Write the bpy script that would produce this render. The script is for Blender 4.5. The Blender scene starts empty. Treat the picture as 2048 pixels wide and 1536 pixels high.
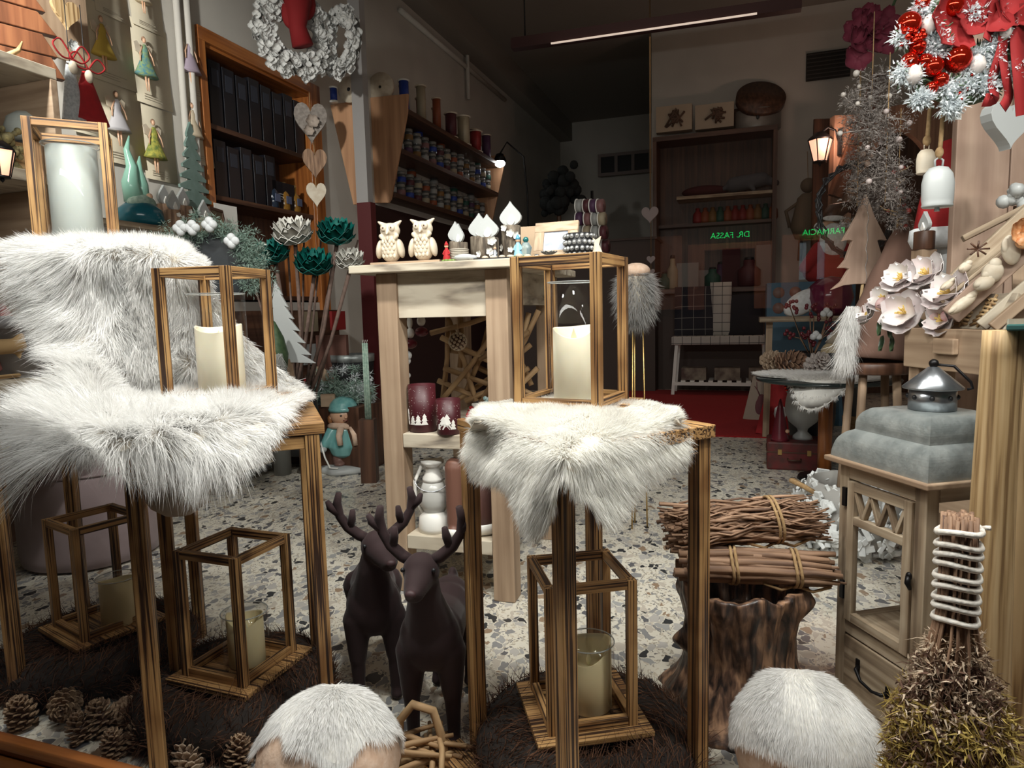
import bpy, math, random
import numpy as np
from mathutils import Vector, Matrix, Euler, noise as mnoise
PI = math.pi
C = bpy.context.scene.collection
SC = bpy.context.scene
# ---------------------------------------------------------------- camera
EYE = np.array([0.0, 0.0, 1.10]); FPX = 1342.0
_pt, _rl = math.radians(6.17), math.radians(-1.436)
_fw = np.array([0, math.cos(_pt), -math.sin(_pt)]); _r = np.array([1.0, 0, 0]); _u = np.cross(_r, _fw)
_R = math.cos(_rl) * _r + math.sin(_rl) * _u; _U = -math.sin(_rl) * _r + math.cos(_rl) * _u
cd = bpy.data.cameras.new('camera'); cam = bpy.data.objects.new('camera', cd); C.objects.link(cam)
cd.lens = FPX / 2048 * 36; cd.sensor_width = 36; cd.clip_start = .02; cd.clip_end = 60
cam.matrix_world = Matrix([[_R[0], _U[0], -_fw[0], EYE[0]], [_R[1], _U[1], -_fw[1], EYE[1]], [_R[2], _U[2], -_fw[2], EYE[2]], [0, 0, 0, 1]])
SC.camera = cam
SC.view_settings.view_transform = 'Standard'; SC.view_settings.look = 'None'; SC.view_settings.gamma = 1
SC.view_settings.use_curve_mapping = False; SC.view_settings.exposure = 0.0
try: SC.cycles.use_denoising = True; SC.cycles.max_bounces = 8; SC.cycles.transparent_max_bounces = 24
except Exception: pass
# room frame: u runs along the shop window, v runs into the shop
_a = math.radians(19); EU = (math.cos(_a), -math.sin(_a)); EV = (math.sin(_a), math.cos(_a)); YAW = -_a
def W(u, v, z=0): return Vector((u * EU[0] + v * EV[0], u * EU[1] + v * EV[1], z))
def ray(x, y): return _fw + _R * (x - 1024) / FPX + _U * (768 - y) / FPX
def G(x, y, z=0.0):                       # where the sight line meets the height z
    d = ray(x, y); return Vector(EYE + d * ((z - EYE[2]) / d[2]))
def Y(x, y, yy):                          # ... at the distance yy
    d = ray(x, y); return Vector(EYE + d * (yy / d[1]))
def UU(x, y, u):                          # ... at the wall plane u
    d = ray(x, y); return Vector(EYE + d * (u / (d[0] * EU[0] + d[1] * EU[1])))
def VV(x, y, v):
    d = ray(x, y); return Vector(EYE + d * (v / (d[0] * EV[0] + d[1] * EV[1])))
def toward(p): return math.atan2(-p[0], p[1])     # yaw that turns a thing's front (-y) to the window
def px(n, dist): return n / FPX * dist
# ---------------------------------------------------------------- world and lights
w = bpy.data.worlds.new('world'); SC.world = w; w.use_nodes = True
w.node_tree.nodes['Background'].inputs[0].default_value = (.5, .55, .7, 1); w.node_tree.nodes['Background'].inputs[1].default_value = .012
def area(name, loc, target, power, size, color=(1, 1, 1), sy=None):
    l = bpy.data.lights.new(name, 'AREA'); l.energy = power; l.size = size; l.color = color
    if sy: l.shape = 'RECTANGLE'; l.size_y = sy
    o = bpy.data.objects.new(name, l); C.objects.link(o); o.location = loc
    o.rotation_euler = (Vector(target) - Vector(loc)).to_track_quat('-Z', 'Y').to_euler(); return o
def spot(name, loc, target, power, ang, rad, color=(1, 1, 1), blend=.8):
    l = bpy.data.lights.new(name, 'SPOT'); l.energy = power; l.spot_size = math.radians(ang); l.spot_blend = blend; l.shadow_soft_size = rad; l.color = color
    o = bpy.data.objects.new(name, l); C.objects.link(o); o.location = loc
    o.rotation_euler = (Vector(target) - Vector(loc)).to_track_quat('-Z', 'Y').to_euler(); return o
COOL = (1, .98, .94)
spot('window_spotlight', W(-1.3, 1.12, 3.0), W(-1.25, 2.0, .8), 100, 100, .08, COOL)
spot('window_spotlight', W(-.25, 1.12, 3.0), W(-.4, 1.9, .6), 100, 100, .08, COOL)
spot('window_spotlight', W(.9, 1.12, 3.0), W(.3, 1.9, .5), 100, 100, .08, COOL)
spot('window_spotlight', W(-2.45, 1.2, 2.9), W(-3.5, 3.3, 2.0), 290, 85, .08, COOL)
spot('window_spotlight', W(.2, 1.2, 3.0), W(-1.4, 4.6, .3), 125, 75, .08, COOL)
spot('window_spotlight', W(1.2, 1.25, 3.0), W(.7, 4.4, .4), 110, 50, .08, COOL)
area('frontal_fill_light', W(-.35, 1.02, 1.98), W(-.35, 2.3, .7), 40, 3.4, COOL, .12)  # unseen area light, added low inside the glass for more frontal light
area('shop_fill', W(-.6, 6.8, 4.2), W(-.6, 6.8, 0), 9, 3.0, (1, .82, .7))
# ---------------------------------------------------------------- object helpers
def meta(o, label=None, cat=None, group=None, kind=None):
    if label: o['label'] = label
    if cat: o['category'] = cat
    if group: o['group'] = group
    if kind: o['kind'] = kind
    return o
def thing(name, label, cat, loc=(0, 0, 0), rz=0, group=None, rot=None, scale=1):
    o = bpy.data.objects.new(name, None); C.objects.link(o); o.empty_display_size = .05
    o.location = loc; o.rotation_euler = rot if rot else (0, 0, rz)
    if scale != 1: o.scale = (scale,) * 3
    return meta(o, label, cat, group)
def copy_thing(o, loc=None, rz=None, label=None, scale=None, parent=None):
    c = o.copy(); C.objects.link(c); c.parent = parent
    for ch in [k for k in bpy.data.objects if k.parent == o]: copy_thing(ch, parent=c)
    if loc is not None: c.location = loc
    if rz is not None: c.rotation_euler = (0, 0, rz)
    if scale is not None: c.scale = (scale,) * 3 if not hasattr(scale, '__len__') else scale
    if label: c['label'] = label
    return c
RNG = random.Random(7)
def rotm(rx=0, ry=0, rz=0): return np.array(Euler((rx, ry, rz)).to_matrix())
class MB:
    def __init__(s): s.v = []; s.f = []; s.g = []; s.n = 0; s.s = []
    def raw(s, V, F, Gc=None, smooth=None):
        V = np.asarray(V, float).reshape(-1, 3); off = np.array([RNG.uniform(-9, 9) for _ in range(3)])
        s.v.append(V); s.g.append((V if Gc is None else np.asarray(Gc, float)) + off)
        s.f += [tuple(i + s.n for i in f) for f in F]; s.s += [True if smooth is None else smooth] * len(F); s.n += len(V); return s
    def box(s, c, size, R=None, R2=None):
        h = np.array(size) / 2.0
        L = np.array([[x, y, z] for x in (-1, 1) for y in (-1, 1) for z in (-1, 1)]) * h
        V = L if R is None else L @ np.asarray(R).T
        k = int(np.argmax(size)); Gc = L[:, [k, (k + 1) % 3, (k + 2) % 3]]
        return s.raw(V + np.array(c), [(0, 1, 3, 2), (4, 6, 7, 5), (0, 4, 5, 1), (2, 3, 7, 6), (0, 2, 6, 4), (1, 5, 7, 3)], Gc, False)
    def b2(s, x0, x1, y0, y1, z0, z1): return s.box(((x0 + x1) / 2, (y0 + y1) / 2, (z0 + z1) / 2), (abs(x1 - x0), abs(y1 - y0), abs(z1 - z0)))
    def bar(s, p, q, w, h=None, up=(0, 0, 1)):
        p = np.array(p, float); q = np.array(q, float); h = h or w; d = q - p; L = np.linalg.norm(d); d /= L
        up = np.array(up, float)
        if abs(d @ up) > .98: up = np.array([0, 1.0, 0])
        a = np.cross(up, d); a /= np.linalg.norm(a); b = np.cross(d, a)
        return s.box((p + q) / 2, (L, w, h), np.array([d, a, b]).T)
    def tube(s, pts, r, n=8, cap=True):
        P = np.array(pts, float); m = len(P); r = np.full(m, r) if np.isscalar(r) else np.array(r, float)
        T = np.gradient(P, axis=0); T /= np.linalg.norm(T, axis=1)[:, None] + 1e-12
        a = np.cross(T[0], [0, 0, 1.0]);
        if np.linalg.norm(a) < .1: a = np.cross(T[0], [1.0, 0, 0])
        V = []; Gc = []; L = 0
        for i in range(m):
            a = a - T[i] * (a @ T[i]); a /= np.linalg.norm(a) + 1e-12; b = np.cross(T[i], a)
            if i: L += np.linalg.norm(P[i] - P[i - 1])
            for k in range(n):
                t = 2 * PI * k / n; V.append(P[i] + r[i] * (math.cos(t) * a + math.sin(t) * b)); Gc.append((L, r[i] * math.cos(t), r[i] * math.sin(t)))
        F = [(i * n + k, i * n + (k + 1) % n, (i + 1) * n + (k + 1) % n, (i + 1) * n + k) for i in range(m - 1) for k in range(n)]
        if cap: F += [tuple(range(n))[::-1], tuple((m - 1) * n + k for k in range(n))]
        return s.raw(V, F, Gc)
    def lathe(s, prof, n=24, c=(0, 0, 0), R=None, sx=1, sy=1, wob=None):
        V = []
        for i, (r, z) in enumerate(prof):
            for k in range(n):
                t = 2 * PI * k / n; q = r * (wob(t, z) if wob else 1); V.append((q * math.cos(t) * sx, q * math.sin(t) * sy, z))
        m = len(prof); F = [(i * n + k, i * n + (k + 1) % n, (i + 1) * n + (k + 1) % n, (i + 1) * n + k) for i in range(m - 1) for k in range(n)]
        if prof[0][0] > 1e-6: F.append(tuple(range(n))[::-1])
        if prof[-1][0] > 1e-6: F.append(tuple((m - 1) * n + k for k in range(n)))
        V = np.array(V)
        if R is not None: V = V @ np.asarray(R).T
        return s.raw(V + np.array(c), F, V[:, [2, 0, 1]])
    def ell(s, c, r, R=None, n=16, m=10):
        r = (r, r, r) if np.isscalar(r) else r
        V = np.array([(math.sin(PI * i / m) * math.cos(2 * PI * k / n), math.sin(PI * i / m) * math.sin(2 * PI * k / n), -math.cos(PI * i / m)) for i in range(m + 1) for k in range(n)]) * np.array(r)
        F = [(i * n + k, i * n + (k + 1) % n, (i + 1) * n + (k + 1) % n, (i + 1) * n + k) for i in range(m) for k in range(n)]
        if R is not None: V = V @ np.asarray(R).T
        return s.raw(V + np.array(c), F)
    def prism(s, poly, y0, y1, M=None):                       # outline in x,z pulled along y
        n = len(poly); V = np.array([(x, y0, z) for x, z in poly] + [(x, y1, z) for x, z in poly], float)
        F = [tuple(range(n))[::-1] if y0 > y1 else tuple(range(n)), tuple(range(n, 2 * n))[::-1]] + [(i, n + i, n + (i + 1) % n, (i + 1) % n) for i in range(n)]
        g = V[:, [2, 0, 1]]
        if M is not None: V = V @ np.asarray(M[0]).T + np.array(M[1])
        return s.raw(V, F, g, False)
    def build(s, name, mat, parent=None, bevel=0, mods=None, loc=None, flat=False):
        me = bpy.data.meshes.new(name)
        V = np.concatenate(s.v) if s.v else np.zeros((0, 3)); Gc = np.concatenate(s.g)
        me.from_pydata([tuple(x) for x in V], [], s.f)
        at = me.attributes.new('gc', 'FLOAT_VECTOR', 'POINT'); at.data.foreach_set('vector', Gc.astype(np.float32).ravel())
        me.polygons.foreach_set('use_smooth', [False] * len(s.f) if flat else s.s)
        me.materials.append(mat); me.update()
        o = bpy.data.objects.new(name, me); C.objects.link(o); o.parent = parent
        if loc is not None: o.location = loc
        if bevel:
            b = o.modifiers.new('bevel', 'BEVEL'); b.width = bevel; b.segments = 2; b.limit_method = 'ANGLE'; b.angle_limit = .7
        if mods: mods(o)
        return o
def fastmesh(name, V, T, mat, parent=None, Gc=None, smooth=True):     # large triangle meshes
    me = bpy.data.meshes.new(name); V = np.ascontiguousarray(V, np.float32); T = np.ascontiguousarray(T, np.int32)
    me.vertices.add(len(V)); me.vertices.foreach_set('co', V.ravel())
    me.loops.add(T.size); me.loops.foreach_set('vertex_index', T.ravel())
    me.polygons.add(len(T)); me.polygons.foreach_set('loop_start', np.arange(0, T.size, T.shape[1], dtype=np.int32))
    me.polygons.foreach_set('use_smooth', np.full(len(T), smooth))
    at = me.attributes.new('gc', 'FLOAT_VECTOR', 'POINT'); at.data.foreach_set('vector', np.asarray(V if Gc is None else Gc, np.float32).ravel())
    me.update(calc_edges=True); me.validate(); me.materials.append(mat)
    o = bpy.data.objects.new(name, me); C.objects.link(o); o.parent = parent; return o
def hairs(name, P, D, L, wd, mat, parent=None, droop=.5, curl=.3, seed=1, segs=3):
    rs = np.random.RandomState(seed); n = len(P); P = np.asarray(P, float); D = np.asarray(D, float)
    D = D / (np.linalg.norm(D, axis=1)[:, None] + 1e-9); L = np.broadcast_to(np.asarray(L, float), (n,)) * rs.uniform(.7, 1.15, n)
    bend = rs.normal(0, curl, (n, 3)); side = np.cross(D, rs.normal(0, 1, (n, 3))); side /= np.linalg.norm(side, axis=1)[:, None] + 1e-9
    V = []; t = np.linspace(0, 1, segs + 1)
    for i, q in enumerate(t):
        c = P + D * (L * q)[:, None] + (bend + np.array([0, 0, -droop])) * (L * q * q)[:, None]
        ww = wd * (1 - q) ** .6 if i < segs else 0
        if i < segs: V += [c - side * ww, c + side * ww]
        else: V += [c]
    k = len(V); V = np.stack(V, 1).reshape(-1, 3); b = np.arange(n)[:, None] * k; T = []
    for i in range(segs - 1):
        T += [np.hstack([b + 2 * i, b + 2 * i + 1, b + 2 * i + 3]), np.hstack([b + 2 * i, b + 2 * i + 3, b + 2 * i + 2])]
    i = segs - 1; T += [np.hstack([b + 2 * i, b + 2 * i + 1, b + 2 * i + 2])]
    g = np.repeat(rs.uniform(-9, 9, (n, 3)), k, 0)
    return fastmesh(name, V, np.vstack(T), mat, parent, g)
def blob(name, caps, mat, parent, vox=.006, it=6, n=14):
    """one continuous body: tapered limbs (p, q, r0, r1) or ellipsoids (c, (rx,ry,rz)[, R]) fused by a remesh"""
    m = MB()
    for c in caps:
        if len(c) == 4:
            p, q = np.array(c[0], float), np.array(c[1], float); r0, r1 = c[2], c[3]; L = np.linalg.norm(q - p); k = 5; d = (q - p) / L
            pts = [p - d * r0 * .9, p - d * r0 * .6] + [p + (q - p) * i / k for i in range(k + 1)] + [q + d * r1 * .6, q + d * r1 * .9]
            rr = [r0 * .35, r0 * .8] + [r0 + (r1 - r0) * i / k for i in range(k + 1)] + [r1 * .8, r1 * .35]
            m.tube(pts, rr, n)
        else: m.ell(c[0], c[1], c[2] if len(c) > 2 else None, n + 4, 12)
    def md(o):
        r = o.modifiers.new('remesh', 'REMESH'); r.mode = 'VOXEL'; r.voxel_size = vox; r.use_smooth_shade = True
        if it: k = o.modifiers.new('smooth', 'SMOOTH'); k.factor = .6; k.iterations = it
    return m.build(name, mat, parent, mods=md)
def tufts_at(name, Cn, per, spread, L, wd, mt, parent, seed=1):      # small sprays of needles, leaves or moss round given points
    r2 = np.random.RandomState(seed); Cn = np.asarray(Cn, float).reshape(-1, 3); P = np.repeat(Cn, per, 0); D = r2.normal(0, 1, P.shape)
    return hairs(name, P + D * spread * .5, D, L, wd, mt, parent, .1, .3, seed, 2)
# ---------------------------------------------------------------- materials
def newmat(name):
    m = bpy.data.materials.new(name); m.use_nodes = True; nt = m.node_tree; return m, nt, nt.nodes['Principled BSDF']
def N(nt, t, **k):
    n = nt.nodes.new(t)
    for a, b in k.items():
        if a in n.inputs: n.inputs[a].default_value = b
        else: setattr(n, a, b)
    return n
def gcoord(nt, scale=(1, 1, 1)):
    a = N(nt, 'ShaderNodeAttribute', attribute_name='gc'); mp = N(nt, 'ShaderNodeMapping'); mp.inputs['Scale'].default_value = scale
    nt.links.new(a.outputs['Vector'], mp.inputs['Vector']); return mp.outputs[0]
def ramp(nt, fac, stops):
    r = N(nt, 'ShaderNodeValToRGB'); e = r.color_ramp.elements
    while len(e) < len(stops): e.new(.5)
    for i, (p, c) in enumerate(stops): e[i].position = p; e[i].color = (*c, 1)
    nt.links.new(fac, r.inputs[0]); return r.outputs[0]
def mat(name, c, rough=.6, c2=None, sc=20, metal=0, bump=0, stretch=(1, 1, 1), sheen=0, trans=0, coat=0, emit=0, ior=None, alpha=None, sss=0, bsc=None):
    m, nt, b = newmat(name); b.inputs['Roughness'].default_value = rough; b.inputs['Metallic'].default_value = metal
    b.inputs['Base Color'].default_value = (*c, 1)
    if c2 is not None or bump:
        n = N(nt, 'ShaderNodeTexNoise'); n.inputs['Scale'].default_value = sc; n.inputs['Detail'].default_value = 5
        nt.links.new(gcoord(nt, stretch), n.inputs['Vector'])
        if c2 is not None: nt.links.new(ramp(nt, n.outputs[0], [(.35, c), (.65, c2)]), b.inputs['Base Color'])
        if bump:
            src = n
            if bsc: src = N(nt, 'ShaderNodeTexNoise', Scale=bsc, Detail=3.0); nt.links.new(gcoord(nt, stretch), src.inputs['Vector'])
            bp = N(nt, 'ShaderNodeBump'); bp.inputs['Strength'].default_value = bump; bp.inputs['Distance'].default_value = .004
            nt.links.new(src.outputs[0], bp.inputs['Height']); nt.links.new(bp.outputs[0], b.inputs['Normal'])
    if sheen: b.inputs['Sheen Weight'].default_value = sheen; b.inputs['Sheen Roughness'].default_value = .4
    if trans: b.inputs['Transmission Weight'].default_value = trans
    if coat: b.inputs['Coat Weight'].default_value = coat; b.inputs['Coat Roughness'].default_value = .08
    if ior: b.inputs['IOR'].default_value = ior
    if sss: b.inputs['Subsurface Weight'].default_value = sss; b.inputs['Subsurface Radius'].default_value = (.02, .015, .01)
    if emit: b.inputs['Emission Color'].default_value = (*c, 1); b.inputs['Emission Strength'].default_value = emit
    return m
def woodmat(name, light, mid, dark, freq=45, along=2.0, pos=(.36, .5, .62), rough=.55, blotch=0, bump=.25, coat=0):
    """grain runs along the first gc axis"""
    m, nt, b = newmat(name); b.inputs['Roughness'].default_value = rough
    n = N(nt, 'ShaderNodeTexNoise', Scale=1.0, Detail=4.0, Distortion=.25); nt.links.new(gcoord(nt, (along, freq, freq)), n.inputs['Vector'])
    col = ramp(nt, n.outputs[0], [(pos[0], dark), (pos[1], mid), (pos[2], light)])
    if blotch:
        n2 = N(nt, 'ShaderNodeTexNoise', Scale=1.0, Detail=2.0); nt.links.new(gcoord(nt, (7, 9, 9)), n2.inputs['Vector'])
        mx = N(nt, 'ShaderNodeMix', data_type='RGBA', blend_type='MULTIPLY')
        f = ramp(nt, n2.outputs[0], [(.45, (0, 0, 0)), (.68, (blotch,) * 3)]); nt.links.new(f, mx.inputs[0]); nt.links.new(col, mx.inputs[6]); mx.inputs[7].default_value = (.32, .2, .12, 1)
        col = mx.outputs[2]
    nt.links.new(col, b.inputs['Base Color'])
    if coat: b.inputs['Coat Weight'].default_value = coat; b.inputs['Coat Roughness'].default_value = .15
    if bump:
        bp = N(nt, 'ShaderNodeBump'); bp.inputs['Strength'].default_value = bump; bp.inputs['Distance'].default_value = .003
        nt.links.new(n.outputs[0], bp.inputs['Height']); nt.links.new(bp.outputs[0], b.inputs['Normal'])
    return m
def furmat(name, c, c2, tr=.35):
    m, nt, b = newmat(name); n = N(nt, 'ShaderNodeTexNoise', Scale=.7); nt.links.new(gcoord(nt), n.inputs['Vector'])
    col = ramp(nt, n.outputs[0], [(.3, c), (.7, c2)]); d = N(nt, 'ShaderNodeBsdfDiffuse'); t = N(nt, 'ShaderNodeBsdfTranslucent'); mx = N(nt, 'ShaderNodeMixShader'); mx.inputs[0].default_value = tr
    for q in (d, t): nt.links.new(col, q.inputs['Color'])
    nt.links.new(d.outputs[0], mx.inputs[1]); nt.links.new(t.outputs[0], mx.inputs[2])
    nt.links.new(mx.outputs[0], nt.nodes['Material Output'].inputs[0]); nt.nodes.remove(b); return m
def glassmat(name, tint=(1, 1, 1), f0=1.0, ior=1.45, rough=0.0, milky=0.0):      # thin clear glass
    m, nt, b = newmat(name); t = N(nt, 'ShaderNodeBsdfTransparent'); t.inputs[0].default_value = (*tint, 1)
    g = N(nt, 'ShaderNodeBsdfGlossy'); g.inputs['Roughness'].default_value = rough; fr = N(nt, 'ShaderNodeLayerWeight', Blend=.5); pw = N(nt, 'ShaderNodeMath', operation='POWER'); pw.inputs[1].default_value = 4.5
    mx = N(nt, 'ShaderNodeMixShader'); ml = N(nt, 'ShaderNodeMath', operation='MULTIPLY_ADD'); ml.inputs[1].default_value = .75 * f0; ml.inputs[2].default_value = .035 * f0
    nt.links.new(fr.outputs['Facing'], pw.inputs[0]); nt.links.new(pw.outputs[0], ml.inputs[0]); nt.links.new(ml.outputs[0], mx.inputs[0]); nt.links.new(t.outputs[0], mx.inputs[1]); nt.links.new(g.outputs[0], mx.inputs[2])
    nt.links.new(mx.outputs[0], nt.nodes['Material Output'].inputs[0]); nt.nodes.remove(b); return m
def terrazzo():
    m, nt, b = newmat('terrazzo'); tc = N(nt, 'ShaderNodeTexCoord'); L = nt.links.new
    dn = N(nt, 'ShaderNodeTexNoise', Scale=22.0, Detail=2.0); L(tc.outputs['Object'], dn.inputs['Vector'])
    sub = N(nt, 'ShaderNodeVectorMath', operation='SUBTRACT'); sub.inputs[1].default_value = (.5, .5, .5); L(dn.outputs['Color'], sub.inputs[0])
    scl = N(nt, 'ShaderNodeVectorMath', operation='SCALE'); scl.inputs['Scale'].default_value = .05; L(sub.outputs[0], scl.inputs[0])
    add = N(nt, 'ShaderNodeVectorMath', operation='ADD'); L(tc.outputs['Object'], add.inputs[0]); L(scl.outputs[0], add.inputs[1])
    base = (.70, .66, .56); col = None
    prev = N(nt, 'ShaderNodeRGB'); prev.outputs[0].default_value = (*base, 1); col = prev.outputs[0]
    for sc, thr, pr, stops in ((95, .07, .5, [(0, (.40, .36, .29)), (.35, (.55, .48, .38)), (.6, (.22, .21, .2)), (.8, (.68, .64, .56))]),
                               (27, .06, .52, [(0, (.04, .042, .045)), (.12, (.26, .26, .26)), (.38, (.46, .44, .41)), (.60, (.12, .12, .13)), (.70, (.52, .47, .40)), (.86, (.3, .21, .14)), (.92, (.36, .36, .35))])):
        mp = N(nt, 'ShaderNodeMapping'); mp.inputs['Scale'].default_value = (sc * 1.25, sc * .8, sc); mp.inputs['Rotation'].default_value = (0, 0, .6); L(add.outputs[0], mp.inputs['Vector'])
        v = N(nt, 'ShaderNodeTexVoronoi', Scale=1.0); e = N(nt, 'ShaderNodeTexVoronoi', Scale=1.0, feature='DISTANCE_TO_EDGE')
        L(mp.outputs[0], v.inputs['Vector']); L(mp.outputs[0], e.inputs['Vector'])
        s = N(nt, 'ShaderNodeSeparateColor'); L(v.outputs['Color'], s.inputs[0])
        r = ramp(nt, s.outputs[0], stops); nt.nodes[-1].color_ramp.interpolation = 'CONSTANT'
        a = N(nt, 'ShaderNodeMath', operation='GREATER_THAN'); a.inputs[1].default_value = thr; L(e.outputs['Distance'], a.inputs[0])
        c = N(nt, 'ShaderNodeMath', operation='LESS_THAN'); c.inputs[1].default_value = pr; L(s.outputs[1], c.inputs[0])
        q = N(nt, 'ShaderNodeMath', operation='MULTIPLY'); L(a.outputs[0], q.inputs[0]); L(c.outputs[0], q.inputs[1])
        mx = N(nt, 'ShaderNodeMix', data_type='RGBA'); L(q.outputs[0], mx.inputs[0]); L(col, mx.inputs[6]); L(r, mx.inputs[7]); col = mx.outputs[2]
    L(col, b.inputs['Base Color']); b.inputs['Roughness'].default_value = .28; return m
M = dict(
    burnt=woodmat('burnt_wood', (.50, .29, .115), (.34, .18, .068), (.045, .02, .010), 190, 2.0, (.43, .48, .545), .5, .7),
    pale=woodmat('whitewashed_pine', (.45, .325, .22), (.38, .265, .175), (.27, .18, .115), 30, 1.5, (.3, .5, .65), .65, .15),
    white_wood=woodmat('worn_white_wood', (.58, .51, .40), (.45, .38, .29), (.18, .15, .12), 24, 5, (.28, .42, .55), .7, .25),
    grey_wood=woodmat('greyed_oak', (.54, .44, .32), (.38, .29, .195), (.17, .12, .08), 40, 1.8, (.3, .47, .62), .6, .4),
    orange_wood=woodmat('varnished_wood', (.45, .16, .04), (.34, .11, .025), (.18, .05, .012), 26, 1.2, (.3, .5, .65), .35, 0, .1, .4),
    brown_wood=woodmat('dark_wood', (.12, .055, .03), (.08, .035, .02), (.04, .018, .01), 26, 1.2, (.3, .5, .65), .45),
    beech=woodmat('beech_board', (.62, .34, .19), (.52, .28, .15), (.38, .19, .1), 16, 1.0, (.3, .5, .65), .45),
    pink_wood=woodmat('pinkish_boards', (.5, .36, .27), (.42, .29, .22), (.3, .2, .15), 14, .9, (.3, .5, .65), .6, .2),
    log=woodmat('peeled_log', (.58, .41, .22), (.46, .30, .14), (.24, .14, .06), 85, 2.5, (.36, .46, .58), .6, .15),
    stick=woodmat('driftwood_stick', (.5, .33, .17), (.38, .23, .11), (.2, .11, .05), 40, 6, (.3, .45, .62), .7, .3),
    wax=mat('ivory_wax', (.86, .8, .62), .42, sss=.25), wax_yellow=mat('aged_wax', (.74, .64, .38), .45, sss=.2), wax_white=mat('white_wax', (.50, .54, .51), .4, sss=.2),
    flame=mat('flame_tip', (.8, .76, .55), .4, sss=.3),
    glass=glassmat('clear_glass', (.99, .99, .99), .6),
    fur=furmat('long_white_fur', (.90, .885, .86), (.97, .97, .97), .45), pelt=furmat('rabbit_fur', (.88, .86, .8), (.97, .965, .95), .45), hide=mat('hide_suede', (.74, .68, .58), .9, (.66, .58, .48), 30),
    velvet=mat('brown_velvet', (.024, .010, .011), .85, (.036, .016, .017), 60, sheen=.12),
    grass=furmat('dark_dry_grass', (.016, .011, .010), (.20, .10, .06), .1), grass_core=mat('grass_core', (.018, .012, .009), .9),
    white=mat('white_paint', (.82, .8, .75), .5), offwhite=mat('carved_white_wood', (.58, .48, .36), .55, (.68, .6, .48), 30, bump=.2), porcelain=mat('porcelain', (.44, .455, .45), .4),
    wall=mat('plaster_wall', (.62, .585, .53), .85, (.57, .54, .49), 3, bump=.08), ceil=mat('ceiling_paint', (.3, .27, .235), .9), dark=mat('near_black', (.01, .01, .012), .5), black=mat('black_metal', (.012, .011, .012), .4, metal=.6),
    red=mat('red_felt', (.42, .012, .016), .75, (.34, .01, .012), 30), redgloss=mat('red_bauble', (.55, .02, .008), .08, metal=.85), ribbon=mat('red_ribbon', (.24, .004, .005), .8), maroon=mat('maroon_glaze', (.13, .012, .022), .3),
    teal=mat('teal_flower', (.0, .085, .075), .4, (.005, .16, .13), 30), green=mat('leaf_green', (.03, .07, .03), .6, (.07, .11, .05), 40), sage=mat('frosted_green', (.2, .3, .24), .8, (.36, .46, .38), 60), snowy=mat('snowy_twig', (.7, .72, .72), .8, (.88, .9, .92), 40),
    galv=mat('galvanised_metal', (.25, .275, .27), .42, (.40, .425, .415), 22, metal=.5, bump=.35, bsc=90), galv2=mat('polished_metal', (.5, .52, .55), .28, (.35, .37, .4), 18, metal=.9),
    jute=mat('jute_cord', (.45, .3, .15), .9, (.33, .2, .09), 90, bump=.6), yarn=mat('white_yarn', (.78, .74, .68), .95, (.66, .6, .53), 90, bump=.8), twig=woodmat('twig_bark', (.44, .27, .17), (.26, .15, .09), (.10, .052, .035), 50, 5, (.3, .48, .65), .7),
    gold=mat('gold', (.6, .4, .15), .35, metal=.9), mauve=mat('mauve_velvet', (.27, .205, .21), .9, (.31, .24, .245), 12, sheen=.3), felt=mat('brown_felt', (.17, .095, .07), .95, (.21, .12, .09), 8), paper=mat('cream_paper', (.6, .53, .4), .8, (.56, .5, .38), 4),
    skin=mat('figure_skin', (.70, .42, .27), .35, coat=.6))
M['sage_tuft'] = furmat('frosted_moss', (.16, .26, .21), (.42, .52, .45), .2); M['snow_tuft'] = furmat('snow_needles', (.5, .56, .58), (.92, .94, .96), .3); M['grey_tuft'] = furmat('grey_tuft', (.14, .12, .11), (.42, .38, .35), .2)
M['fabric_pink'] = mat('pinkish_fabric', (.62, .42, .3), .85, (.7, .52, .4), 60, bump=.5); M['wood_ball'] = M['fabric_pink']
# ================================================================ the room
def struct(name, m, mt, bevel=0):
    o = m.build(name, mt, None, bevel); o['kind'] = 'structure'; return o
def room(m, u0, u1, v0, v1, z0, z1):
    c = W((u0 + u1) / 2, (v0 + v1) / 2, (z0 + z1) / 2); m.box(tuple(c), (abs(u1 - u0), abs(v1 - v0), abs(z1 - z0)), rotm(0, 0, YAW)); return m
UL = -3.5; CH = 4.8; VB = 9.6; GV = .95
fl = room(MB(), -5.5, 4.5, .9, 15, -.05, 0); struct('floor', fl, terrazzo())
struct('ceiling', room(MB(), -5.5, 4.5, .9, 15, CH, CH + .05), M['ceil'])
def cvz(x, y, u=None): p = UU(x, y, UL if u is None else u); return p.x * EV[0] + p.y * EV[1], p.z
vL, zt = cvz(402, 75); vR, zt2 = cvz(622, 183); zt = (zt + zt2) / 2; zbm = 1.22
wl = room(room(MB(), UL - .5, UL, .9, vL - .02, 0, CH), UL - .5, UL, vR, 15, 0, CH); room(room(wl, UL - .5, UL, vL - .02, vR, zt, CH), UL - .5, UL, vL - .02, vR, 0, zbm)
struct('wall_left', room(wl, UL - .5, UL - .36, vL - .02, vR, zbm, zt), M['wall'])
struct('wall_back', room(MB(), -5.5, 4.5, 13.5, 13.6, 0, CH), M['wall'])
pw = room(MB(), -1.2, 3.6, VB, VB + .12, 0, CH); struct('wall_partition', pw, M['wall'])
struct('wall_right', room(MB(), 3.5, 3.6, .9, 15, 0, CH), M['wall'])
struct('baseboard_left', room(MB(), UL, UL + .02, .95, 3.0, 0, .14), M['pink_wood'], .003)
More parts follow.
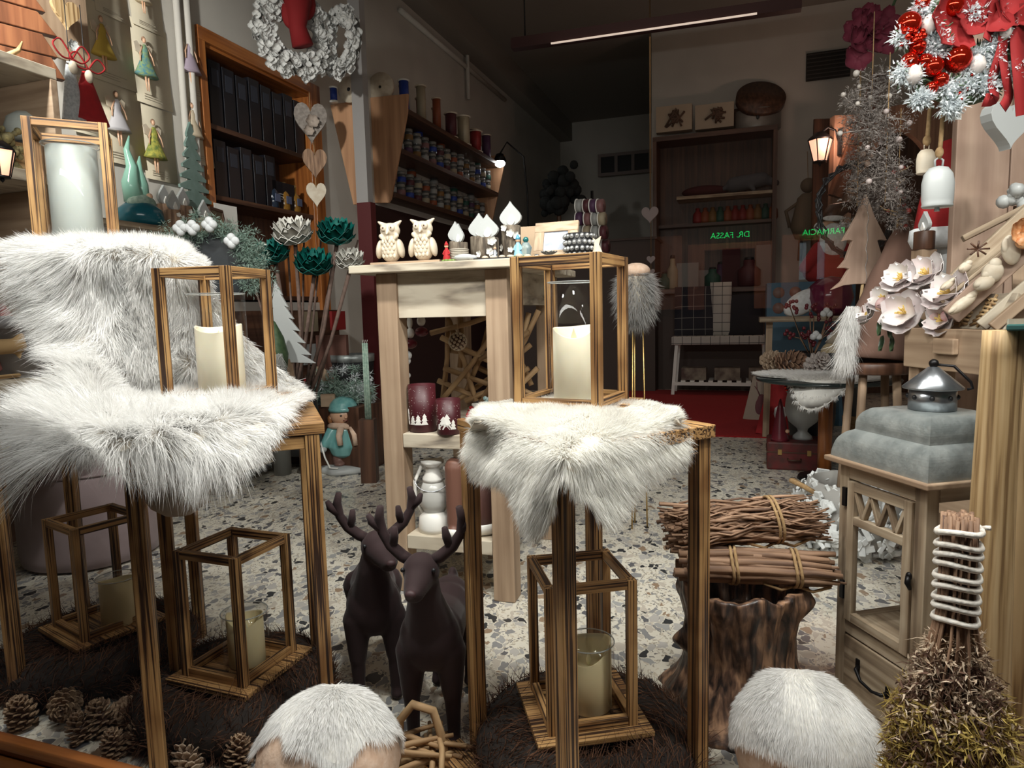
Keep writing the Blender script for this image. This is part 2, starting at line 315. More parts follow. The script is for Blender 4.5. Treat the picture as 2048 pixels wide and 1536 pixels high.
# pilaster on the left wall and the pale strip that runs up beside the cabinet
pu0, pu1 = [(lambda p: p.x * EU[0] + p.y * EU[1])(VV(x, 300, 4.92)) for x in (711, 734)]
struct('trim_1', room(MB(), pu0, pu1, 4.90, 4.98, VV(735, 405, 4.92).z, CH), mat('pale_strip', (.33, .31, .3), .7))
struct('trim_4', room(MB(), pu0, pu1 + .02, 4.90, 4.98, 0, VV(735, 405, 4.92).z), mat('dark_red_post', (.085, .007, .008), .6))
# ceiling beam
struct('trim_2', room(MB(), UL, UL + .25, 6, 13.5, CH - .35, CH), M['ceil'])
# street window: sill, frame and pane
sill = MB(); room(sill, -2.6, 1.9, GV - .05, GV + .045, .0, .162); room(sill, -2.6, 1.9, GV - .02, GV + .03, .162, .176)
struct('window_1', sill, M['orange_wood'], .006)
# the pane is a part of the window
pane = MB(); room(pane, -2.6, 1.9, GV - .003, GV + .003, .176, 3.6)
o = pane.build('pane', glassmat('window_glass', (.99, 1, .99), .8), bpy.data.objects['window_1'])
struct('trim_3', room(MB(), -2.6, 1.9, GV - .05, GV + .05, 3.6, CH), M['brown_wood'])
struct('wall_front', room(room(MB(), -5.5, -2.6, .85, .95, 0, CH), 1.9, 4.5, .85, .95, 0, CH), M['wall'])
# heating pipes running up the left wall
for k, xx in enumerate((352, 372)):
    q = UU(xx, 130, UL); vv = q.x * EV[0] + q.y * EV[1]
    t = MB(); t.tube([tuple(W(UL + .04, vv, 1.0)), tuple(W(UL + .04, vv, CH))], .022, 10)
    meta(t.build('pipe', M['wall']), 'white vertical pipe on the left wall, ' + ('the one nearer the paper sheets' if k == 0 else 'the one nearer the black box cabinet'), 'pipe')
q0, q1 = UU(800, 20, UL + .03), UU(1010, 200, UL + .03)
t = MB(); t.tube([tuple(q0), tuple(q1)], .03, 8)
meta(t.build('conduit', M['wall']), 'long pale conduit running high along the left wall towards the dark', 'pipe')
t = MB(); q0 = UU(935, 120, UL + .05); t.tube([tuple(q0 + Vector((0, 0, .5))), tuple(q0 + Vector((0, 0, -.5)))], .025, 8)
meta(t.build('drop_pipe', M['wall']), 'short pale pipe dropping from the conduit behind the spools', 'pipe')
# carpet
c = G(1400, 872); vn = c.x * EV[0] + c.y * EV[1]
meta(room(MB(), -1.6, .62, vn, vn + 3.2, 0, .012).build('carpet', mat('red_carpet', (.36, .012, .012), .95, (.28, .008, .01), 60)), 'red carpet on the terrazzo floor in the middle of the shop', 'carpet')
# ceiling lamp: a long dark bar with a thin bright tube
a0, a1 = VV(1025, 90, 6.6), VV(1603, 8, 6.6)
t = thing('ceiling_lamp', 'long dark red ceiling bar lamp with a thin lit edge', 'lamp')
MB().bar(a0, a1, .10, .10).build('housing', mat('lamp_housing', (.06, .022, .022), .6), t)
b0, b1 = VV(1102, 87, 6.54), VV(1514, 27, 6.54)
MB().bar(b0, b1, .014, .014).build('light_tube', mat('dim_tube', (.9, .72, .6), .5, emit=.65), t)
for f in (.05, .95):
    p = a0.lerp(a1, f); MB().tube([tuple(p), (p.x, p.y, CH)], .008, 6).build('suspension_rod', M['black'], t)
# vent grilles
def vent(x0, y0, x1, y1, v, lab, n=7):
    p, q = VV(x0, y0, v), VV(x1, y1, v); t = thing('vent_grille', lab, 'vent')
    w = (Vector((q.x, q.y, 0)) - Vector((p.x, p.y, 0))).length; h = abs(p.z - q.z); cc = (p + q) / 2; R = rotm(0, 0, YAW)
    MB().box(tuple(cc), (w, .03, h), R).build('grille', mat('vent_dark', (.02, .018, .015), .8), t)
    m = MB()
    for k in range(n): m.box((cc.x, cc.y, cc.z - h / 2 + h * (k + .5) / n), (w * .97, .05, .012), R)
    m.build('louvres', mat('vent_slat', (.07, .06, .055), .7), t)
vent(1613, 108, 1700, 152, VB - .03, 'dark louvred air vent high on the lit wall')
# ================================================================ front display: burnt-wood tables and lanterns
def burnt_table(F, label, cs, h, th=.028, leg=.034):
    """cs: four floor corners of the top, in order round the square"""
    t = thing('display_table', label, 'table'); cs = [Vector((*c, 0)) for c in cs]; cen = sum(cs, Vector()) / 4
    d = (cs[1] - cs[0]).normalized(); R = rotm(0, 0, math.atan2(d.y, d.x)); s = (cs[1] - cs[0]).length; s2 = (cs[2] - cs[1]).length
    m = MB(); n = 4
    for k in range(n): m.box(tuple(cen + Vector(R @ np.array([0, (k - (n - 1) / 2) * s2 / n, 0])) + Vector((0, 0, h - th / 2))), (s + .02, s2 / n - .001, th), R)
    m.build('top', M['burnt'], t, .002)
    ins = [c + (cen - c).normalized() * leg * .8 for c in cs]
    for p in ins: MB().bar((p.x, p.y, 0), (p.x, p.y, h - th), leg, leg, (d.x, d.y, 0)).build('leg', M['burnt'], t, .002)
    for i in range(4):
        p, q = ins[i], ins[(i + 1) % 4]; e = (q - p).normalized() * (leg * .5)
        for zz in ((h - th - .018, .03),): MB().bar((p.x + e.x, p.y + e.y, zz[0]), (q.x - e.x, q.y - e.y, zz[0]), .026, zz[1]).build('rail', M['burnt'], t, .0015)
    return t
burnt_table(0, 'tall burnt-wood side table at left carrying the upper end of the long white sheepskin', [(-1.456, 1.804), (-1.049, 1.848), (-1.09, 2.255), (-1.50, 2.21)], 1.27)
ang = math.radians(20); cR = Vector((-.457, 1.571)); ca, sa = math.cos(ang), math.sin(ang)
sE = .42; E4 = [cR - Vector((ca, sa)) * sE, cR, cR + Vector((-sa, ca)) * sE, cR - Vector((ca, sa)) * sE + Vector((-sa, ca)) * sE]
burnt_table(0, 'low burnt-wood side table under the lower end of the long white sheepskin', [tuple(p) for p in E4], .85)
D4 = [(-.131, 1.572), (.085, 1.215), (.427, 1.417), (.216, 1.775)]
burnt_table(0, 'burnt-wood side table in the centre draped with the short white pelt', D4, .85)
MB().box((-.16, 1.50, .0121), (.26, .12, .024), rotm(0, 0, -1.0)).build('plank', M['burnt'], None, .002)
meta(bpy.data.objects['plank'], 'short burnt plank lying on the floor at the foot of the centre table', 'plank')
def bar_lantern(label, cx, cy, yaw, zb, w=.107, h=.351, wp=.137, group='burnt-wood bar lanterns'):
    t = thing('bar_lantern', label, 'lantern', (cx, cy, zb), yaw); p = .022; th = .014
    m = MB()
    for k in range(3): m.box((0, (k - 1) * wp * 2 / 3, -th / 2), (wp * 2, wp * 2 / 3 - .0008, th))
    m.build('base_plate', M['burnt'], t, .0015)
    for sx in (-1, 1):
        for sy in (-1, 1): MB().bar((sx * (w - p / 2), sy * (w - p / 2), 0), (sx * (w - p / 2), sy * (w - p / 2), h), p, p, (0, 1, 0)).build('post', M['burnt'], t, .001)
    for z in (.011, h - .011):
        for s in (-1, 1):
            MB().bar((-(w - p), s * (w - p / 2), z), (w - p, s * (w - p / 2), z), .018, .022).build('rail', M['burnt'], t, .001)
            MB().bar((s * (w - p / 2), -(w - p), z), (s * (w - p / 2), w - p, z), .018, .022).build('rail', M['burnt'], t, .001)
    return t
bar_lantern('burnt-wood bar lantern in the lower left corner on the rearmost dark grass wreath', -1.34, 2.08, -.606, .137)
bar_lantern('burnt-wood bar lantern between the low table legs, left of the two brown stags', -.784, 1.803, -.366, .134)
bar_lantern('burnt-wood bar lantern under the centre table on a dark grass wreath', .15, 1.556, math.radians(10), .134)
bar_lantern('burnt-wood bar lantern standing on the short white pelt of the centre table', .145, 1.599, -.466, .878, .107, .345, .137)
bar_lantern('burnt-wood bar lantern on the low table in front of the hanging long sheepskin', -.765, 1.76, -.17, .892, .1025, .336, .13)
LF = Y(158, 470, 2.0)
bar_lantern('largest burnt-wood bar lantern, on the tall table at the top left', LF.x, LF.y, .47, 1.30, .100, .355, .122)
def candle_glass(loc, label, r, h, gr, gh, cm='wax', wav=.012, cut=0.0, flame=True, sunk=.03, clab=''):
    """candle with a hollow wavy top, in its own glass cylinder"""
    t = thing('candle', label, 'candle', loc); n = 40; V = []; F = []; rings = []
    ph = RNG.uniform(0, 6)
    def top(a): return h + wav * math.sin(a + ph) + wav * .5 * math.sin(2 * a + ph * 2) - cut * max(0, math.cos(a + PI / 2)) ** 1.5
    prof = [(r * .96, 0), (r, .004), (r, .5), (r, 1.0), (r * .975, 1.01), (r * .90, .985), (r * .86, -sunk), (r * .5, -sunk - .004), (0.0, -sunk - .006)]
    for q, z in prof:
        for k in range(n):
            a = 2 * PI * k / n; H = top(a)
            zz = z if z in (0, .004) else (H * z if z > 0 else h - max(cut, 0) + z)
            if q > 0 and z < 0: zz = min(zz, H - .003)
            V.append((q * math.cos(a), q * math.sin(a), zz))
    F = [(i * n + k, i * n + (k + 1) % n, (i + 1) * n + (k + 1) % n, (i + 1) * n + k) for i in range(len(prof) - 1) for k in range(n)]; F.append(tuple(range(n))[::-1])
    MB().raw(V, F).build('wax', M[cm], t)
    if flame:
        m = MB(); zf = h - cut - sunk - .004; m.lathe([(.002, 0), (.0065, .008), (.007, .014), (.005, .022), (.002, .03), (0, .035)], 12, (0, 0, zf), sx=1, sy=.45)
        m.build('flame', M['flame'], t)
    if gr:
        g = thing('glass_cylinder', clab, 'glass', loc); m = MB()
        m.lathe([(0, -.0005), (gr, -.0005), (gr, gh)], 48); m.build('glass_wall', M['glass'], g)
        rm = MB(); rm.tube([(gr * math.cos(2 * PI * k / 48), gr * math.sin(2 * PI * k / 48), gh) for k in range(49)], .0016, 6, False); rm.build('rim', mat('glass_rim', (.8, .85, .85), .1, trans=.6), g)
    return t
candle_glass((-1.28, 2.07, .139), 'yellowish candle in the lantern in the lower left corner', .052, .14, .06, .15, 'wax_yellow', .008, .0, False, clab='low glass cylinder round the candle in the lower left corner lantern')
candle_glass((-.765, 1.80, .136), 'yellowish candle in the lantern just left of the stags', .049, .14, .062, .15, 'wax_yellow', .010, .028, True, .02, clab='low glass cylinder round the candle just left of the stags')
candle_glass((.17, 1.553, .136), 'yellowish candle in the lantern under the centre table', .055, .155, .062, .165, 'wax_yellow', .012, .018, True, .03, clab='low glass cylinder round the candle under the centre table')
candle_glass((.15, 1.60, .88), 'ivory candle in the lantern on the centre table', .05, .178, .06, .285, 'wax', .004, .02, True, .012, clab='tall glass cylinder round the ivory candle on the centre table')
candle_glass((-.765, 1.765, .894), 'ivory candle in the lantern on the low left table', .058, .19, .07, .27, 'wax', .006, .028, True, .015, clab='tall glass cylinder round the ivory candle on the low left table')
candle_glass((LF.x, LF.y, 1.302), 'big whitish pillar candle in the large lantern at the top left', .064, .295, .074, .305, 'wax_white', .001, 0, False, .006, clab='wide glass cylinder round the big pillar candle at the top left')
# ---------------------------------------------------------------- draped furs
def catmull(A, t):                            # A (n,...) sampled at t in 0..n-1
    A = np.asarray(A, float); n = len(A); t = np.clip(t, 0, n - 1 - 1e-6); i = np.floor(t).astype(int); f = (t - i)
    g = lambda k: A[np.clip(i + k, 0, n - 1)]; sh = (-1,) + (1,) * (A.ndim - 1); f = f.reshape(sh)
    p0, p1, p2, p3 = g(-1), g(0), g(1), g(2)
    return .5 * ((2 * p1) + (-p0 + p2) * f + (2 * p0 - 5 * p1 + 4 * p2 - p3) * f ** 2 + (-p0 + 3 * p1 - 3 * p2 + p3) * f ** 3)
def sheet(rows, nu=60, nv=60):
    A = np.array([[list(p) for p in r] for r in rows], float)
    S = catmull(A, np.linspace(0, A.shape[0] - 1, nu)); S = np.swapaxes(catmull(np.swapaxes(S, 0, 1), np.linspace(0, A.shape[1] - 1, nv)), 0, 1); return S
def fur_thing(name, label, rows, mt, hmt, n, length, wd, flow, nlift, droop, thick=.008, seed=3, curl=.15, ripple=.006, segs=3, core=None):
    t = thing(name, label, 'fur'); S = sheet(rows); nu, nv = S.shape[:2]; rs = np.random.RandomState(seed)
    du = np.gradient(S, axis=0); dv = np.gradient(S, axis=1); Nn = np.cross(dv, du); Nn /= np.linalg.norm(Nn, axis=2)[..., None] + 1e-9
    out = (S - np.array(core)) if core is not None else np.broadcast_to(np.array([0, -1.0, .9]), S.shape)
    sg = np.sign((Nn * out).sum(2)); Nn = Nn * np.where(sg == 0, 1, sg)[..., None]
    gu, gv = np.meshgrid(np.arange(nu), np.arange(nv), indexing='ij')
    S = S + Nn * (np.sin(gv * .55 + gu * .2) * ripple * (.3 + gu / nu))[..., None]
    B = S - Nn * thick; V = np.vstack([S.reshape(-1, 3), B.reshape(-1, 3)]); q = []
    idx = lambda i, j: i * nv + j; o = nu * nv
    for i in range(nu - 1):
        for j in range(nv - 1): q += [(idx(i, j), idx(i, j + 1), idx(i + 1, j + 1), idx(i + 1, j)), (o + idx(i, j), o + idx(i + 1, j), o + idx(i + 1, j + 1), o + idx(i, j + 1))]
    rim = [idx(0, j) for j in range(nv)] + [idx(i, nv - 1) for i in range(1, nu)] + [idx(nu - 1, j) for j in range(nv - 2, -1, -1)] + [idx(i, 0) for i in range(nu - 2, 0, -1)]
    for a, b in zip(rim, rim[1:] + rim[:1]): q.append((a, b, o + b, o + a))
    fastmesh('hide', V, np.array(q), mt, t)
    # hair roots scattered evenly over the area
    ar = np.linalg.norm(np.cross(du, dv), axis=2)[:-1, :-1].ravel(); ar /= ar.sum(); c = rs.choice(len(ar), n, p=ar); i = c // (nv - 1) + rs.rand(n); j = c % (nv - 1) + rs.rand(n)
    i0 = i.astype(int).clip(0, nu - 2); j0 = j.astype(int).clip(0, nv - 2); fi = (i - i0)[:, None]; fj = (j - j0)[:, None]
    bl = lambda A: A[i0, j0] * (1 - fi) * (1 - fj) + A[i0 + 1, j0] * fi * (1 - fj) + A[i0, j0 + 1] * (1 - fi) * fj + A[i0 + 1, j0 + 1] * fi * fj
    P = bl(S); Nh = bl(Nn); fa = i / nu; fb = j / nv
    fl_ = flow(fa, fb, P); fl_ = fl_ - Nh * np.minimum((fl_ * Nh).sum(1), 0)[:, None]; D = Nh * nlift + fl_ + clump(P, seed) * .34 + clump(P, seed + 7, 70) * .22 + rs.normal(0, .07, (n, 3))
    hairs('hair', P - Nh * .002, D, length(fa, fb), wd, hmt, t, droop, curl, seed, segs); return t
def clump(P, seed, f=26):
    K = np.random.RandomState(seed).normal(0, 1, (3, 3, 5)) * f; ph = np.random.RandomState(seed + 1).rand(3, 5) * 6
    return np.stack([np.sin(np.einsum('ni,ik->nk', P, K[:, a, :]) + ph[a]).mean(1) for a in range(3)], 1) * 1.6
def Pz(x, y, z): return G(x, y, z)
FE = .882
rows = [[Y(30, 500, 2.15), Y(120, 500, 2.2), Y(230, 500, 2.2), Y(330, 500, 2.15), Y(400, 520, 2.1)],
        [Y(35, 500, 1.84), Y(110, 494, 1.83), Y(220, 490, 1.84), Y(335, 502, 1.87), Y(412, 535, 1.93)],
        [Y(60, 570, 1.80), Y(140, 560, 1.80), Y(245, 560, 1.83), Y(350, 570, 1.88), Y(436, 600, 1.95)],
        [Y(128, 675, 1.76), Y(195, 670, 1.78), Y(280, 670, 1.84), Y(385, 670, 1.91), Y(485, 670, 1.96)],
        [Y(140, 740, 1.68), Y(205, 745, 1.73), Y(295, 748, 1.82), Y(420, 742, 1.91), Y(555, 735, 1.97)],
        [Y(100, 800, 1.60), Y(190, 798, 1.63), G(300, 795, FE), G(450, 790, FE), G(612, 785, FE)],
        [Y(75, 838, 1.46), Y(170, 836, 1.48), G(295, 833, FE), G(440, 826, FE), G(585, 812, FE)],
        [Y(75, 868, 1.37), Y(160, 862, 1.37), Y(290, 868, 1.37), Y(425, 864, 1.46), Y(560, 842, 1.55)],
        [Y(85, 896, 1.33), Y(150, 893, 1.32), Y(280, 890, 1.345), Y(420, 905, 1.41), Y(540, 868, 1.50)],
        [Y(100, 915, 1.31), Y(160, 905, 1.30), Y(270, 905, 1.34), Y(415, 935, 1.39), Y(520, 890, 1.47)]]
_l = np.array([-EU[0], -EU[1], 0])
def flow_long(a, b, P):
    D = np.zeros((len(a), 3)); left = np.clip((.45 - b) / .45, 0, 1) * np.clip(1.25 - a, 0, 1)
    D += left[:, None] * np.array([-1.5, -.1, -.35]); right = np.clip((b - .75) / .25, 0, 1); D += right[:, None] * np.array([.8, -.1, -.1])
    low = np.clip((a - .62) / .2, 0, 1); D += low[:, None] * np.array([.05, -.25, -1.1]); D += (1 - low)[:, None] * np.array([0, -.1, -.25])
    up = np.clip((.2 - a) / .15, 0, 1); D += up[:, None] * np.array([0, 0, .5]); return D
fur_thing('sheepskin', 'long-haired white sheepskin draped from the tall left table down over the low table', rows, M['hide'], M['fur'], 115000, lambda a, b: (.06 + .045 * np.clip((.4 - b) / .4, 0, 1) + .010 * (a > .7)) * (1 - .4 * (b > .85)), .0009, flow_long, .42, .25, seed=5, curl=.13, segs=5)
skin = bpy.data.objects['sheepskin']; q = Y(352, 968, 1.50); MB().lathe([(.001, -.075), (.03, -.071), (.058, -.052), (.075, -.022), (.08, .02), (.078, .05), (.07, .05), (.0, .045)], 36, tuple(q), sx=1.02, sy=.7).build('hide_fold', mat('suede_back', (.40, .33, .25), .95, (.5, .42, .33), 25), skin)
FZ = .877
rows = [[Y(965, 812, 1.62), Y(1040, 800, 1.72), Y(1110, 790, 1.78), Y(1170, 790, 1.78), Y(1240, 800, 1.72), Y(1300, 808, 1.62), Y(1345, 820, 1.52)],
        [G(950, 835, FZ), G(1020, 832, FZ), G(1085, 828, FZ), G(1150, 828, FZ), G(1230, 826, FZ), G(1300, 824, FZ), G(1355, 832, FZ)],
        [Y(943, 858, 1.52), Y(1010, 880, 1.40), Y(1075, 892, 1.28), Y(1125, 900, 1.20), Y(1195, 888, 1.24), Y(1285, 872, 1.32), Y(1362, 850, 1.39)],
        [Y(945, 900, 1.50), Y(1008, 930, 1.37), Y(1072, 975, 1.24), Y(1128, 930, 1.175), Y(1200, 965, 1.215), Y(1282, 925, 1.30), Y(1362, 888, 1.375)],
        [Y(958, 935, 1.49), Y(1025, 955, 1.36), Y(1085, 1058, 1.235), Y(1130, 945, 1.17), Y(1205, 1030, 1.205), Y(1268, 955, 1.29), Y(1350, 908, 1.37)]]
def flow_short(a, b, P):
    D = np.zeros((len(a), 3)); out = (b - .5) * 2; low = np.clip((a - .4) / .2, 0, 1)
    D[:, 0] = out * .9; D[:, 2] = -low * 1.1 + (1 - low) * .1; D[:, 1] = -.3; D[:, 1] += np.clip((.15 - a) / .15, 0, 1) * .8; return D
fur_thing('pelt', 'short-haired white pelt hanging in two lobes over the centre table', rows, M['hide'], M['pelt'], 80000, lambda a, b: .026 + .008 * (a > .6), .0008, flow_short, .55, .25, seed=9, curl=.12, ripple=.003, core=(.15, 1.5, .55))
# ---------------------------------------------------------------- dark grass wreaths
def grass_wreath(loc, R, r, label, seed, zs=.75):
    t = thing('grass_wreath', label, 'wreath', loc); rs = np.random.RandomState(seed); V = []; n, m = 48, 14
    for i in range(n):
        for j in range(m):
            a, b = 2 * PI * i / n, 2 * PI * j / m; V.append(((R + r * math.cos(b)) * math.cos(a), (R + r * math.cos(b)) * math.sin(a), r * zs * (1 + math.sin(b))))
    F = [(i * m + j, ((i + 1) % n) * m + j, ((i + 1) % n) * m + (j + 1) % m, i * m + (j + 1) % m) for i in range(n) for j in range(m)]
    MB().raw(V, F).build('core', M['grass_core'], t); k = 9000
    a, b = rs.rand(k) * 2 * PI, rs.rand(k) * 2 * PI; rr = r * (.85 + .2 * rs.rand(k)); rad = np.stack([np.cos(a), np.sin(a), 0 * a], 1); tan = np.stack([-np.sin(a), np.cos(a), 0 * a], 1)
    P = rad * (R + rr * np.cos(b))[:, None]; P[:, 2] = r * zs + rr * zs * np.sin(b); nb = rad * np.cos(b)[:, None] + np.array([0, 0, 1]) * np.sin(b)[:, None]
    twist = -rad * np.sin(b)[:, None] + np.array([0, 0, 1]) * np.cos(b)[:, None]
    D = nb * .45 + twist * 1.0 + tan * .5 + rs.normal(0, .35, (k, 3)); P[:, 2] = np.maximum(P[:, 2], .004)
    h = hairs('grass', P, D, .055, .0011, M['grass'], t, .35, .35, seed, 4); co = np.zeros(len(h.data.vertices) * 3, np.float32); h.data.vertices.foreach_get('co', co); co = co.reshape(-1, 3); co[:, 2] = np.maximum(co[:, 2], .002 + 0 * co[:, 2]); h.data.vertices.foreach_set('co', co.ravel()); return t
grass_wreath((-1.34, 2.06, 0), .20, .082, 'dark grass wreath on the floor in the lower left corner, rearmost', 1)
grass_wreath((-.80, 1.80, 0), .19, .080, 'dark grass wreath on the floor left of the stags', 2)
grass_wreath((.16, 1.54, 0), .19, .080, 'dark grass wreath on the floor under the centre table', 3)
# ---------------------------------------------------------------- stags
def stag(loc, rz, label, s=1.0, turn=0.0, seed=0):
    t = thing('stag_figure', label, 'stag figurine', loc, rz, scale=s)
    hx = math.sin(turn) * .05
    caps = [((0, .14, .265), (.062, .082, .07)), ((0, .03, .265), (0, -.08, .28), .07, .08), ((0, -.105, .28), (.078, .062, .085)), ((0, .1, .27), (0, .03, .265), .07, .068),
            ((0, -.105, .31), (0, -.145, .40), .066, .042), ((0, -.145, .40), (hx * .5, -.155, .455), .042, .038), ((hx * .6, -.163, .474), (.045, .042, .045)),
            ((hx * .8, -.18, .466), (hx * 1.6, -.222, .450), .037, .027), ((hx * 1.75, -.243, .452), (.019, .015, .015)), ((hx * 1.6, -.232, .436), (.022, .014, .010)),
            ((0, .2, .33), (0, .225, .30), .013, .015)]
    for sx in (-1, 1):
        caps += [((sx * .048, -.105, .25), (sx * .052, -.11, .13), .042, .024), ((sx * .052, -.11, .13), (sx * .052, -.105, .03), .0215, .017), ((sx * .052, -.11, .016), (.019, .023, .016)),
                 ((sx * .045, .14, .25), (sx * .048, .15, .165), .05, .03), ((sx * .048, .15, .165), (sx * .048, .185, .115), .027, .019), ((sx * .048, .185, .115), (sx * .048, .17, .03), .0185, .016), ((sx * .048, .163, .016), (.018, .022, .016)),
                 ((sx * .036 + hx * .5, -.15, .495), (sx * .05 + hx * .5, -.145, .505), .009, .005)]
    blob('body', caps, M['velvet'], t, .0055, 5)
    MB().ell((hx * 1.85, -.256, .455), (.013, .009, .010), None, 14, 10).build('nose', mat('nose_velvet', (.05, .022, .024), .6), t)
    for sx in (-1, 1):
        m = MB(); o = np.array([hx * .6, -.158, .5]); P = lambda x, y, z: tuple(o + np.array([sx * x, y, z]))
        m.tube([P(.018, 0, -.008), P(.045, .004, .006), P(.075, .01, .03), P(.095, .012, .062), P(.1, .008, .10), P(.094, .002, .128)], [.013, .015, .014, .012, .012, .008], 10)
        m.tube([P(.07, .01, .025), P(.063, .0, .055), P(.06, -.006, .08)], [.011, .011, .007], 8)
        m.tube([P(.098, .01, .07), P(.118, .006, .09), P(.125, .002, .108)], [.011, .011, .006], 8)
        m.build('antler', M['velvet'], t)
        e = MB(); e.ell((hx * .75 + sx * .037, -.190, .486), (.0055, .0055, .0055), None, 10, 8); e.build('eye', M['dark'], t)
    return t
stag(G(742, 1398) + Vector((0, .10, 0)), .22, 'brown velvet stag figurine standing behind its twin, head turned to the right', 1.0, .55, 1)
stag(G(880, 1492) + Vector((-.005, .12, 0)), -.10, 'brown velvet stag figurine in front, facing the window squarely', 1.02, -.05, 2)
# ================================================================ whitewashed display table with its goods
TA = Vector((-.511, 2.592)); TB = Vector((-.009, 2.438)); tdir = (TB - TA).normalized(); tdep = Vector((-tdir.y, tdir.x)); TW = (TB - TA).length; TD = .80
tang = math.atan2(tdir.y, tdir.x); TH = 1.285
t = thing('display_table', 'pale whitewashed pine table with two shelves in the middle of the display', 'table', (TA.x, TA.y, 0), tang)
L = .085
for x in (0, TW - L):
    for y in (0, TD - L): MB().b2(x, x + L, y, y + L, 0, TH - .03).build('leg', M['pale'], t, .004)
m = MB(); [m.b2(-.075, TW + .075, -.07 + k * .235, -.07 + k * .235 + .234, TH - .03, TH) for k in range(4)]; m.build('tabletop', M['white_wood'], t, .004)
MB().b2(L, TW - L, .012, .035, TH - .20, TH - .03).build('front_apron', M['white_wood'], t, .002)
for x in (.02, TW - .045): MB().b2(x, x + .025, L, TD - L, TH - .16, TH - .03).build('side_apron', M['white_wood'], t, .002)
MB().b2(L, TW - L, TD - .05, TD - .025, TH - .16, TH - .03).build('back_apron', M['white_wood'], t, .002)
for z in (.64, .235):
    m = MB(); [m.b2(L + .001, TW - L - .001, .0 + k * .2, .0 + k * .2 + .199, z - .055, z) for k in range(4)]; m.build('shelf', M['white_wood'], t, .003)
def tt(x, d, z=TH): # spot on the table by x,y in the table's own frame
    p = TA + tdir * x + tdep * d; return Vector((p.x, p.y, z))
def ont(xp, yp, d, z=TH):  # spot on the sight line of a pixel column, d into the table
    r = ray(xp, yp); o = TA + tdep * d; n = tdep; k = (o @ n) / (r[0] * n.x + r[1] * n.y); return Vector((r[0] * k, r[1] * k, z))
# owls
def owl(loc, rz, label, s=1.0):
    t = thing('owl_figure', label, 'owl figurine', loc, rz, scale=s); B = M['offwhite']
    caps = [((0, 0, .045), (.040, .034, .047)), ((0, 0, .08), (.030, .027, .03)), ((0, 0, .118), (.039, .03, .03)),
            ((-.02, 0, .136), (-.045, -.002, .153), .013, .004), ((.02, 0, .136), (.045, -.002, .153), .013, .004),
            ((0, -.028, .115), (0, -.042, .102), .009, .004), ((-.03, -.018, .097), (-.022, -.024, .084), .01, .004), ((.03, -.018, .097), (.022, -.024, .084), .01, .004)]
    blob('body', caps, B, t, .0028, 3)
    for sx in (-1, 1):
        w = MB(); w.ell((sx * .041, -.006, .05), (.013, .026, .036), rotm(0, sx * -.18, 0)); w.build('wing', B, t)
        e = MB(); e.ell((sx * .0165, -.028, .126), (.0125, .008, .0125)); ey = e.build('eye', B, t)
        p = MB(); p.ell((sx * .0155, -.0365, .126), (.003, .002, .003), None, 10, 6); p.build('pupil', M['brown_wood'], ey)
    m = MB()
    for r in range(5):
        for k in range(4 - (r % 2)):
            xx = (k - (3 - (r % 2)) / 2) * .014; m.ell((xx, -.033 + abs(xx) * .25 + max(0, r - 2) * .002, .075 - r * .013), (.0068, .004, .009), None, 8, 6)
    m.build('breast_feathers', B, t)
    MB().ell((0, -.035, .087), (.005, .004, .010), None, 8, 6).build('tongue', B, t)
    return t
for i, (x0, lab) in enumerate(((782, 'carved pale owl figurine at the left end of the whitewashed table'), (847, 'carved pale owl figurine beside its twin, nearer the bark log ornaments'))):
    p = ont(x0, 500, .02); bl = thing('wood_block', ('left' if i == 0 else 'right') + ' thin pine block carrying ' + ('the leftmost owl' if i == 0 else 'the second owl') + ' on the whitewashed table', 'block', p, tang)
    MB().b2(-.075, .075, -.03, .05, 0, .012).build('block', M['pale'], bl, .001)
    owl(p + Vector((0, 0, .012)), tang + .12, lab, 1.0)
barkm = woodmat('birch_bark', (.22, .18, .135), (.12, .092, .066), (.04, .03, .022), 60, 14, (.35, .5, .62), .85, .1, .8)
def teardrop(w, h, n=24, waist=0):
    P = []
    for k in range(n + 1):
        a = PI * 2 * k / n; x = math.sin(a) * w / 2; z = h * .36 - math.cos(a) * h * .36
        if math.cos(a) < 0: f = -math.cos(a); x *= (1 - f ** 1.6 * .98) if f < .999 else 0; z = h * .36 + (h * .64) * f ** 1.15
        P.append((x, z))
    return P[:-1]
def flower(m, c, r, R=None, n=5, cup=.35, rs=random, wide=.5, thick=.15):
    """open flower: petals as small curved leaves round a centre"""
    R = np.eye(3) if R is None else R
    for k in range(n):
        a = 2 * PI * k / n + rs.uniform(-.12, .12); V = []; F = []
        for i in range(5):
            q = i / 4; wd = wide * r * math.sin(PI * min(.94, .12 + q * .8)) ** .8
            for j in (-1, 0, 1): V.append((q * r, j * wd, r * (cup * q * q) + abs(j) * r * .13 * q))
        V = np.array(V); ca, sa = math.cos(a), math.sin(a); Rz = np.array([[ca, -sa, 0], [sa, ca, 0], [0, 0, 1]])
        for i in range(4):
            for j in (0, 1): b = i * 3 + j; F.append((b, b + 1, b + 4, b + 3))
        T2 = V - np.array([0, 0, r * .04]); A = np.vstack([V, T2]) @ Rz.T @ np.asarray(R).T + np.array(c); F2 = [tuple(x + 15 for x in f[::-1]) for f in F]
        rim = [0, 3, 6, 9, 12, 13, 14, 11, 8, 5, 2, 1]; F3 = [(p_, q_, q_ + 15, p_ + 15)[::-1] for p_, q_ in zip(rim, rim[1:] + rim[:1])]
        m.raw(A, F + F2 + F3)
def facing(yaw, tilt=0): return np.array((Matrix.Rotation(yaw, 3, 'Z') @ Matrix.Rotation(PI / 2 + tilt, 3, 'X')))
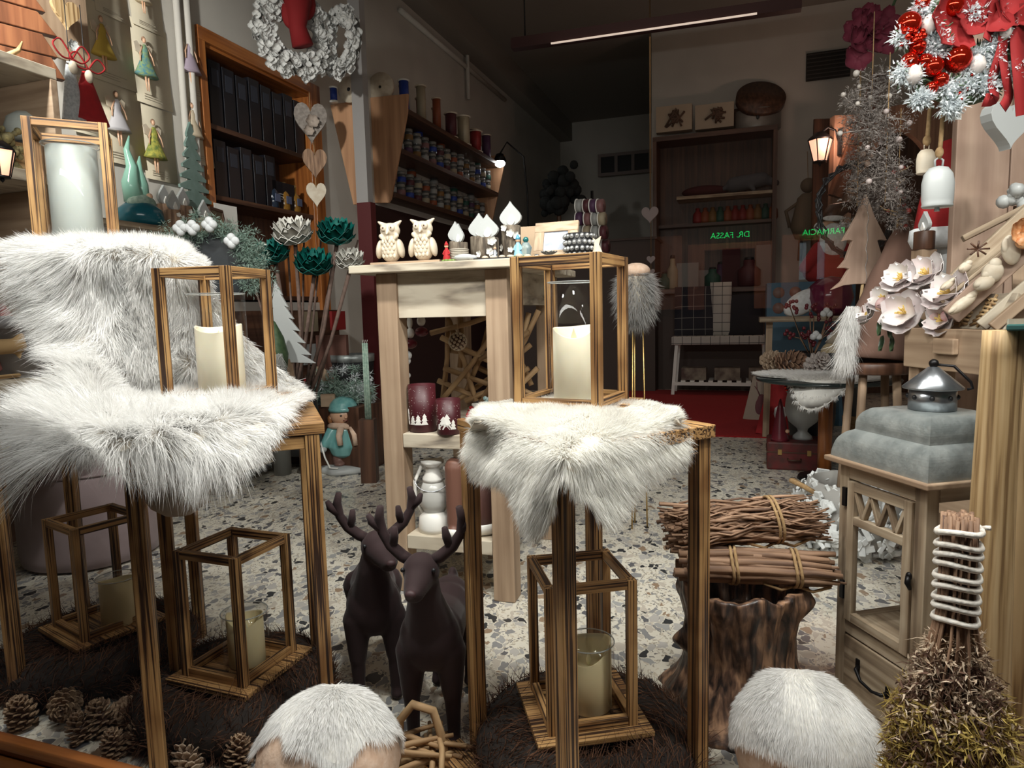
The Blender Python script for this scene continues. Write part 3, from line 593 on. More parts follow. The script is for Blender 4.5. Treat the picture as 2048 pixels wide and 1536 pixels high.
def flame_log(loc, rz, label, lr, lh, fw, fh, nf=0, seed=0, mt=None, fz=None, group=None):
    rs = random.Random(seed); t = thing('flame_ornament', label, 'ornament', loc, rz, group)
    m = MB(); m.lathe([(lr * .96, 0), (lr, .003), (lr, lh - .003), (lr * .95, lh)], 20, wob=lambda a, z: 1 + .05 * math.sin(3 * a + seed) + .02 * math.sin(9 * a)); m.build('log', mt or barkm, t)
    pl = teardrop(fw, fh); m = MB(); m.prism([(x, z + lh) for x, z in pl], -.008, .008); f = m.build('flame_plate', M['porcelain'], t, .002)
    pl = teardrop(fw * .32, fh * .42); m = MB(); m.prism([(x + fw * .04, z + lh + .002) for x, z in pl], -.014, -.007); m.build('small_flame', M['white'], t, .001)
    if nf:
        m = MB()
        for k in range(nf):
            a = rs.uniform(-.9, .9); z = lh * rs.uniform(.2, .95); c = (math.sin(a) * lr, -math.cos(a) * lr * 1.02 - .003, z); flower(m, c, rs.uniform(.011, .016), facing(a), 5, .3, rs)
        m.build('flowers', M['white'], t)
    return t
flame_log(ont(912, 490, .10), tang, 'tall bark log with white flame plate, rearmost left of the flame ornaments', .026, .085, .058, .075, 0, 1)
flame_log(ont(918, 500, .03), tang, 'bark log wrapped in cord with a slim white flame plate, behind a red figure', .033, .072, .042, .07, 0, 2)
flame_log(ont(960, 495, .12), tang, 'bark log with large white flame plate at the back of the group', .035, .10, .085, .088, 0, 3)
flame_log(ont(976, 500, .02), tang, 'low bark log with white blossoms and flame plate in front of the others', .042, .082, .085, .085, 5, 4)
flame_log(ont(1023, 498, .06), tang, 'tallest bark log with flame plate and white blossoms at the right of the group', .036, .125, .082, .088, 5, 5)
p = ont(918, 508, -.01); m = MB(); [m.tube([(math.cos(a) * .0345, math.sin(a) * .0345, .01 + k * .006) for a in np.linspace(0, 2 * PI, 25)], .0028, 6) for k in range(7)]
t = thing('cord_wrap', 'grey cord wound round the log behind the red figure', 'cord', ont(918, 500, .03)); m.build('cord', mat('grey_cord', (.4, .36, .3), .9), t)
def figurine(loc, rz, label, h, dress, head=None, hat=None, cat='figurine', arms=True):
    t = thing('figurine', label, cat, loc, rz); m = MB(); m.lathe([(h * .2, 0), (h * .22, h * .04), (h * .16, h * .3), (h * .1, h * .55), (h * .075, h * .68), (0, h * .7)], 14); m.build('robe', dress, t)
    MB().ell((0, 0, h * .78), h * .105, None, 12, 8).build('head', head or M['skin'], t)
    if hat: m = MB(); m.lathe([(h * .11, h * .8), (h * .09, h * .88), (h * .035, h * .98), (0, h * 1.02)], 12); m.build('hat', hat, t)
    if arms:
        for s in (-1, 1): MB().tube([(s * h * .09, 0, h * .58), (s * h * .17, -h * .04, h * .42), (s * h * .12, -h * .12, h * .36)], [h * .04, h * .035, h * .025], 8).build('arm', dress, t)
    return t
figurine(ont(893, 500, -.01), tang, 'small red clothed figure in front of the cord-wound log', .075, M['red'], hat=M['red'])
moss = MB(); rs = random.Random(3); [moss.ell((rs.uniform(-.02, .02), rs.uniform(-.012, .012), .003), (.008, .008, .006), None, 6, 4) for k in range(16)]
t = thing('moss_patch', 'tuft of green moss at the foot of the small red figure', 'moss', ont(897, 508, -.035)); moss.build('moss', mat('moss', (.12, .2, .04), .9, (.2, .3, .08), 90), t)
t = thing('moss_patch', 'tuft of green moss beside the blue striped bird house', 'moss', ont(1036, 508, -.035)); moss.build('moss', mat('moss_dark', (.14, .2, .05), .9), t)
figurine(ont(1036, 500, .0), tang, 'little blue and white figure in front of the tallest bark log', .085, mat('pale_blue', (.25, .5, .65), .4), hat=mat('blue_hat', (.08, .3, .45), .4))
figurine(ont(990, 500, -.035), tang, 'tiny silver grey figure between the two blossom logs', .05, M['galv2'])
# glass mug, frames, stones, mosaic jar, paper heart
t = thing('glass_ornament', 'clear glass ornament with dark green ball top on the whitewashed table', 'ornament', ont(1052, 500, .02), tang)
m = MB(); m.lathe([(.002, 0), (.02, .001), (.017, .02), (.022, .04), (.012, .058), (0, .06)], 20); m.build('body', mat('mug_glass', (.62, .78, .8), .08, trans=.75), t); MB().ell((0, 0, .068), .0105).build('ball', mat('green_ball', (.01, .12, .12), .1), t)
def frame(name, loc, rz, lab, w, h, b, fm, pm, tilt=.2, cat='picture frame', rot=None, mark=None):
    t = thing(name, lab, cat, loc, rot=(-tilt, 0, rz) if rot is None else rot)
    m = MB(); m.b2(-w / 2, w / 2, -.008, .008, 0, b).b2(-w / 2, w / 2, -.008, .008, h - b, h).b2(-w / 2, -w / 2 + b, -.008, .008, b, h - b).b2(w / 2 - b, w / 2, -.008, .008, b, h - b)
    m.build('frame', fm, t, .002); MB().b2(-w / 2 + b * .9, w / 2 - b * .9, -.002, .006, b * .9, h - b * .9).build('picture', pm, t)
    if mark: mark(t)
    return t
frame('picture_frame', ont(1108, 505, .14), tang - .1, 'woven-looking beige picture frame with pale blue picture on the whitewashed table', .17, .15, .038, M['beech'], mat('pale_picture', (.5, .53, .6), .5, (.36, .39, .47), 60), .3)
bpy.data.objects['frame'].data.materials[0] = woodmat('woven_beige', (.62, .47, .33), (.52, .38, .26), (.36, .26, .17), 70, 12, (.3, .5, .6), .8)
t = thing('gift_box', 'plain cardboard box behind the beige picture frame', 'box', ont(1065, 500, .34), tang); MB().b2(-.04, .04, -.04, .04, 0, .15).build('box', mat('card', (.5, .36, .24), .8), t, .001)
t = thing('gift_box', 'cream box with open lid behind the picture frame on the table', 'box', ont(1095, 500, .42), tang); MB().b2(-.075, .075, -.05, .05, 0, .13).build('box', mat('card_cream', (.5, .4, .28), .8), t, .001); MB().b2(-.08, .08, -.055, .055, .131, .145).build('lid', mat('card_lid', (.36, .27, .17), .8), t, .001)
t = thing('mosaic_jar', 'dark jar covered with silver mosaic pebbles at the right of the table', 'jar', ont(1160, 515, .12), tang); m = MB(); m.lathe([(.035, 0), (.05, .01), (.056, .05), (.05, .09), (.046, .09), (.044, .02), (0, .02)], 24); m.build('jar', M['dark'], t)
m = MB(); rs = random.Random(5)
for i in range(4):
    for k in range(18):
        a = 2 * PI * (k + .5 * (i % 2)) / 18; m.ell((math.cos(a) * .055, math.sin(a) * .055, .012 + .022 * i), (.0085, .0085, .009), None, 8, 6)
m.build('mosaic_stones', mat('silver_stones', (.2, .2, .2), .12, (.7, .7, .68), 60, metal=.6), t)
def heartpoly(w, h, n=28):
    P = []
    for k in range(n):
        a = 2 * PI * k / n; P.append((16 * math.sin(a) ** 3 / 32 * w, ((13 * math.cos(a) - 5 * math.cos(2 * a) - 2 * math.cos(3 * a) - math.cos(4 * a)) + 17) / 30 * h))
    return P
t = thing('fish_tail_ornament', 'flat cream wooden silhouette with forked top beside the mosaic jar', 'ornament', ont(1192, 515, .10), tang)
MB().prism([(-.018, 0), (.02, 0), (.022, .02), (.012, .045), (.02, .075), (.012, .07), (.0, .062), (-.012, .072), (-.006, .045), (-.012, .02)], -.004, .004).build('silhouette', M['offwhite'], t, .001)
rs = random.Random(11)
def pebbles(pts, lab, grp, mt, name='pebble', cat='pebble'):
    onn = ['leftmost', 'second', 'third', 'fourth', 'fifth', 'rightmost']
    m = MB(); m.ell((0, 0, .006), (.014, .011, .0065), None, 12, 8)
    base = None
    for i, p in enumerate(pts):
        if base is None: base = m.build(name, mt); o = base
        else: o = base.copy(); C.objects.link(o)
        o.location = p; o.rotation_euler = (0, 0, rs.uniform(0, 3)); k = rs.uniform(.8, 1.3); o.scale = (k, k, k); meta(o, onn[i] + ' ' + lab, cat, grp)
pebbles([ont(970 + 17 * k, 510, -.045) for k in range(6)], 'cream pebble in the row in front of the blossom logs', 'cream pebbles in front of the blossom logs', M['offwhite'])
t = thing('stone_animal', 'smooth white stone lying on the table edge before the cord-wound log', 'stone', ont(928, 512, -.045), tang); m = MB(); m.ell((0, 0, .012), (.04, .014, .012)).ell((.03, 0, .010), (.02, .012, .010)); m.build('stone', M['porcelain'], t)
t = thing('slate_tray', 'thin dark slate lying on the front edge of the whitewashed table', 'tray', ont(1000, 512, -.02), tang); MB().b2(-.085, .075, -.045, -.04 + .02, 0, .004).build('slate', M['dark'], t)
bpy.data.objects['slate'].location = (0, 0, 0)
t = thing('star_ornament', 'white stone blossom lying in front of the beige picture frame', 'ornament', ont(1098, 510, .02), tang); m = MB(); flower(m, (0, 0, .012), .03, None, 7, .3); m.build('petals', M['porcelain'], t); MB().ell((-.045, 0, .008), (.012, .01, .008)).build('grey_stone', M['galv2'], t)
# ---- on the middle shelf
def tree_shape(w, h, tiers=3, tip=0):
    L = []; 
    for i in range(tiers):
        z0 = h * (1 - (i + 1) / tiers) ; zt = h * (1 - i / tiers); ww = w / 2 * (.45 + .55 * (i + 1) / tiers)
        if i == 0: L.append((0, h))
        L.append((ww, z0)); 
        if i < tiers - 1: L.append((ww * .5, z0 + h * .03))
    Lft = [(-x, z) for x, z in L[::-1] if x > 0]; return L + Lft
def holder(loc, r, h, lab, scene):
    t = thing('candle_holder', lab, 'candle holder', loc, tang); m = MB(); m.lathe([(r * .9, 0), (r, .004), (r, h), (r * .93, h), (r * .93, .01), (0, .01)], 36); m.build('glass_body', mat('maroon_glass', (.075, .008, .013), .45, (.05, .006, .01), 6), t)
    m = MB()
    for a, w, hh in scene:
        pl = tree_shape(w, hh, 3)
        n = len(pl); V = []
        for rr in (r + .0004, r + .002):
            for x, z in pl: aa = a + x / r; V.append((math.sin(aa) * rr, -math.cos(aa) * rr, z + h * .17))
        m.raw(V, [tuple(range(n)), tuple(range(n, 2 * n))] + [(i, (i + 1) % n, n + (i + 1) % n, n + i) for i in range(n)], smooth=False)
    rs = random.Random(int(h * 1e4))
    for k in range(60):
        a = rs.uniform(-1.4, 1.4); z = rs.uniform(h * .25, h * .95); m.ell((math.sin(a) * (r + .0005), -math.cos(a) * (r + .0005), z), .0009, None, 5, 4)
    m.build('winter_motif', M['white'], t)
holder(ont(845, 820, .07, .64), .054, .185, 'taller maroon glass candle holder with white fir trees on the middle shelf', [(-1.0, .03, .06), (-.35, .026, .035), (.1, .028, .04), (.55, .028, .045)])
holder(ont(897, 825, .0 + .03, .64), .046, .135, 'shorter maroon glass candle holder with white winter village on the middle shelf', [(-.5, .012, .02), (-.05, .05, .05), (.25, .04, .06), (.75, .022, .038)])
t = thing('cotton_wreath', 'column of white cotton bolls and greenery on the middle shelf', 'cotton decoration', ont(806, 820, .22, .64), tang); rs = random.Random(4); m = MB()
for k in range(60): z = rs.uniform(.01, .30); a = rs.uniform(0, 6.3); m.ell((math.cos(a) * .03 * rs.random(), math.sin(a) * .03, z), rs.uniform(.011, .019), None, 8, 6)
m.build('bolls', M['snowy'], t); m = MB(); [m.ell((rs.uniform(-.045, .045), rs.uniform(-.03, .03), rs.uniform(.005, .07)), rs.uniform(.006, .014), None, 6, 5) for k in range(40)]; m.build('greenery', M['sage'], t)
for i, (x0, hh, lab) in enumerate(((820, 1.0, 'left'), (843, 1.05, 'right'))):
    q = ont(x0, 660, .25, .64); t = thing('hanging_bobble', lab + ' one of two white and brown bobbles hanging under the whitewashed table top', 'hanging decoration', (q.x, q.y, hh), tang)
    MB().tube([(0, 0, .02), (0, 0, TH - .03 - hh)], .003, 6).build('string', M['yarn'], t); MB().ell((0, 0, .02), (.018, .018, .022)).build('white_ball', M['white'], t); MB().ell((0, 0, .065), (.012, .012, .028)).build('white_stem', M['white'], t)
    MB().ell((0, 0, -.025), (.028, .028, .02)).build('brown_cap', M['maroon'], t)
rs = random.Random(8); q = ont(915, 668, .3, .98); t = thing('slice_ball', 'ball covered with little wood slices hanging in the driftwood', 'ball', q, tang); MB().ell((0, 0, 0), .036).build('core', M['brown_wood'], t)
m = MB()
for k in range(70):
    z = 1 - 2 * (k + .5) / 70; a = k * 2.39996; r_ = math.sqrt(1 - z * z); d = np.array([r_ * math.cos(a), r_ * math.sin(a), z]); m.tube([d * .034, d * .0395], .0062, 8)
m.build('wood_slices', M['offwhite'], t); MB().tube([(0, 0, .036), (0, 0, TH - .03 - .98)], .0015, 5).build('string', M['jute'], t)
# driftwood lattice: a mirror frame standing on the middle shelf
t = thing('driftwood_lattice', 'lattice of crossed driftwood sticks standing on the middle shelf', 'driftwood decoration', tt(TW * .5, .50, .64), tang); rs = random.Random(21)
sticks = [(-.25, .01, .1, .42), (.02, .02, .24, .2), (-.24, .14, .05, .03), (-.05, .2, .24, .06), (-.25, .36, .1, .45), (.1, .2, .25, .45), (-.22, .05, -.18, .45), (-.20, .02, .20, .30), (-.20, .34, .18, .16), (-.17, .42, -.05, .05), (.02, .40, -.10, .10), (.05, .43, .2, .12), (.17, .42, -.02, .04), (-.2, .2, .1, .1), (-.12, .43, -.13, .2), (-.2, .28, .02, .26), (-.02, .24, .21, .36), (-.1, .05, .2, .2), (.08, .06, .2, .44)]
for k, (a, b, c, d) in enumerate(sticks): yy = (k % 4) * .02 - .03; MB().tube([(a, yy, b + .012), ((a + c) / 2 + .008, yy + .004, (b + d) / 2 + .006), (c, yy, d + .012)], [.013, .0115, .012], 10).build('driftwood_stick', M['stick'], t)
t = thing('teal_figure', 'small frosted teal bird ornament on the middle shelf before the driftwood', 'ornament', ont(980, 760, .30, .64), tang); m = MB(); rs = random.Random(2); [m.ell((rs.uniform(-.03, .03), rs.uniform(-.02, .02), .08 + rs.uniform(-.03, .03)), rs.uniform(.008, .016), None, 7, 5) for k in range(26)]; m.build('frosted_leaves', mat('frost_teal', (.25, .4, .4), .7, (.6, .68, .66), 90), t); MB().tube([(0, 0, 0), (0, 0, .07)], .006, 8).build('stem', M['stick'], t)
t = thing('napkin_pile', 'folded red and white cloths lying at the right of the middle shelf', 'cloth', ont(975, 815, .30, .64), tang); m = MB()
for k in range(4): m.box((.01 * (k % 2), 0, .008 + .016 * k), (.2 - .012 * k, .13, .014), rotm(.02, .0, .15 * k))
m.build('red_cloth', M['red'], t, .005); MB().box((.0, 0, .072), (.12, .1, .012), rotm(0, 0, .5)).build('white_cloth', M['white'], t, .004)
# ---- on the lower shelf
t = thing('storm_lantern', 'white painted metal storm lantern on the lower shelf', 'lantern', ont(870, 1062, .08, .235), tang + .2)
m = MB(); m.lathe([(.062, 0), (.064, .02), (.06, .06), (.044, .075), (.04, .08)], 28).lathe([(.04, .2), (.042, .215), (.028, .24), (.026, .262), (.045, .275), (.046, .285), (.02, .29), (0, .29)], 28); m.build('metal_body', M['white'], t)
MB().lathe([(.04, .08), (.056, .11), (.058, .14), (.05, .175), (.04, .2)], 28).build('glass_globe', mat('milky_globe', (.75, .74, .7), .2, trans=.35), t)
for s in (-1, 1): MB().tube([(s * .045, 0, .07), (s * .075, 0, .12), (s * .075, 0, .2), (s * .045, 0, .262)], .007, 8).build('side_tube', M['white'], t)
MB().tube([(math.sin(a) * .07, -.02 - .03 * math.cos(a), .22 - .05 * math.cos(a)) for a in np.linspace(-1.5, 1.5, 12)], .0022, 6).build('wire_handle', M['galv2'], t)
t = thing('painted_milk_can', 'dark wood-brown round jar painted with white fir trees and snow on the lower shelf', 'jar', ont(962, 1075, .13, .235), tang)
m = MB(); m.lathe([(.085, 0), (.105, .02), (.108, .1), (.1, .18), (.07, .235), (.05, .25), (0, .25)], 32); m.build('body', woodmat('painted_planks', (.14, .065, .05), (.1, .045, .035), (.035, .015, .014), 22, 1, (.3, .5, .65), .4), t)
m = MB(); m.lathe([(.087, .001), (.108, .02), (.111, .045), (.105, .052)], 32, wob=lambda a, z: 1 + .012 * math.sin(7 * a)); m.build('snow_band', M['white'], t)
m = MB()
for a, w, hh in ((-.55, .04, .10), (-.1, .055, .09), (-1.0, .03, .06)):
    pl = tree_shape(w, hh, 4); n = len(pl); V = [(math.sin(a + x / .11) * (.112 + k), -math.cos(a + x / .11) * (.112 + k), z + .04) for k in (0, .002) for x, z in pl]
    m.raw(V, [tuple(range(n)), tuple(range(n, 2 * n))] + [(i, (i + 1) % n, n + (i + 1) % n, n + i) for i in range(n)], smooth=False)
m.build('white_trees', M['white'], t)
t = thing('painted_boot', 'tall narrow brown painted boot with white toe on the lower shelf', 'boot decoration', ont(912, 1070, .04, .235), tang)
blob('boot', [((0, 0, .05), (0, .01, .27), .034, .04), ((0, -.01, .03), (0, -.03, .022), .03, .022)], woodmat('boot_brown', (.3, .15, .09), (.2, .09, .06), (.08, .035, .03), 20, 2), t, .005, 3); MB().ell((0, -.035, .02), (.024, .02, .019)).build('white_toe', M['white'], t)
# ================================================================ things on the floor of the display
# cones
def pinecone(name, loc, rot, s, label, body, tip, group='pinecones'):
    t = thing(name, label, 'pinecone', loc, rot=rot, group=group, scale=s); MB().lathe([(0, -.035), (.012, -.03), (.014, 0), (.008, .03), (0, .04)], 10).build('core', M['brown_wood'], t)
    m = MB(); n = 62
    for k in range(n):
        f = k / n; z = -.032 + .07 * f; a = k * 2.39996; rr = .030 * math.sin(PI * min(1, .22 + f * .78)) ** .7 + .004; tilt = -.15 + .95 * f
        d = np.array([math.cos(a), math.sin(a), 0]); q = np.array([-math.sin(a), math.cos(a), 0]); up = np.array([0, 0, 1.0]); o = d * math.cos(tilt) + up * math.sin(tilt); nn = -d * math.sin(tilt) + up * math.cos(tilt)
        b = np.array([0, 0, z]); L = rr; w_ = .0105 * (1 - .45 * f)
        P = [b + q * w_ * .35, b - q * w_ * .35, b + o * L * .8 - q * w_, b + o * L * 1.05 - q * w_ * .4 + nn * .003, b + o * L * 1.05 + q * w_ * .4 + nn * .003, b + o * L * .8 + q * w_]
        P2 = [p + nn * -.0028 for p in P]; m.raw(P + P2, [(0, 1, 2, 3, 4, 5), (6, 11, 10, 9, 8, 7), (0, 6, 7, 1), (1, 7, 8, 2), (2, 8, 9, 3), (3, 9, 10, 4), (4, 10, 11, 5), (5, 11, 6, 0)], smooth=False)
    m.build('scales', body, t); return t
cone_m = mat('cone_scale', (.14, .08, .05), .7, (.46, .32, .2), 60); cone_p = mat('pale_cone', (.45, .33, .23), .75, (.6, .46, .34), 70); cone_g = mat('greyish_cone', (.5, .44, .42), .8, (.62, .56, .52), 80)
cones = [(42, 1428, 1.15, 'dark pinecone standing at the left end of the window sill'), (130, 1415, 1.25, 'dark open pinecone second from the left behind the sill'), (160, 1455, 1.0, 'small brown pinecone in the pile, lying near the sill'),
         (205, 1440, 1.25, 'dark brown pinecone lying in the middle of the cone pile'), (255, 1425, 1.15, 'dark pinecone at the back right of the cone pile'), (280, 1468, 1.1, 'pinecone leaning on the front leg of the low table'), (228, 1485, .95, 'brown pinecone low in the cone pile by the sill'),
         (375, 1512, 1.1, 'pale whitish pinecone right of the low table leg'), (478, 1505, 1.05, 'brown pinecone between the pale cone and the fur ball')]
rs = random.Random(3)
for i, (x, y, s, lab) in enumerate(cones):
    p = G(x, y, .16); vv = p.x * EV[0] + p.y * EV[1]
    p = G(x, y, .04)
    if p.x * EV[0] + p.y * EV[1] < 1.05: uu = p.x * EU[0] + p.y * EU[1]; p = W(uu, 1.05, .04)
    pinecone('pinecone', (p.x, p.y, .034 * s + .004), (rs.uniform(-.5, .5) + (1.3 if i % 3 == 1 else .1), rs.uniform(-.3, .3), rs.uniform(0, 6)), s, lab, cone_p if i == 7 else cone_m, None)
# fur-topped fabric balls
def fur_ball(loc, r, label, seed, fringe):
    t = thing('fur_ball', label, 'decorative ball', loc); MB().lathe([(r * .30, -r * .95), (r * .6, -r * .8), (r * .9, -r * .42), (r, 0), (r * .93, r * .37), (r * .72, r * .69), (r * .4, r * .9), (0, r * .985)], 48, wob=lambda a, z: 1 + .008 * math.sin(7 * a)).build('fabric_ball', M['fabric_pink'], t)
    rs = np.random.RandomState(seed); Q = np.array([.05, .42, .9]); Q /= np.linalg.norm(Q); Nn = rs.normal(0, 1, (90000, 3)); Nn /= np.linalg.norm(Nn, axis=1)[:, None]
    kp = Nn @ Q > fringe(np.arctan2(Nn[:, 1], Nn[:, 0])); Nn = Nn[kp]; n = len(Nn); P = Nn * (r + .003); fl = -Q - Nn * (Nn @ -Q)[:, None]; fl /= np.linalg.norm(fl, axis=1)[:, None] + 1e-6
    D = Nn * .08 + fl + clump(P, seed, 34) * .32 + rs.normal(0, .05, (n, 3)); D -= Nn * np.minimum((D * Nn).sum(1), 0)[:, None]
    sk = MB(); V = []; nn = 72; mm = 12
    ax = np.cross(Q, [1.0, 0, 0]); ax /= np.linalg.norm(ax); bx = np.cross(Q, ax)
    for i in range(mm + 1):
        for k in range(nn):
            aa = 2 * PI * k / nn; dr = ax * math.cos(aa) + bx * math.sin(aa); e = float(fringe(np.array([math.atan2(dr[1], dr[0])]))[0]) + .03; th = math.acos(min(.99, e)) * i / mm; V.append(tuple((Q * math.cos(th) + dr * math.sin(th)) * (r + .004)))
    sk.raw(V, [(i * nn + k, (i + 1) * nn + k, (i + 1) * nn + (k + 1) % nn, i * nn + (k + 1) % nn) for i in range(mm) for k in range(nn)]).build('fur_skin', M['white'], t)
    hairs('fur', P, D, .03, .0008, M['fur'], t, .0, .06, seed, 3); return t
c1 = Y(655, 1502, 1.30); fur_ball((c1.x, c1.y, .175), .148, 'pinkish fabric ball topped with white fur at the bottom edge left of centre', 31, lambda a: .36 + .15 * np.sin(a * 3 + 2.2) + .06 * np.sin(a * 7))
c2 = Y(1605, 1580, 1.36); fur_ball((c2.x, c2.y, .15), .148, 'white fur-topped ball at the bottom edge right, before the tree stump', 32, lambda a: .0 + .12 * np.sin(a * 2 + 1.2))
# twisted vine sticks heap between ball and stags
t = thing('vine_bundle', 'loose heap of pale bent vine sticks on the floor before the stags', 'vine sticks', G(850, 1500) + Vector((0, -.06, 0))); rs = random.Random(6)
for k in range(22):
    a = rs.uniform(-.5, .5) + (PI / 2 if k % 5 == 0 else 0); x, y, z = rs.uniform(-.07, .06), rs.uniform(-.05, .03), .008 + .0045 * k * .6; L = rs.uniform(.05, .10)
    MB().tube([(x - L * math.cos(a), y - L * math.sin(a), z), (x - L * .3 * math.cos(a) + .006, y - L * .3 * math.sin(a), z + .008), (x + L * .4 * math.cos(a), y + L * .4 * math.sin(a) + .006, z + .003), (x + L * math.cos(a), y + L * math.sin(a), z + .006)], [.007, .0075, .006, .005], 8).build('vine_stick', M['stick'], t)
MB().tube([(-.06, .03, .03), (-.055, .03, .10), (-.02, .025, .145), (.03, .02, .13), (.05, .01, .07), (.06, 0, .015)], .011, 8).build('bent_vine', M['stick'], t)
# stump-shaped planter
def stump(loc, label):
    t = thing('stump_planter', label, 'tree stump', loc, toward(loc)); n, m = 96, 46; V = []; H = .36; rs = random.Random(2)
    for i in range(m + 1):
        f = i / m; z = H * f
        for k in range(n):
            a = 2 * PI * k / n; r = .165 - .03 * math.sin(PI * min(1, f * 1.1)) + .05 * (1 - f) ** 4
            r *= 1 + .05 * math.sin(3 * a + .7) + .10 * max(0, math.sin(5 * a + 1)) * (1 - f) ** 2.5
            nz = mnoise.fractal(Vector((math.cos(a) * 5, math.sin(a) * 5, z * 5)), .8, 2, 4); rg = mnoise.noise(Vector((math.cos(a) * 14, math.sin(a) * 14, z * 3)))
            r += .014 * nz + .013 * rg + .004 * mnoise.noise(Vector((math.cos(a) * 34, math.sin(a) * 34, z * 12)))
            for (ka, kz, kr, kd) in ((-2.75, .20, .05, .04), (-.1, .315, .045, .03), (-1.15, .14, .045, -.02), (-3.1, .32, .04, .01)):
                d2 = ((a - ka + PI) % (2 * PI) - PI) ** 2 * .0256 + (z - kz) ** 2; r += kd * math.exp(-d2 / kr ** 2 * 2.5)
            zz = z + (.008 * math.sin(4 * a + 1) + .007 * math.sin(9 * a)) * f ** 4
            V.append((r * math.cos(a), r * math.sin(a), zz))
    base = (m) * n
    for sc, dz in ((.86, -.004), (.78, -.05), (.75, -.12)):
        for k in range(n): x, y, z = V[base + k]; V.append((x * sc, y * sc, z + dz))
    M2 = m + 3; F = [(i * n + k, i * n + (k + 1) % n, (i + 1) * n + (k + 1) % n, (i + 1) * n + k) for i in range(M2) for k in range(n)] + [tuple(range(n))[::-1], tuple(M2 * n + k for k in range(n))]
    V = np.array(V); Gc = np.stack([V[:, 2], np.arctan2(V[:, 1], V[:, 0]) * .16, np.hypot(V[:, 0], V[:, 1])], 1)
    MB().raw(V, F, Gc).build('bark', woodmat('stump_bark', (.42, .24, .14), (.13, .07, .045), (.02, .013, .011), 42, 11, (.38, .5, .66), .5, 0, 1.0, .25), t); return t
sp = G(1482, 1420); sp.y += .03; stump(sp, 'dark gnarled tree stump planter carrying the two twig bundles')
# twig bundles
def bundle(loc, rot, Lb, R, label, ties, seed, n=120, bend=.02, thick=.0042):
    t = thing('twig_bundle', label, 'twig bundle', loc, rot=rot); rs = random.Random(seed); m = MB()
    for k in range(n):
        a = rs.uniform(0, 2 * PI); q = R * math.sqrt(rs.random()) * .93; y, z = q * math.cos(a), q * math.sin(a) * .8; L = Lb / 2 * rs.uniform(.85, 1.1); sh = rs.uniform(-.02, .02); r = thick * rs.uniform(.6, 1.6)
        P = [(-L + 2 * L * i / 6 + sh, y + rs.uniform(-bend, bend) * .35 + (abs(i - 3) / 3) ** 2 * y * .25, z + rs.uniform(-bend, bend) * .35) for i in range(7)]
        m.tube(P, [r * 1.1, r, r, r, r * .9, r * .8, r * .6], 6)
    m.build('twigs', M['twig'], t)
    for x in ties:
        for d in (-.007, .004): MB().tube([(x + d + .004 * math.sin(a * 2), (R + .006) * math.cos(a), (R + .006) * .82 * math.sin(a)) for a in np.linspace(0, 2 * PI, 33)], .0042, 7, False).build('jute_tie', M['jute'], t)
    k = MB(); x = ties[-1]; k.ell((x, -R * .35, -R * .72), (.014, .010, .010)); [k.tube([(x, -R * .5, -R * .72), (x + s * .04, -R * .75, -R * .70 - .01), (x + s * .085, -R * .7, -R * .62)], .004, 6) for s in (-1, 1)]; k.build('jute_knot', M['jute'], t)
    return t
bundle((sp.x + .03, sp.y - .035, .365 + .045), (0, .045, -.10), .37, .052, 'lower bundle of straight pale sticks tied with jute on the stump', (-.06, .10), 4, 70, .008, .0075)
bundle((sp.x + .02, sp.y + .035, .365 + .145), (0, -.03, .02), .38, .07, 'upper, thicker bundle of thin crooked brown twigs tied with jute on the stump', (.08,), 5, 300, .045, .0034)
# white driftwood basket
def chip_basket(loc, label):
    t = thing('driftwood_basket', label, 'basket', loc); rs = random.Random(9); MB().lathe([(.12, .0), (.20, .06), (.235, .15), (.22, .25), (.19, .31), (.17, .31), (.19, .24), (.20, .15), (.15, .05), (0, .04)], 28).build('basket_core', mat('basket_core', (.35, .34, .32), .9), t)
    m = MB()
    for k in range(430):
        a = rs.uniform(0, 2 * PI); z = rs.uniform(.01, .31); r = .20 + .055 * math.sin(PI * min(1, z / .33) ** .9) - .03 * (z > .27) - .06 * max(0, .05 - z) / .05
        L, w_, h_ = rs.uniform(.02, .085), rs.uniform(.012, .032), rs.uniform(.006, .016); R = rotm(0, 0, a) @ rotm(rs.uniform(-1.6, 1.6), 0, 0) @ rotm(0, rs.uniform(-.35, .35), rs.uniform(-.35, .35))
        m.box((r * math.cos(a), r * math.sin(a), z), (h_, L, w_), R)
    m.build('wood_chips', mat('white_chips', (.62, .64, .64), .75, (.8, .82, .82), 30, bump=.3), t, .003)
    for s in (-1, 1):
        MB().tube([(s * .20, -.07, .27), (s * .25, -.06, .30), (s * .285, 0, .315), (s * .25, .06, .30), (s * .20, .07, .27)], .011, 10).build('rope_handle', M['jute'], t)
    return t
bp = G(1715, 1120); chip_basket((bp.x + .06, bp.y + .16, 0), 'round basket of white driftwood chips with a rope handle behind the cabinet lantern')
t = thing('wooden_bowl', 'brown wooden dish on the floor behind the twig bundles', 'bowl', G(1600, 1062)); MB().lathe([(.05, 0), (.13, .05), (.12, .052), (.05, .012), (0, .012)], 28).build('bowl', M['orange_wood'], t)
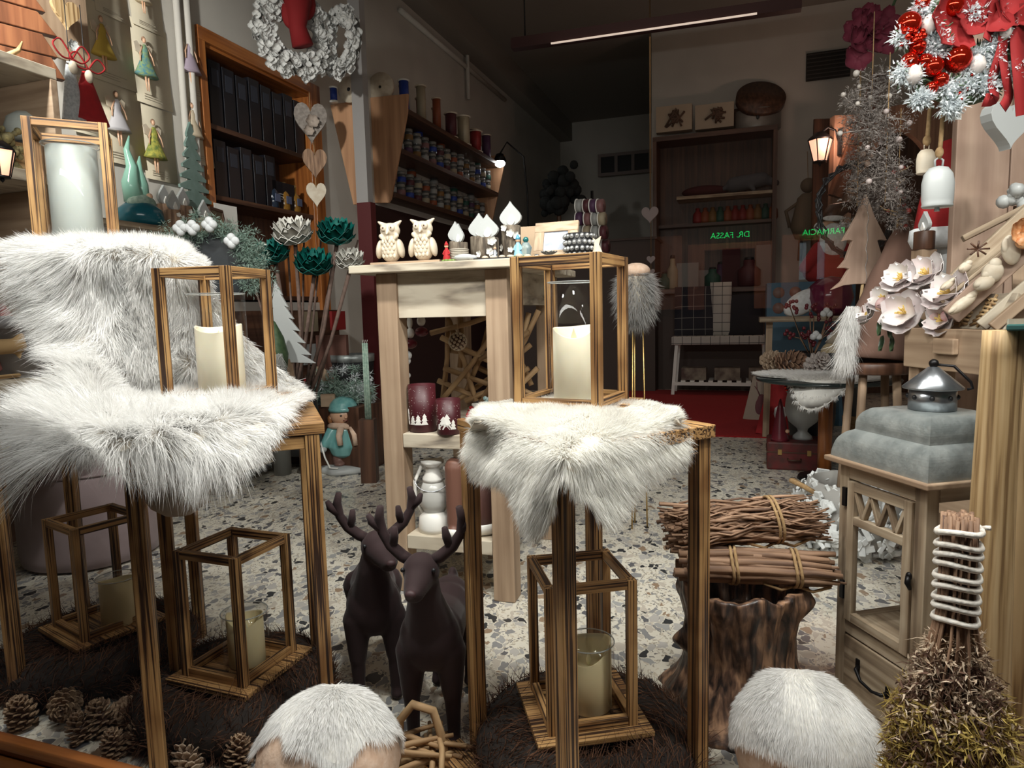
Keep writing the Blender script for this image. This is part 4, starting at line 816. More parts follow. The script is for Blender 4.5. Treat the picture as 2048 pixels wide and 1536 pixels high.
# ================================================================ cabinet lantern
def cabinet():
    Lp = Vector((.84, 1.79)); Fp = Vector((.915, 1.447)); d = (Fp - Lp).normalized(); nrm = Vector((-d.y, d.x)); nrm = nrm if nrm.x > 0 else -nrm
    S = .345; cen = Lp + (Fp - Lp) / 2 + nrm * (S / 2); rz = math.atan2(d.y, d.x)     # local x runs along the door, local -y is the door side? (nrm is +y)
    t = thing('cabinet_lantern', 'large wooden cabinet lantern with galvanised metal roof, door and drawer', 'lantern', (cen.x, cen.y, 0), rz)
    if abs(Vector((-d.y, d.x)).x - nrm.x) > .1: raise RuntimeError('cab')
    s = .143; H = .68; p = .034; g = M['grey_wood']; m = MB()
    for sx in (-1, 1):
        for sy in (-1, 1): m.bar((sx * (s - p / 2), sy * (s - p / 2), 0), (sx * (s - p / 2), sy * (s - p / 2), H), p, p, (0, 1, 0))
    for z in (.025, .235, H - .02):
        for q in (-1, 1):
            m.bar((-(s - p), q * (s - .013), z), (s - p, q * (s - .013), z), .026, .035 if z < .6 else .04); m.bar((q * (s - .013), -(s - p), z), (q * (s - .013), s - p, z), .026, .035 if z < .6 else .04)
    m.build('frame', g, t, .002)
    m = MB(); m.b2(-s + .01, s - .01, -s + .01, s - .01, .03, .045).b2(-s + .01, s - .01, -s + .01, s - .01, .235, .25); m.build('floor_board', g, t)
    m = MB(); [m.b2(q * (s - .02) - .004, q * (s - .02) + .004, -(s - p), s - p, .04, .22) for q in (-1, 1)]; m.b2(-(s - p), s - p, s - .024, s - .016, .04, .22); m.build('side_panel', g, t)
    dr = MB().b2(-(s - p) + .002, s - p - .002, -s - .002, -s + .016, .047, .213).build('drawer', g, t, .002)
    MB().tube([(-.05, -s - .004, .15), (-.045, -s - .016, .145), (-.02, -s - .022, .128), (.02, -s - .022, .122), (.045, -s - .016, .125), (.05, -s - .004, .13)], [.006, .005, .004, .004, .005, .006], 8).build('handle', M['black'], dr)
    MB().b2(-.058, -.046, -s - .006, -s - .001, .13, .168).b2(.046, .058, -s - .006, -s - .001, .11, .148).build('handle_plate', M['black'], dr)
    # door: stiles, rails, zigzag fretwork, glass
    x0, x1, z0, z1 = -(s - p) + .002, s - p - .002, .256, H - .045; b = .024; y0, y1 = -s - .006, -s + .012; zf = z1 - .105
    m = MB(); m.b2(x0, x0 + b, y0, y1, z0, z1).b2(x1 - b, x1, y0, y1, z0, z1).b2(x0 + b, x1 - b, y0, y1, z0, z0 + b).b2(x0 + b, x1 - b, y0, y1, z1 - b, z1).b2(x0 + b, x1 - b, y0, y1, zf - .008, zf + .014)
    xs = np.linspace(x0 + b, x1 - b, 7); ys = (y0 + .003 + y1) / 2
    for i in range(6): za, zb = (zf + .012, z1 - b) if i % 2 else (z1 - b, zf + .012); m.bar((xs[i], ys, za), (xs[i + 1], ys, zb), .010, .016, (0, 1, 0))
    dm = m.build('door', g, t, .0015)
    MB().b2(x0 + b, x1 - b, ys - .001, ys + .001, z0 + b, zf).build('door_glass', M['glass'], dm)
    MB().ell((x1 + .005, y0 - .006, .46), (.008, .006, .010)).tube([(x1 + .005, y0 - .008, .46), (x1 + .008, y0 - .012, .445), (x1 + .012, y0 - .008, .43)], [.006, .007, .004], 8).build('latch', M['black'], dm)
    for z in (.31, .565): MB().b2(x0 - .016, x0 - .003, y0 - .003, y0 + .004, z, z + .05).build('hinge', M['black'], dm)
    for q in (1,): MB().b2(-(s - p), s - p, s - .010, s - .008, .255, H - .04).build('back_glass', M['glass'], t)
    for q in (-1, 1): MB().b2(q * (s - .012) - .001, q * (s - .012) + .001, -(s - p), s - p, .255, H - .04).build('side_glass', M['glass'], t)
    e = S / 2; MB().b2(-e, e, -e, e, H, H + .014).build('eave_board', M['pale'], t, .003)
    # roof: two bulging steps, square in plan
    prof = [(.160, .0), (.160, .005), (.158, .022), (.150, .048), (.136, .066), (.122, .074), (.120, .078), (.119, .098), (.111, .118), (.096, .132), (.084, .136), (0, .138)]
    pf = catmull(np.array(prof[:-1]), np.linspace(0, len(prof) - 2, 40)); prof = [tuple(q) for q in pf] + [prof[-1]]; V = []; K = 6
    for r, z in prof:
        ring = []
        for a, bq in (((-1, -1), (1, -1)), ((1, -1), (1, 1)), ((1, 1), (-1, 1)), ((-1, 1), (-1, -1))):
            for k in range(K): f = k / K; ring.append(((a[0] + (bq[0] - a[0]) * f) * r, (a[1] + (bq[1] - a[1]) * f) * r, z + H + .014))
        V += ring
    n = 4 * K; F = [(i * n + k, i * n + (k + 1) % n, (i + 1) * n + (k + 1) % n, (i + 1) * n + k) for i in range(len(prof) - 1) for k in range(n)]
    ro = MB().raw(V, F).build('roof', M['galv'], t); ro.data.polygons.foreach_set('use_smooth', [False] * len(ro.data.polygons))
    zt = H + .152; ch = MB(); ch.lathe([(.053, zt), (.052, zt + .055), (.04, zt + .055)], 32); ch.build('chimney', M['galv2'], t)
    h = MB(); [h.ell((.0525 * math.cos(a), .0525 * math.sin(a), zt + .032), (.006, .006, .0065), None, 10, 8) for a in np.linspace(0, 2 * PI, 9)[:-1]]; h.build('vent_hole', M['dark'], t)
    MB().lathe([(.066, zt + .052), (.067, zt + .056), (.012, zt + .105), (0, zt + .108)], 36).build('cone_cap', M['galv2'], t)
    kb = MB().ell((0, 0, zt + .114), .011).build('knob', M['black'], t)
    MB().tube([(0, 0, zt + .112), (.03, .03, zt + .108), (.055, .055, zt + .07), (.058, .058, zt + .055), (.05, .05, zt + .052)], .0035, 8).build('ring_handle', M['black'], t)
    for x, y, r, h_, lab in ((.055, .02, .036, .16, 'taller white pillar candle at the back inside the cabinet lantern'), (.05, -.06, .034, .12, 'shorter white pillar candle in front inside the cabinet lantern')):
        ca, sa = math.cos(rz), math.sin(rz); candle_glass((cen.x + x * ca - y * sa, cen.y + x * sa + y * ca, .251), lab, r, h_, 0, 0, 'wax_white', .002, 0, False, .01)
cabinet()
# ---------------------------------------------------------------- log posts carrying a glass shelf at the right edge
t = thing('log_stand', 'stand of two peeled logs with a dark glass top at the right edge', 'stand', (0, 0, 0))
pa = Y(1992, 1000, 1.20); pb = Y(2062, 1000, 1.27)
for p, r, wv in ((pa, .035, .08), (pb, .047, .1)):
    n = 24; V = []; ks = 24; Hh = 1.045
    for i in range(ks + 1):
        z = Hh * i / ks; cx = .006 * math.sin(z * 4 + r * 50); rr = r * (1 + .06 * math.sin(z * 5)) * (1.12 - .12 * z)
        for k in range(n): a = 2 * PI * k / n; V.append((p.x + cx + rr * math.cos(a) * (1 + .03 * math.sin(3 * a + z * 3)), p.y + rr * math.sin(a), z))
    V = np.array(V); F = [(i * n + k, i * n + (k + 1) % n, (i + 1) * n + (k + 1) % n, (i + 1) * n + k) for i in range(ks) for k in range(n)] + [tuple(range(n))[::-1], tuple(ks * n + k for k in range(n))]
    MB().raw(V, F, np.stack([V[:, 2], (V[:, 0] - p.x), (V[:, 1] - p.y)], 1)).build('log', M['log'], t)
fl_ = Vector((pa.x - .035, pa.y - .05)); bl2 = fl_ * 1.28; cr = [fl_, fl_ + Vector((.42, -.06)), bl2 + Vector((.42, -.06)), bl2]
MB().raw([(q.x, q.y, 1.045 + z) for z in (0.0, .012) for q in cr], [(3, 2, 1, 0), (4, 5, 6, 7), (0, 1, 5, 4), (1, 2, 6, 5), (2, 3, 7, 6), (3, 0, 4, 7)], smooth=False).build('glass_top', mat('green_glass_edge', (.05, .13, .12), .1), t, .003)
# dried bouquet tied with yarn, hanging before the logs
bq = Y(1912, 1200, 1.10); t = thing('dried_bouquet', 'dried brown moss and twig bouquet bound with white yarn, hung upside down', 'dried bouquet', (bq.x, bq.y, Y(1912, 1150, 1.10).z - .16)); rs = random.Random(14); H0 = .27
m = MB()
for k in range(150):
    a = rs.uniform(0, 6.28); q = .026 * math.sqrt(rs.random()); ex = rs.uniform(.3, 1) ** .6 * .095; x, y = q * math.cos(a), q * math.sin(a); zb = -rs.uniform(.12, .34); yb = math.sin(a) * ex * .8
    m.tube([(x, y, H0 - rs.uniform(0, .018)), (x * 1.0, y, .10), (x * 1.5, y * 1.4, .045), (math.cos(a) * ex * .55 + x, yb * .6, -.07), (math.cos(a) * ex + rs.uniform(-.02, .02), yb + rs.uniform(-.02, .02), zb)], [.0035, .0032, .0026, .002, .0012], 5)
m.build('stems', M['twig'], t)
m = MB()
for k in range(9):
    z = .085 + .019 * k + rs.uniform(-.003, .003); tl = rs.uniform(-.35, .35); m.tube([(.033 * math.cos(a), .030 * math.sin(a), z + .012 * tl * math.sin(a + k) + .004 * math.sin(2 * a)) for a in np.linspace(0, 2 * PI, 25)], .0052, 7, False)
m.tube([(.03, .0, .24), (.038, -.01, .245), (.042, -.015, .246)], .0042, 6).tube([(.03, -.01, .03), (.05, -.01, -.01), (.052, -.012, -.03)], [.004, .007, .012], 6)
m.build('yarn_binding', M['yarn'], t)
def tufts(n, zr, spread, lf, mt, nm, seed):
    r2 = np.random.RandomState(seed); a = r2.rand(n) * 2 * PI; z = r2.uniform(zr[0], zr[1], n); q = spread(z) * np.sqrt(r2.rand(n)); P = np.stack([q * np.cos(a), q * np.sin(a) * .75, z], 1)
    K = 5; P = np.repeat(P, K, 0) + r2.normal(0, .004, (n * K, 3)); D = r2.normal(0, 1, (n * K, 3)); hairs(nm, P, D, lf, .0019, mt, t, .2, .5, seed, 2)
sp_f = lambda z: np.clip(.035 + (.06 - z) * .42, .025, .105)
tufts(2600, (-.30, .06), sp_f, .013, furmat('dry_blossom', (.40, .28, .19), (.8, .66, .5), .2), 'dry_blossoms', 1)
tufts(1500, (-.26, .02), sp_f, .015, furmat('dry_leaf', (.10, .055, .04), (.2, .12, .09), .2), 'dry_leaves', 2)
tufts(1700, (-.24, -.06), lambda z: sp_f(z) * 1.0, .02, furmat('moss_gold', (.36, .26, .07), (.56, .42, .14), .2), 'golden_moss', 3)
# ================================================================ left wall
def wallpt(x, y, off=0.0): p = UU(x, y, UL + off); return p.x * EV[0] + p.y * EV[1], p.z
WR = PI / 2 - _a                      # turns a thing so that its front looks away from the left wall (+u)
fig_m = dict(ochre=mat('ochre_cloth', (.55, .38, .06), .8), blue=mat('teal_print', (.08, .25, .32), .8, (.3, .4, .15), 60), lilac=mat('lilac_cloth', (.42, .34, .42), .8), cream=mat('cream_cloth', (.6, .5, .36), .8), greeny=mat('green_print', (.14, .2, .05), .8, (.5, .45, .08), 50), grey=mat('grey_pleats', (.5, .48, .5), .8), red=M['red'])
tree_wood = woodmat('tree_ornament_wood', (.24, .095, .04), (.17, .06, .025), (.09, .03, .012), 26, 1.2, (.3, .5, .65), .5)
def fairy(loc, rz, lab, h, dress, wings=True):
    """paper-doll fairy: modelled body, flared skirt, wings"""
    t = thing('fairy_ornament', lab, 'fairy doll', loc, rz); d = fig_m[dress]
    sk = MB(); sk.lathe([(h * .24, h * .26), (h * .22, h * .30), (h * .14, h * .46), (h * .065, h * .62), (h * .075, h * .70), (h * .035, h * .80), (0, h * .80)], 16, sy=.55, wob=lambda a, z: 1 + .05 * math.sin(8 * a)); sk.build('dress', d, t)
    MB().ell((0, 0, h * .88), (h * .035, h * .03, h * .05), None, 10, 8).build('head', M['skin'], t); MB().ell((0, h * .012, h * .90), (h * .042, h * .03, h * .05), None, 10, 8).build('hair', M['twig'], t)
    for s in (-1, 1):
        MB().tube([(s * h * .03, 0, h * .3), (s * h * .03, -.002, h * .14), (s * h * .02, -.004, 0.0)], [h * .018, h * .016, h * .010], 8).build('leg', M['skin'], t)
        MB().tube([(s * h * .05, 0, h * .76), (s * h * .13, -h * .02, h * .62), (s * h * .15, -h * .04, h * .48)], [h * .016, h * .014, h * .010], 6).build('arm', M['skin'], t)
        if wings: MB().prism([(0, h * .70), (s * h * .13, h * .84), (s * h * .2, h * .80), (s * h * .17, h * .66), (s * h * .05, h * .62)][::s], h * .03, h * .045).build('wing', M['offwhite'], t)
    return t
sheets = [((175, 18), (262, 168), 'ochre', (215, 28, 142), 'sheet with the ochre-coated fairy'), ((265, 52), (335, 212), 'blue', (300, 70, 182), 'sheet with the blue and green fairy'), ((188, 150), (282, 328), 'grey', (245, 178, 292), 'sheet with the white pleated fairy'),
          ((283, 218), (347, 362), 'greeny', (318, 234, 346), 'sheet with the green and yellow fairy'), ((366, 50), (408, 200), 'lilac', (388, 68, 172), 'sheet with the lilac fairy'), ((376, 190), (420, 330), 'cream', (394, 202, 300), 'sheet with the cream fairy'),
          ((258, -40), (320, 60), 'cream', (292, -60, 26), 'sheet at the top edge, fairy legs only'), ((185, -60), (250, 35), None, None, 'blank cream sheet at the top edge left'), ((140, 160), (205, 270), None, None, 'cream sheet behind the red bag')]
for (x0, y0), (x1, y1), dr, fg, lab in sheets:
    xm = (x0 + x1) / 2; va, _ = wallpt(x0, (y0 + y1) / 2); vb, _ = wallpt(x1, (y0 + y1) / 2); _, za = wallpt(xm, y0); _, zb = wallpt(xm, y1); vm = (va + vb) / 2
    t = thing('paper_sheet', 'cream paper ' + lab + ' on the left wall', 'paper sheet', W(UL, vm, zb), WR); wdt, hh = abs(vb - va), abs(za - zb)
    m = MB(); K = 8; V = []
    for k in range(K + 1): f = k / K; yy = -.006 - .012 * f ** 3; V += [(-wdt / 2, yy, hh * (1 - f)), (wdt / 2, yy, hh * (1 - f)), (-wdt / 2, yy + .002, hh * (1 - f)), (wdt / 2, yy + .002, hh * (1 - f))]
    for k in range(K): b = 4 * k; m.raw(V[b:b + 8], [(0, 4, 5, 1), (2, 3, 7, 6), (0, 2, 6, 4), (1, 5, 7, 3)])
    m.build('paper', M['paper'], t)
    m = MB(); rs = random.Random(int(xm)); [m.b2(-wdt * .3, wdt * rs.uniform(.05, .3), -.0195, -.018, hh * (.06 + .03 * k), hh * (.06 + .03 * k) + .003) for k in range(3)]; m.build('faint_print', mat('faint_print', (.42, .37, .29), .9), t)
    if dr:
        fx, f0, f1 = fg; v_, z0_ = wallpt(fx, f1, .06); v2, z1_ = wallpt(fx, f0, .06); cols = dict(ochre='ochre coat', blue='blue and green dress', grey='white pleated dress', greeny='green and yellow dress', lilac='lilac dress', cream='cream dress')
        fairy(W(UL + .045, v_, z0_), WR, 'fairy doll in ' + cols[dr] + ' pinned on its cream sheet' + (', cut by the top edge' if f0 < 0 else ''), z1_ - z0_, dr)
# wooden board with heart at the top left
q = UU(131, 120, UL + .2); t = thing('wooden_board', 'light wooden board with a hanging wooden heart at the top left', 'board', q, WR); MB().b2(-.15, .15, 0, .018, 0, .9).build('board', M['pale'], t, .004)
q = UU(132, 35, UL + .3); t = thing('wooden_heart', 'plain wooden heart hanging on a cord in front of the light board', 'heart', (q.x, q.y, q.z - .06), WR); MB().prism(heartpoly(.15, .15), -.01, .01).build('heart', M['log'], t, .002); MB().tube([(0, 0, .13), (0, 0, .45)], .002, 5).build('cord', M['jute'], t)
q = UU(145, 92, UL + .3); t = thing('white_flower_charm', 'little white flower charm below the wooden heart', 'charm', q, WR); m = MB(); flower(m, (0, 0, 0), .03, facing(0), 6, .3); m.build('petals', M['porcelain'], t)
# shelf unit at the far left
us = -2.62
def sv(x, y): p = UU(x, y, us); return p.x * EV[0] + p.y * EV[1], p.z
vE, _ = sv(118, 200); _, zA = sv(118, 140); _, zB = sv(60, 340); _, zC = sv(60, 770)
t = thing('shelf_unit', 'pale worn wooden shelf unit at the left edge of the window', 'shelf unit', W(0, 0, 0), YAW)
for z, nm in ((zA, 'shelf'), (zB, 'shelf'), (zC + .02, 'shelf'), (.62, 'shelf')): MB().b2(-3.46, us, 1.05, vE, z - .045, z).build(nm, M['white_wood'], t, .003)
for (z0_, z1_) in ((.62, zC - .025), (zC + .02, zB - .045), (zB, zA - .045)): MB().b2(-3.46, us, vE - .03, vE, z0_, z1_).build('side_board', M['pale'], t, .003)
MB().b2(-3.46, -3.44, 1.05, vE - .03, .62, zC - .03).b2(-3.46, -3.44, 1.05, vE - .03, zC + .02, zB - .05).b2(-3.46, -3.44, 1.05, vE - .03, zB, zA - .05).build('back_board', M['brown_wood'], t)
def onshelf(x, y, u, z): p = UU(x, y, u); q = p.x * EV[0] + p.y * EV[1]; return W(u, q, z)
q = onshelf(30, 120, -2.78, zA); t = thing('wooden_tree_ornament', 'reddish layered wooden fir tree ornament on the top left shelf', 'ornament', q, toward(q) + .3)
for k, (w0, w1) in enumerate(((.17, .125), (.15, .10), (.155, .09), (.12, .06))): MB().prism([(-w0, .085 * k), (w0, .085 * k), (w1, .085 * k + .08), (-w1, .085 * k + .08)], -.02, .02).build('wooden_layer', tree_wood, t, .003)
q = onshelf(8, 70, -2.72, zA); t = thing('carved_horn', 'curved pale carved tip on the top left shelf', 'ornament', q, WR); MB().tube([(-.05, 0, .01), (0, 0, .02), (.05, 0, .06), (.07, 0, .10)], [.014, .013, .009, .003], 8).build('tip', M['log'], t)
q = onshelf(52, 250, -2.80, zB + .13); t = thing('wood_block', 'wooden block under the round white candle, painted with a small tree', 'block', (q.x, q.y, zB), WR); MB().b2(-.10, .10, -.06, .06, 0, .13).build('block', M['log'], t, .003); MB().prism([(x - .03, z + .03) for x, z in tree_shape(.05, .07, 4)], -.063, -.0605).build('painted_tree', M['galv2'], t)
t = thing('round_candle', 'round white candle with wick on a wooden block on the left shelf', 'candle', (q.x, q.y, zB + .131), WR); MB().lathe([(.04, 0), (.042, .02)], 20).build('metal_foot', M['galv2'], t); MB().lathe([(.045, .02), (.068, .035), (.078, .075), (.066, .115), (.035, .138), (0, .143)], 28).build('wax', M['wax_white'], t); MB().tube([(0, 0, .14), (.002, 0, .17)], .002, 5).build('wick', M['white'], t)
q = onshelf(8, 270, -2.72, zB); t = thing('moss_bunch', 'bunch of yellow-green dried moss at the left edge of the shelf', 'moss', q); rs = random.Random(5); m = MB(); [m.ell((rs.uniform(-.04, .04), rs.uniform(-.03, .03), rs.uniform(.01, .16)), rs.uniform(.01, .02), None, 6, 5) for k in range(60)]; m.build('moss', mat('moss_yellow', (.3, .24, .1), .9, (.14, .12, .06), 80), t)
# warm little lamp at the left edge (a coach lamp like the one on the right)
def coach_lamp(loc, rz, label, s=1.0, bracket=True, power=2.0):
    t = thing('coach_lamp', label, 'wall lamp', loc, rz, scale=s); g = mat('lamp_glow', (1, .5, .33), .5, emit=1.3)
    MB().lathe([(.028, .0), (.05, .09), (.0, .091)], 6).build('lamp_glass', g, t); m = MB()
    for k in range(6): a = 2 * PI * k / 6; m.bar((.029 * math.cos(a), .029 * math.sin(a), 0), (.052 * math.cos(a), .052 * math.sin(a), .092), .004, .004)
    m.lathe([(.03, -.008), (.03, 0), (0, 0)], 6).lathe([(.056, .092), (.05, .10), (.02, .125), (0, .13)], 6).lathe([(.0, -.025), (.008, -.015), (.006, -.008)], 8); m.build('metal_cage', M['black'], t)
    if bracket: MB().tube([(0, 0, .12), (.03, 0, .145), (.06, 0, .13), (.075, 0, .08)], .006, 8).b2(.07, .085, -.015, .015, .02, .13).build('bracket', M['black'], t)
    return t
coach_lamp(Y(4, 352, 2.3), 0, 'warm pink-glowing coach lamp cut by the left edge of the picture', .9, False)
# tall white and red felt bags hanging by the sheets
for x, y, wtop, wb, h, mt_, lab, nm in ((150, 245, .05, .12, .27, mat('grey_glitter', (.4, .42, .44), .5, (.6, .62, .63), 90), 'silver grey conical felt figure hanging left of the red one', 'hanging_cone'), (180, 245, .06, .20, .23, M['red'], 'red conical dress figure with bow hanging before the paper sheets', 'hanging_dress')):
    q = UU(x, y, UL + .55); t = thing(nm, lab, 'hanging ornament', q, WR); MB().lathe([(wb / 2, 0), (wb / 2 * .98, .01), (wtop / 2, h * .85), (wtop * .3, h), (0, h)], 20, sy=.5, wob=lambda a, z: 1 + .03 * math.sin(10 * a)).build('cone', mt_, t)
    MB().tube([(0, 0, h), (0, 0, h + .3)], .002, 5).build('cord', M['dark'], t)
    if 'red' in lab:
        m = MB()
        for s in (-1, 1): m.tube(catmull(np.array([(0, -.02, h * 1.04), (s * .05, -.02, h * 1.3), (s * .09, -.02, h * 1.18), (s * .05, -.02, h * 1.02), (0, -.02, h * 1.04)]), np.linspace(0, 4, 20)), .004, 6)
        m.build('bow', M['ribbon'], t); MB().ell((0, -.02, h * .9), (.02, .015, .03)).build('head', M['offwhite'], t)
# silver branch twinkle sprig at the sheet line
# long shelf board along the wall with ornaments
s0, s1 = UU(255, 442, UL + .32), UU(440, 462, UL + .32); vv0 = s0.x * EV[0] + s0.y * EV[1]; vv1 = s1.x * EV[0] + s1.y * EV[1]; zs = s0.z
t = thing('wall_shelf', 'narrow brown wooden shelf on the left wall with stump ornaments', 'shelf', W(0, 0, 0), YAW); MB().b2(UL, UL + .32, vv0 - .3, vv1, zs - .03, zs).build('board', M['grey_wood'], t, .003)
for vq in (vv0 - .2, vv1 - .1): MB().b2(UL, UL + .25, vq - .01, vq + .01, zs - .15, zs - .031).build('shelf_bracket', M['grey_wood'], t)
def ws(x, off=.2): r_ = UU(x, 430, UL + off); return W(UL + off, r_.x * EV[0] + r_.y * EV[1], zs)
t = thing('gnome_figure', 'teal glazed gnome with two curling pale green horns on the left wall shelf', 'gnome figurine', ws(280), WR); MB().lathe([(.10, 0), (.13, .03), (.12, .09), (.06, .14), (0, .15)], 24).build('body', mat('teal_glaze', (.01, .11, .15), .2), t)
m = MB(); m.ell((0, -.02, .13), (.09, .06, .05)); m.build('beard', M['sage'], t); gg = mat('mint_glaze', (.25, .48, .38), .2)
m = MB(); m.tube([(-.03, 0, .14), (-.05, 0, .24), (-.03, 0, .33), (-.055, 0, .42), (-.03, 0, .50)], [.055, .045, .03, .016, .004], 12).tube([(.02, 0, .14), (.03, 0, .24), (.015, 0, .32), (.03, 0, .40)], [.045, .035, .022, .004], 12); m.build('curled_hat', gg, t); MB().ell((.03, -.05, .17), .018).build('nose', M['skin'], t)
for i, (x, hh, lab) in enumerate(((330, .16, 'leftmost white-heart stump ornament on the left wall shelf'), (348, .11, 'lower white-heart stump ornament in front of the two tall ones on the left wall shelf'), (368, .17, 'tall white-heart stump ornament beside the green wooden tree'), (408, .09, 'rightmost white-heart stump ornament on the left wall shelf'))):
    flame_log(ws(x, .26 if i in (1, 3) else .14), WR + .2, lab, .055, hh, .12, .12, 5, 20 + i, M['twig'])
q = ws(392, .07); t = thing('wooden_fir', 'grey-green wooden fir tree on a stem behind the stump ornaments', 'wooden tree', q, WR + .1); pl = [(0, .74)]
for k in range(9): z = .66 - k * .068; ww = .04 + .020 * k; pl += [(ww, z), (ww * .97, z + .012 - .03), (.03, z - .02)]
pl += [(.02, 0), (-.02, 0)] + [(-x, z) for x, z in pl[:0:-1]]
MB().prism(pl, -.008, .008).build('tree_board', mat('sage_paint', (.16, .24, .21), .7, (.2, .29, .26), 20), t)
frame('picture_frame', ws(440, .16), WR + .3, 'dark narrow picture frame with card behind it at the end of the wall shelf', .2, .2, .02, M['brown_wood'], mat('dark_pic', (.07, .05, .04), .6, (.4, .3, .16), 6), .15)
t = thing('greeting_card', 'white card standing behind the dark frame on the wall shelf', 'card', ws(452, .06), WR); MB().b2(-.11, .11, -.002, .002, 0, .25).build('card', M['white'], t)
# cotton and moss garland over a black plate
q = Y(415, 500, 3.0); t = thing('cotton_wreath', 'wreath of frosted moss and white cotton bolls on a black plate behind the sheepskin', 'wreath', (q.x, q.y, q.z - .16), 0); rs = random.Random(12)
MB().ell((0, .03, .09), (.2, .02, .15)).build('black_plate', mat('slate_plate', (.04, .045, .05), .5), t)
Cn = []
for k in range(260): a = rs.uniform(-.6, PI + .5); rr = .215 + rs.gauss(0, .03); Cn.append((math.cos(a) * rr, rs.uniform(-.04, .02), math.sin(a) * rr * .85 + .08))
tufts_at('frosted_moss', Cn, 34, .016, .016, .0016, M['sage_tuft'], t, 3)
for (bx, bz) in ((-.085, .25), (-.035, .25), (.04, .262), (.13, .19)):
    m = MB(); [m.ell((bx + .015 * math.cos(a), -.055, bz + .015 * math.sin(a)), .019, None, 10, 7) for a in (0, 1.57, 3.14, 4.71)]; m.build('cotton_boll', M['snowy'], t)
t['label'] = 'garland of frosted moss and white cotton bolls on a black plate behind the sheepskin'
# mauve pouf and things at the far left
q = G(150, 1148); q = q + Vector((-.07, .26, 0)); t = thing('pouf', 'mauve velvet pouf on the floor behind the left lanterns', 'pouf', q); MB().lathe([(.25, 0), (.285, .015), (.295, .06), (.295, .40), (.28, .44), (.22, .455), (0, .46)], 48).build('cushion', M['mauve'], t); MB().tube([(.29 * math.cos(a), .29 * math.sin(a), .43) for a in np.linspace(0, 2 * PI, 49)], .006, 6, False).build('piping', M['mauve'], t)
q = onshelf(14, 735, -2.75, zC + .02); t = thing('rocking_horse', 'small pale wooden rocking horse on the left shelf', 'toy horse', q, WR); blob('body', [((-.06, 0, .13), (.06, 0, .13), .032, .03), ((.055, 0, .14), (.09, 0, .22), .026, .02), ((.09, 0, .225), (.13, 0, .195), .022, .014), ((-.06, 0, .12), (-.075, 0, .02), .016, .011), ((.05, 0, .12), (.065, 0, .02), .016, .011)], M['log'], t, .006, 3)
MB().tube([(-.12, 0, .03), (-.06, 0, .012), (.06, 0, .012), (.12, 0, .03)], .009, 6).build('rocker', M['log'], t)
q = onshelf(38, 735, -2.80, zC + .02); t = thing('felt_star', 'dusty pink felt star leaning on the left shelf', 'star', q, rot=(-.2, 0, WR)); MB().prism([(math.sin(k * PI / 5) * (.16 if k % 2 == 0 else .075), .15 + math.cos(k * PI / 5) * (.16 if k % 2 == 0 else .075)) for k in range(10)], -.015, .015).build('star', mat('pink_felt', (.38, .15, .14), .9), t, .004)
q = onshelf(20, 440, -2.9, zC + .3)
t = thing('lidded_box', 'round greyish box half hidden behind the sheepskin on the left shelf', 'box', onshelf(25, 450, -2.85, zC + .02), WR); MB().lathe([(.15, 0), (.15, .2), (.155, .2), (.155, .25), (0, .25)], 30).build('box', mat('grey_box', (.3, .29, .3), .8), t)
# ---------------------------------------------------------------- cabinet of black boxes in the left wall
uc = UL + .002; UB = UL - .355
t = thing('wall_cabinet', 'varnished wooden wall cabinet with open shelves of black boxes', 'cabinet', W(0, 0, 0), YAW)
MB().b2(UB, uc, vL - .018, vR - .002, zt - .05, zt - .002).build('top_board', M['orange_wood'], t, .003)
MB().b2(UB, uc, vR - .05, vR - .002, zbm + .002, zt - .051).build('right_side', M['orange_wood'], t, .003); MB().b2(UB, uc, vL - .018, vL + .02, zbm + .002, zt - .051).build('left_side', M['orange_wood'], t, .003)
MB().b2(uc, uc + .03, vR - .05, vR + .08, zbm - .3, zt + .06).b2(uc, uc + .03, vL - .06, vR - .05, zt - .03, zt + .06).b2(uc, uc + .03, vL - .06, vL + .0, zbm - .3, zt - .03).build('front_trim', M['orange_wood'], t, .003)
MB().b2(UB, UB + .02, vL + .02, vR - .05, zbm + .002, zt - .051).build('back', M['brown_wood'], t)
zm1, zm2 = cvz(500, 272)[1], cvz(500, 403)[1]
for z in (zm1, zm2, zbm + .05): MB().b2(UB + .021, uc - .01, vL + .021, vR - .051, z - .035, z).build('shelf', M['brown_wood'], t, .002)
bxm = mat('black_box', (.009, .009, .013), .35); lbl = mat('box_label', (.03, .035, .05), .5)
def blackbox(v, z, w_, h_, lab, i):
    t = thing('black_box', lab, 'box', W(uc - .16, v, z), WR, 'black boxes in the wall cabinet'); MB().b2(-w_ / 2, w_ / 2, -.12, .12, 0, h_).build('box', bxm, t, .002)
    MB().b2(-w_ * .3, w_ * .3, -.123, -.1205, h_ * .62, h_ * .88).build('spine_label', lbl, t); return t
n = 8; dv = (vR - .09 - vL - .06) / n; h1 = (zt - .05 - zm1) * .9; h2 = (zm1 - .035 - zm2) * .88; ordn = ['first', 'second', 'third', 'fourth', 'fifth', 'sixth', 'seventh', 'eighth']
for k in range(n): blackbox(vL + .08 + dv * (k + .5), zm1, dv * .86, h1 * (1 - .03 * (k % 3)), 'tall black box on the upper cabinet shelf, ' + ordn[k] + ' from the left', k)
for k in range(5): blackbox(vL + .08 + dv * (k + .5), zm2, dv * .86, h2 * (1 - .06 * (k % 2)), 'tall black box on the second cabinet shelf, ' + ordn[k] + ' from the left', k)
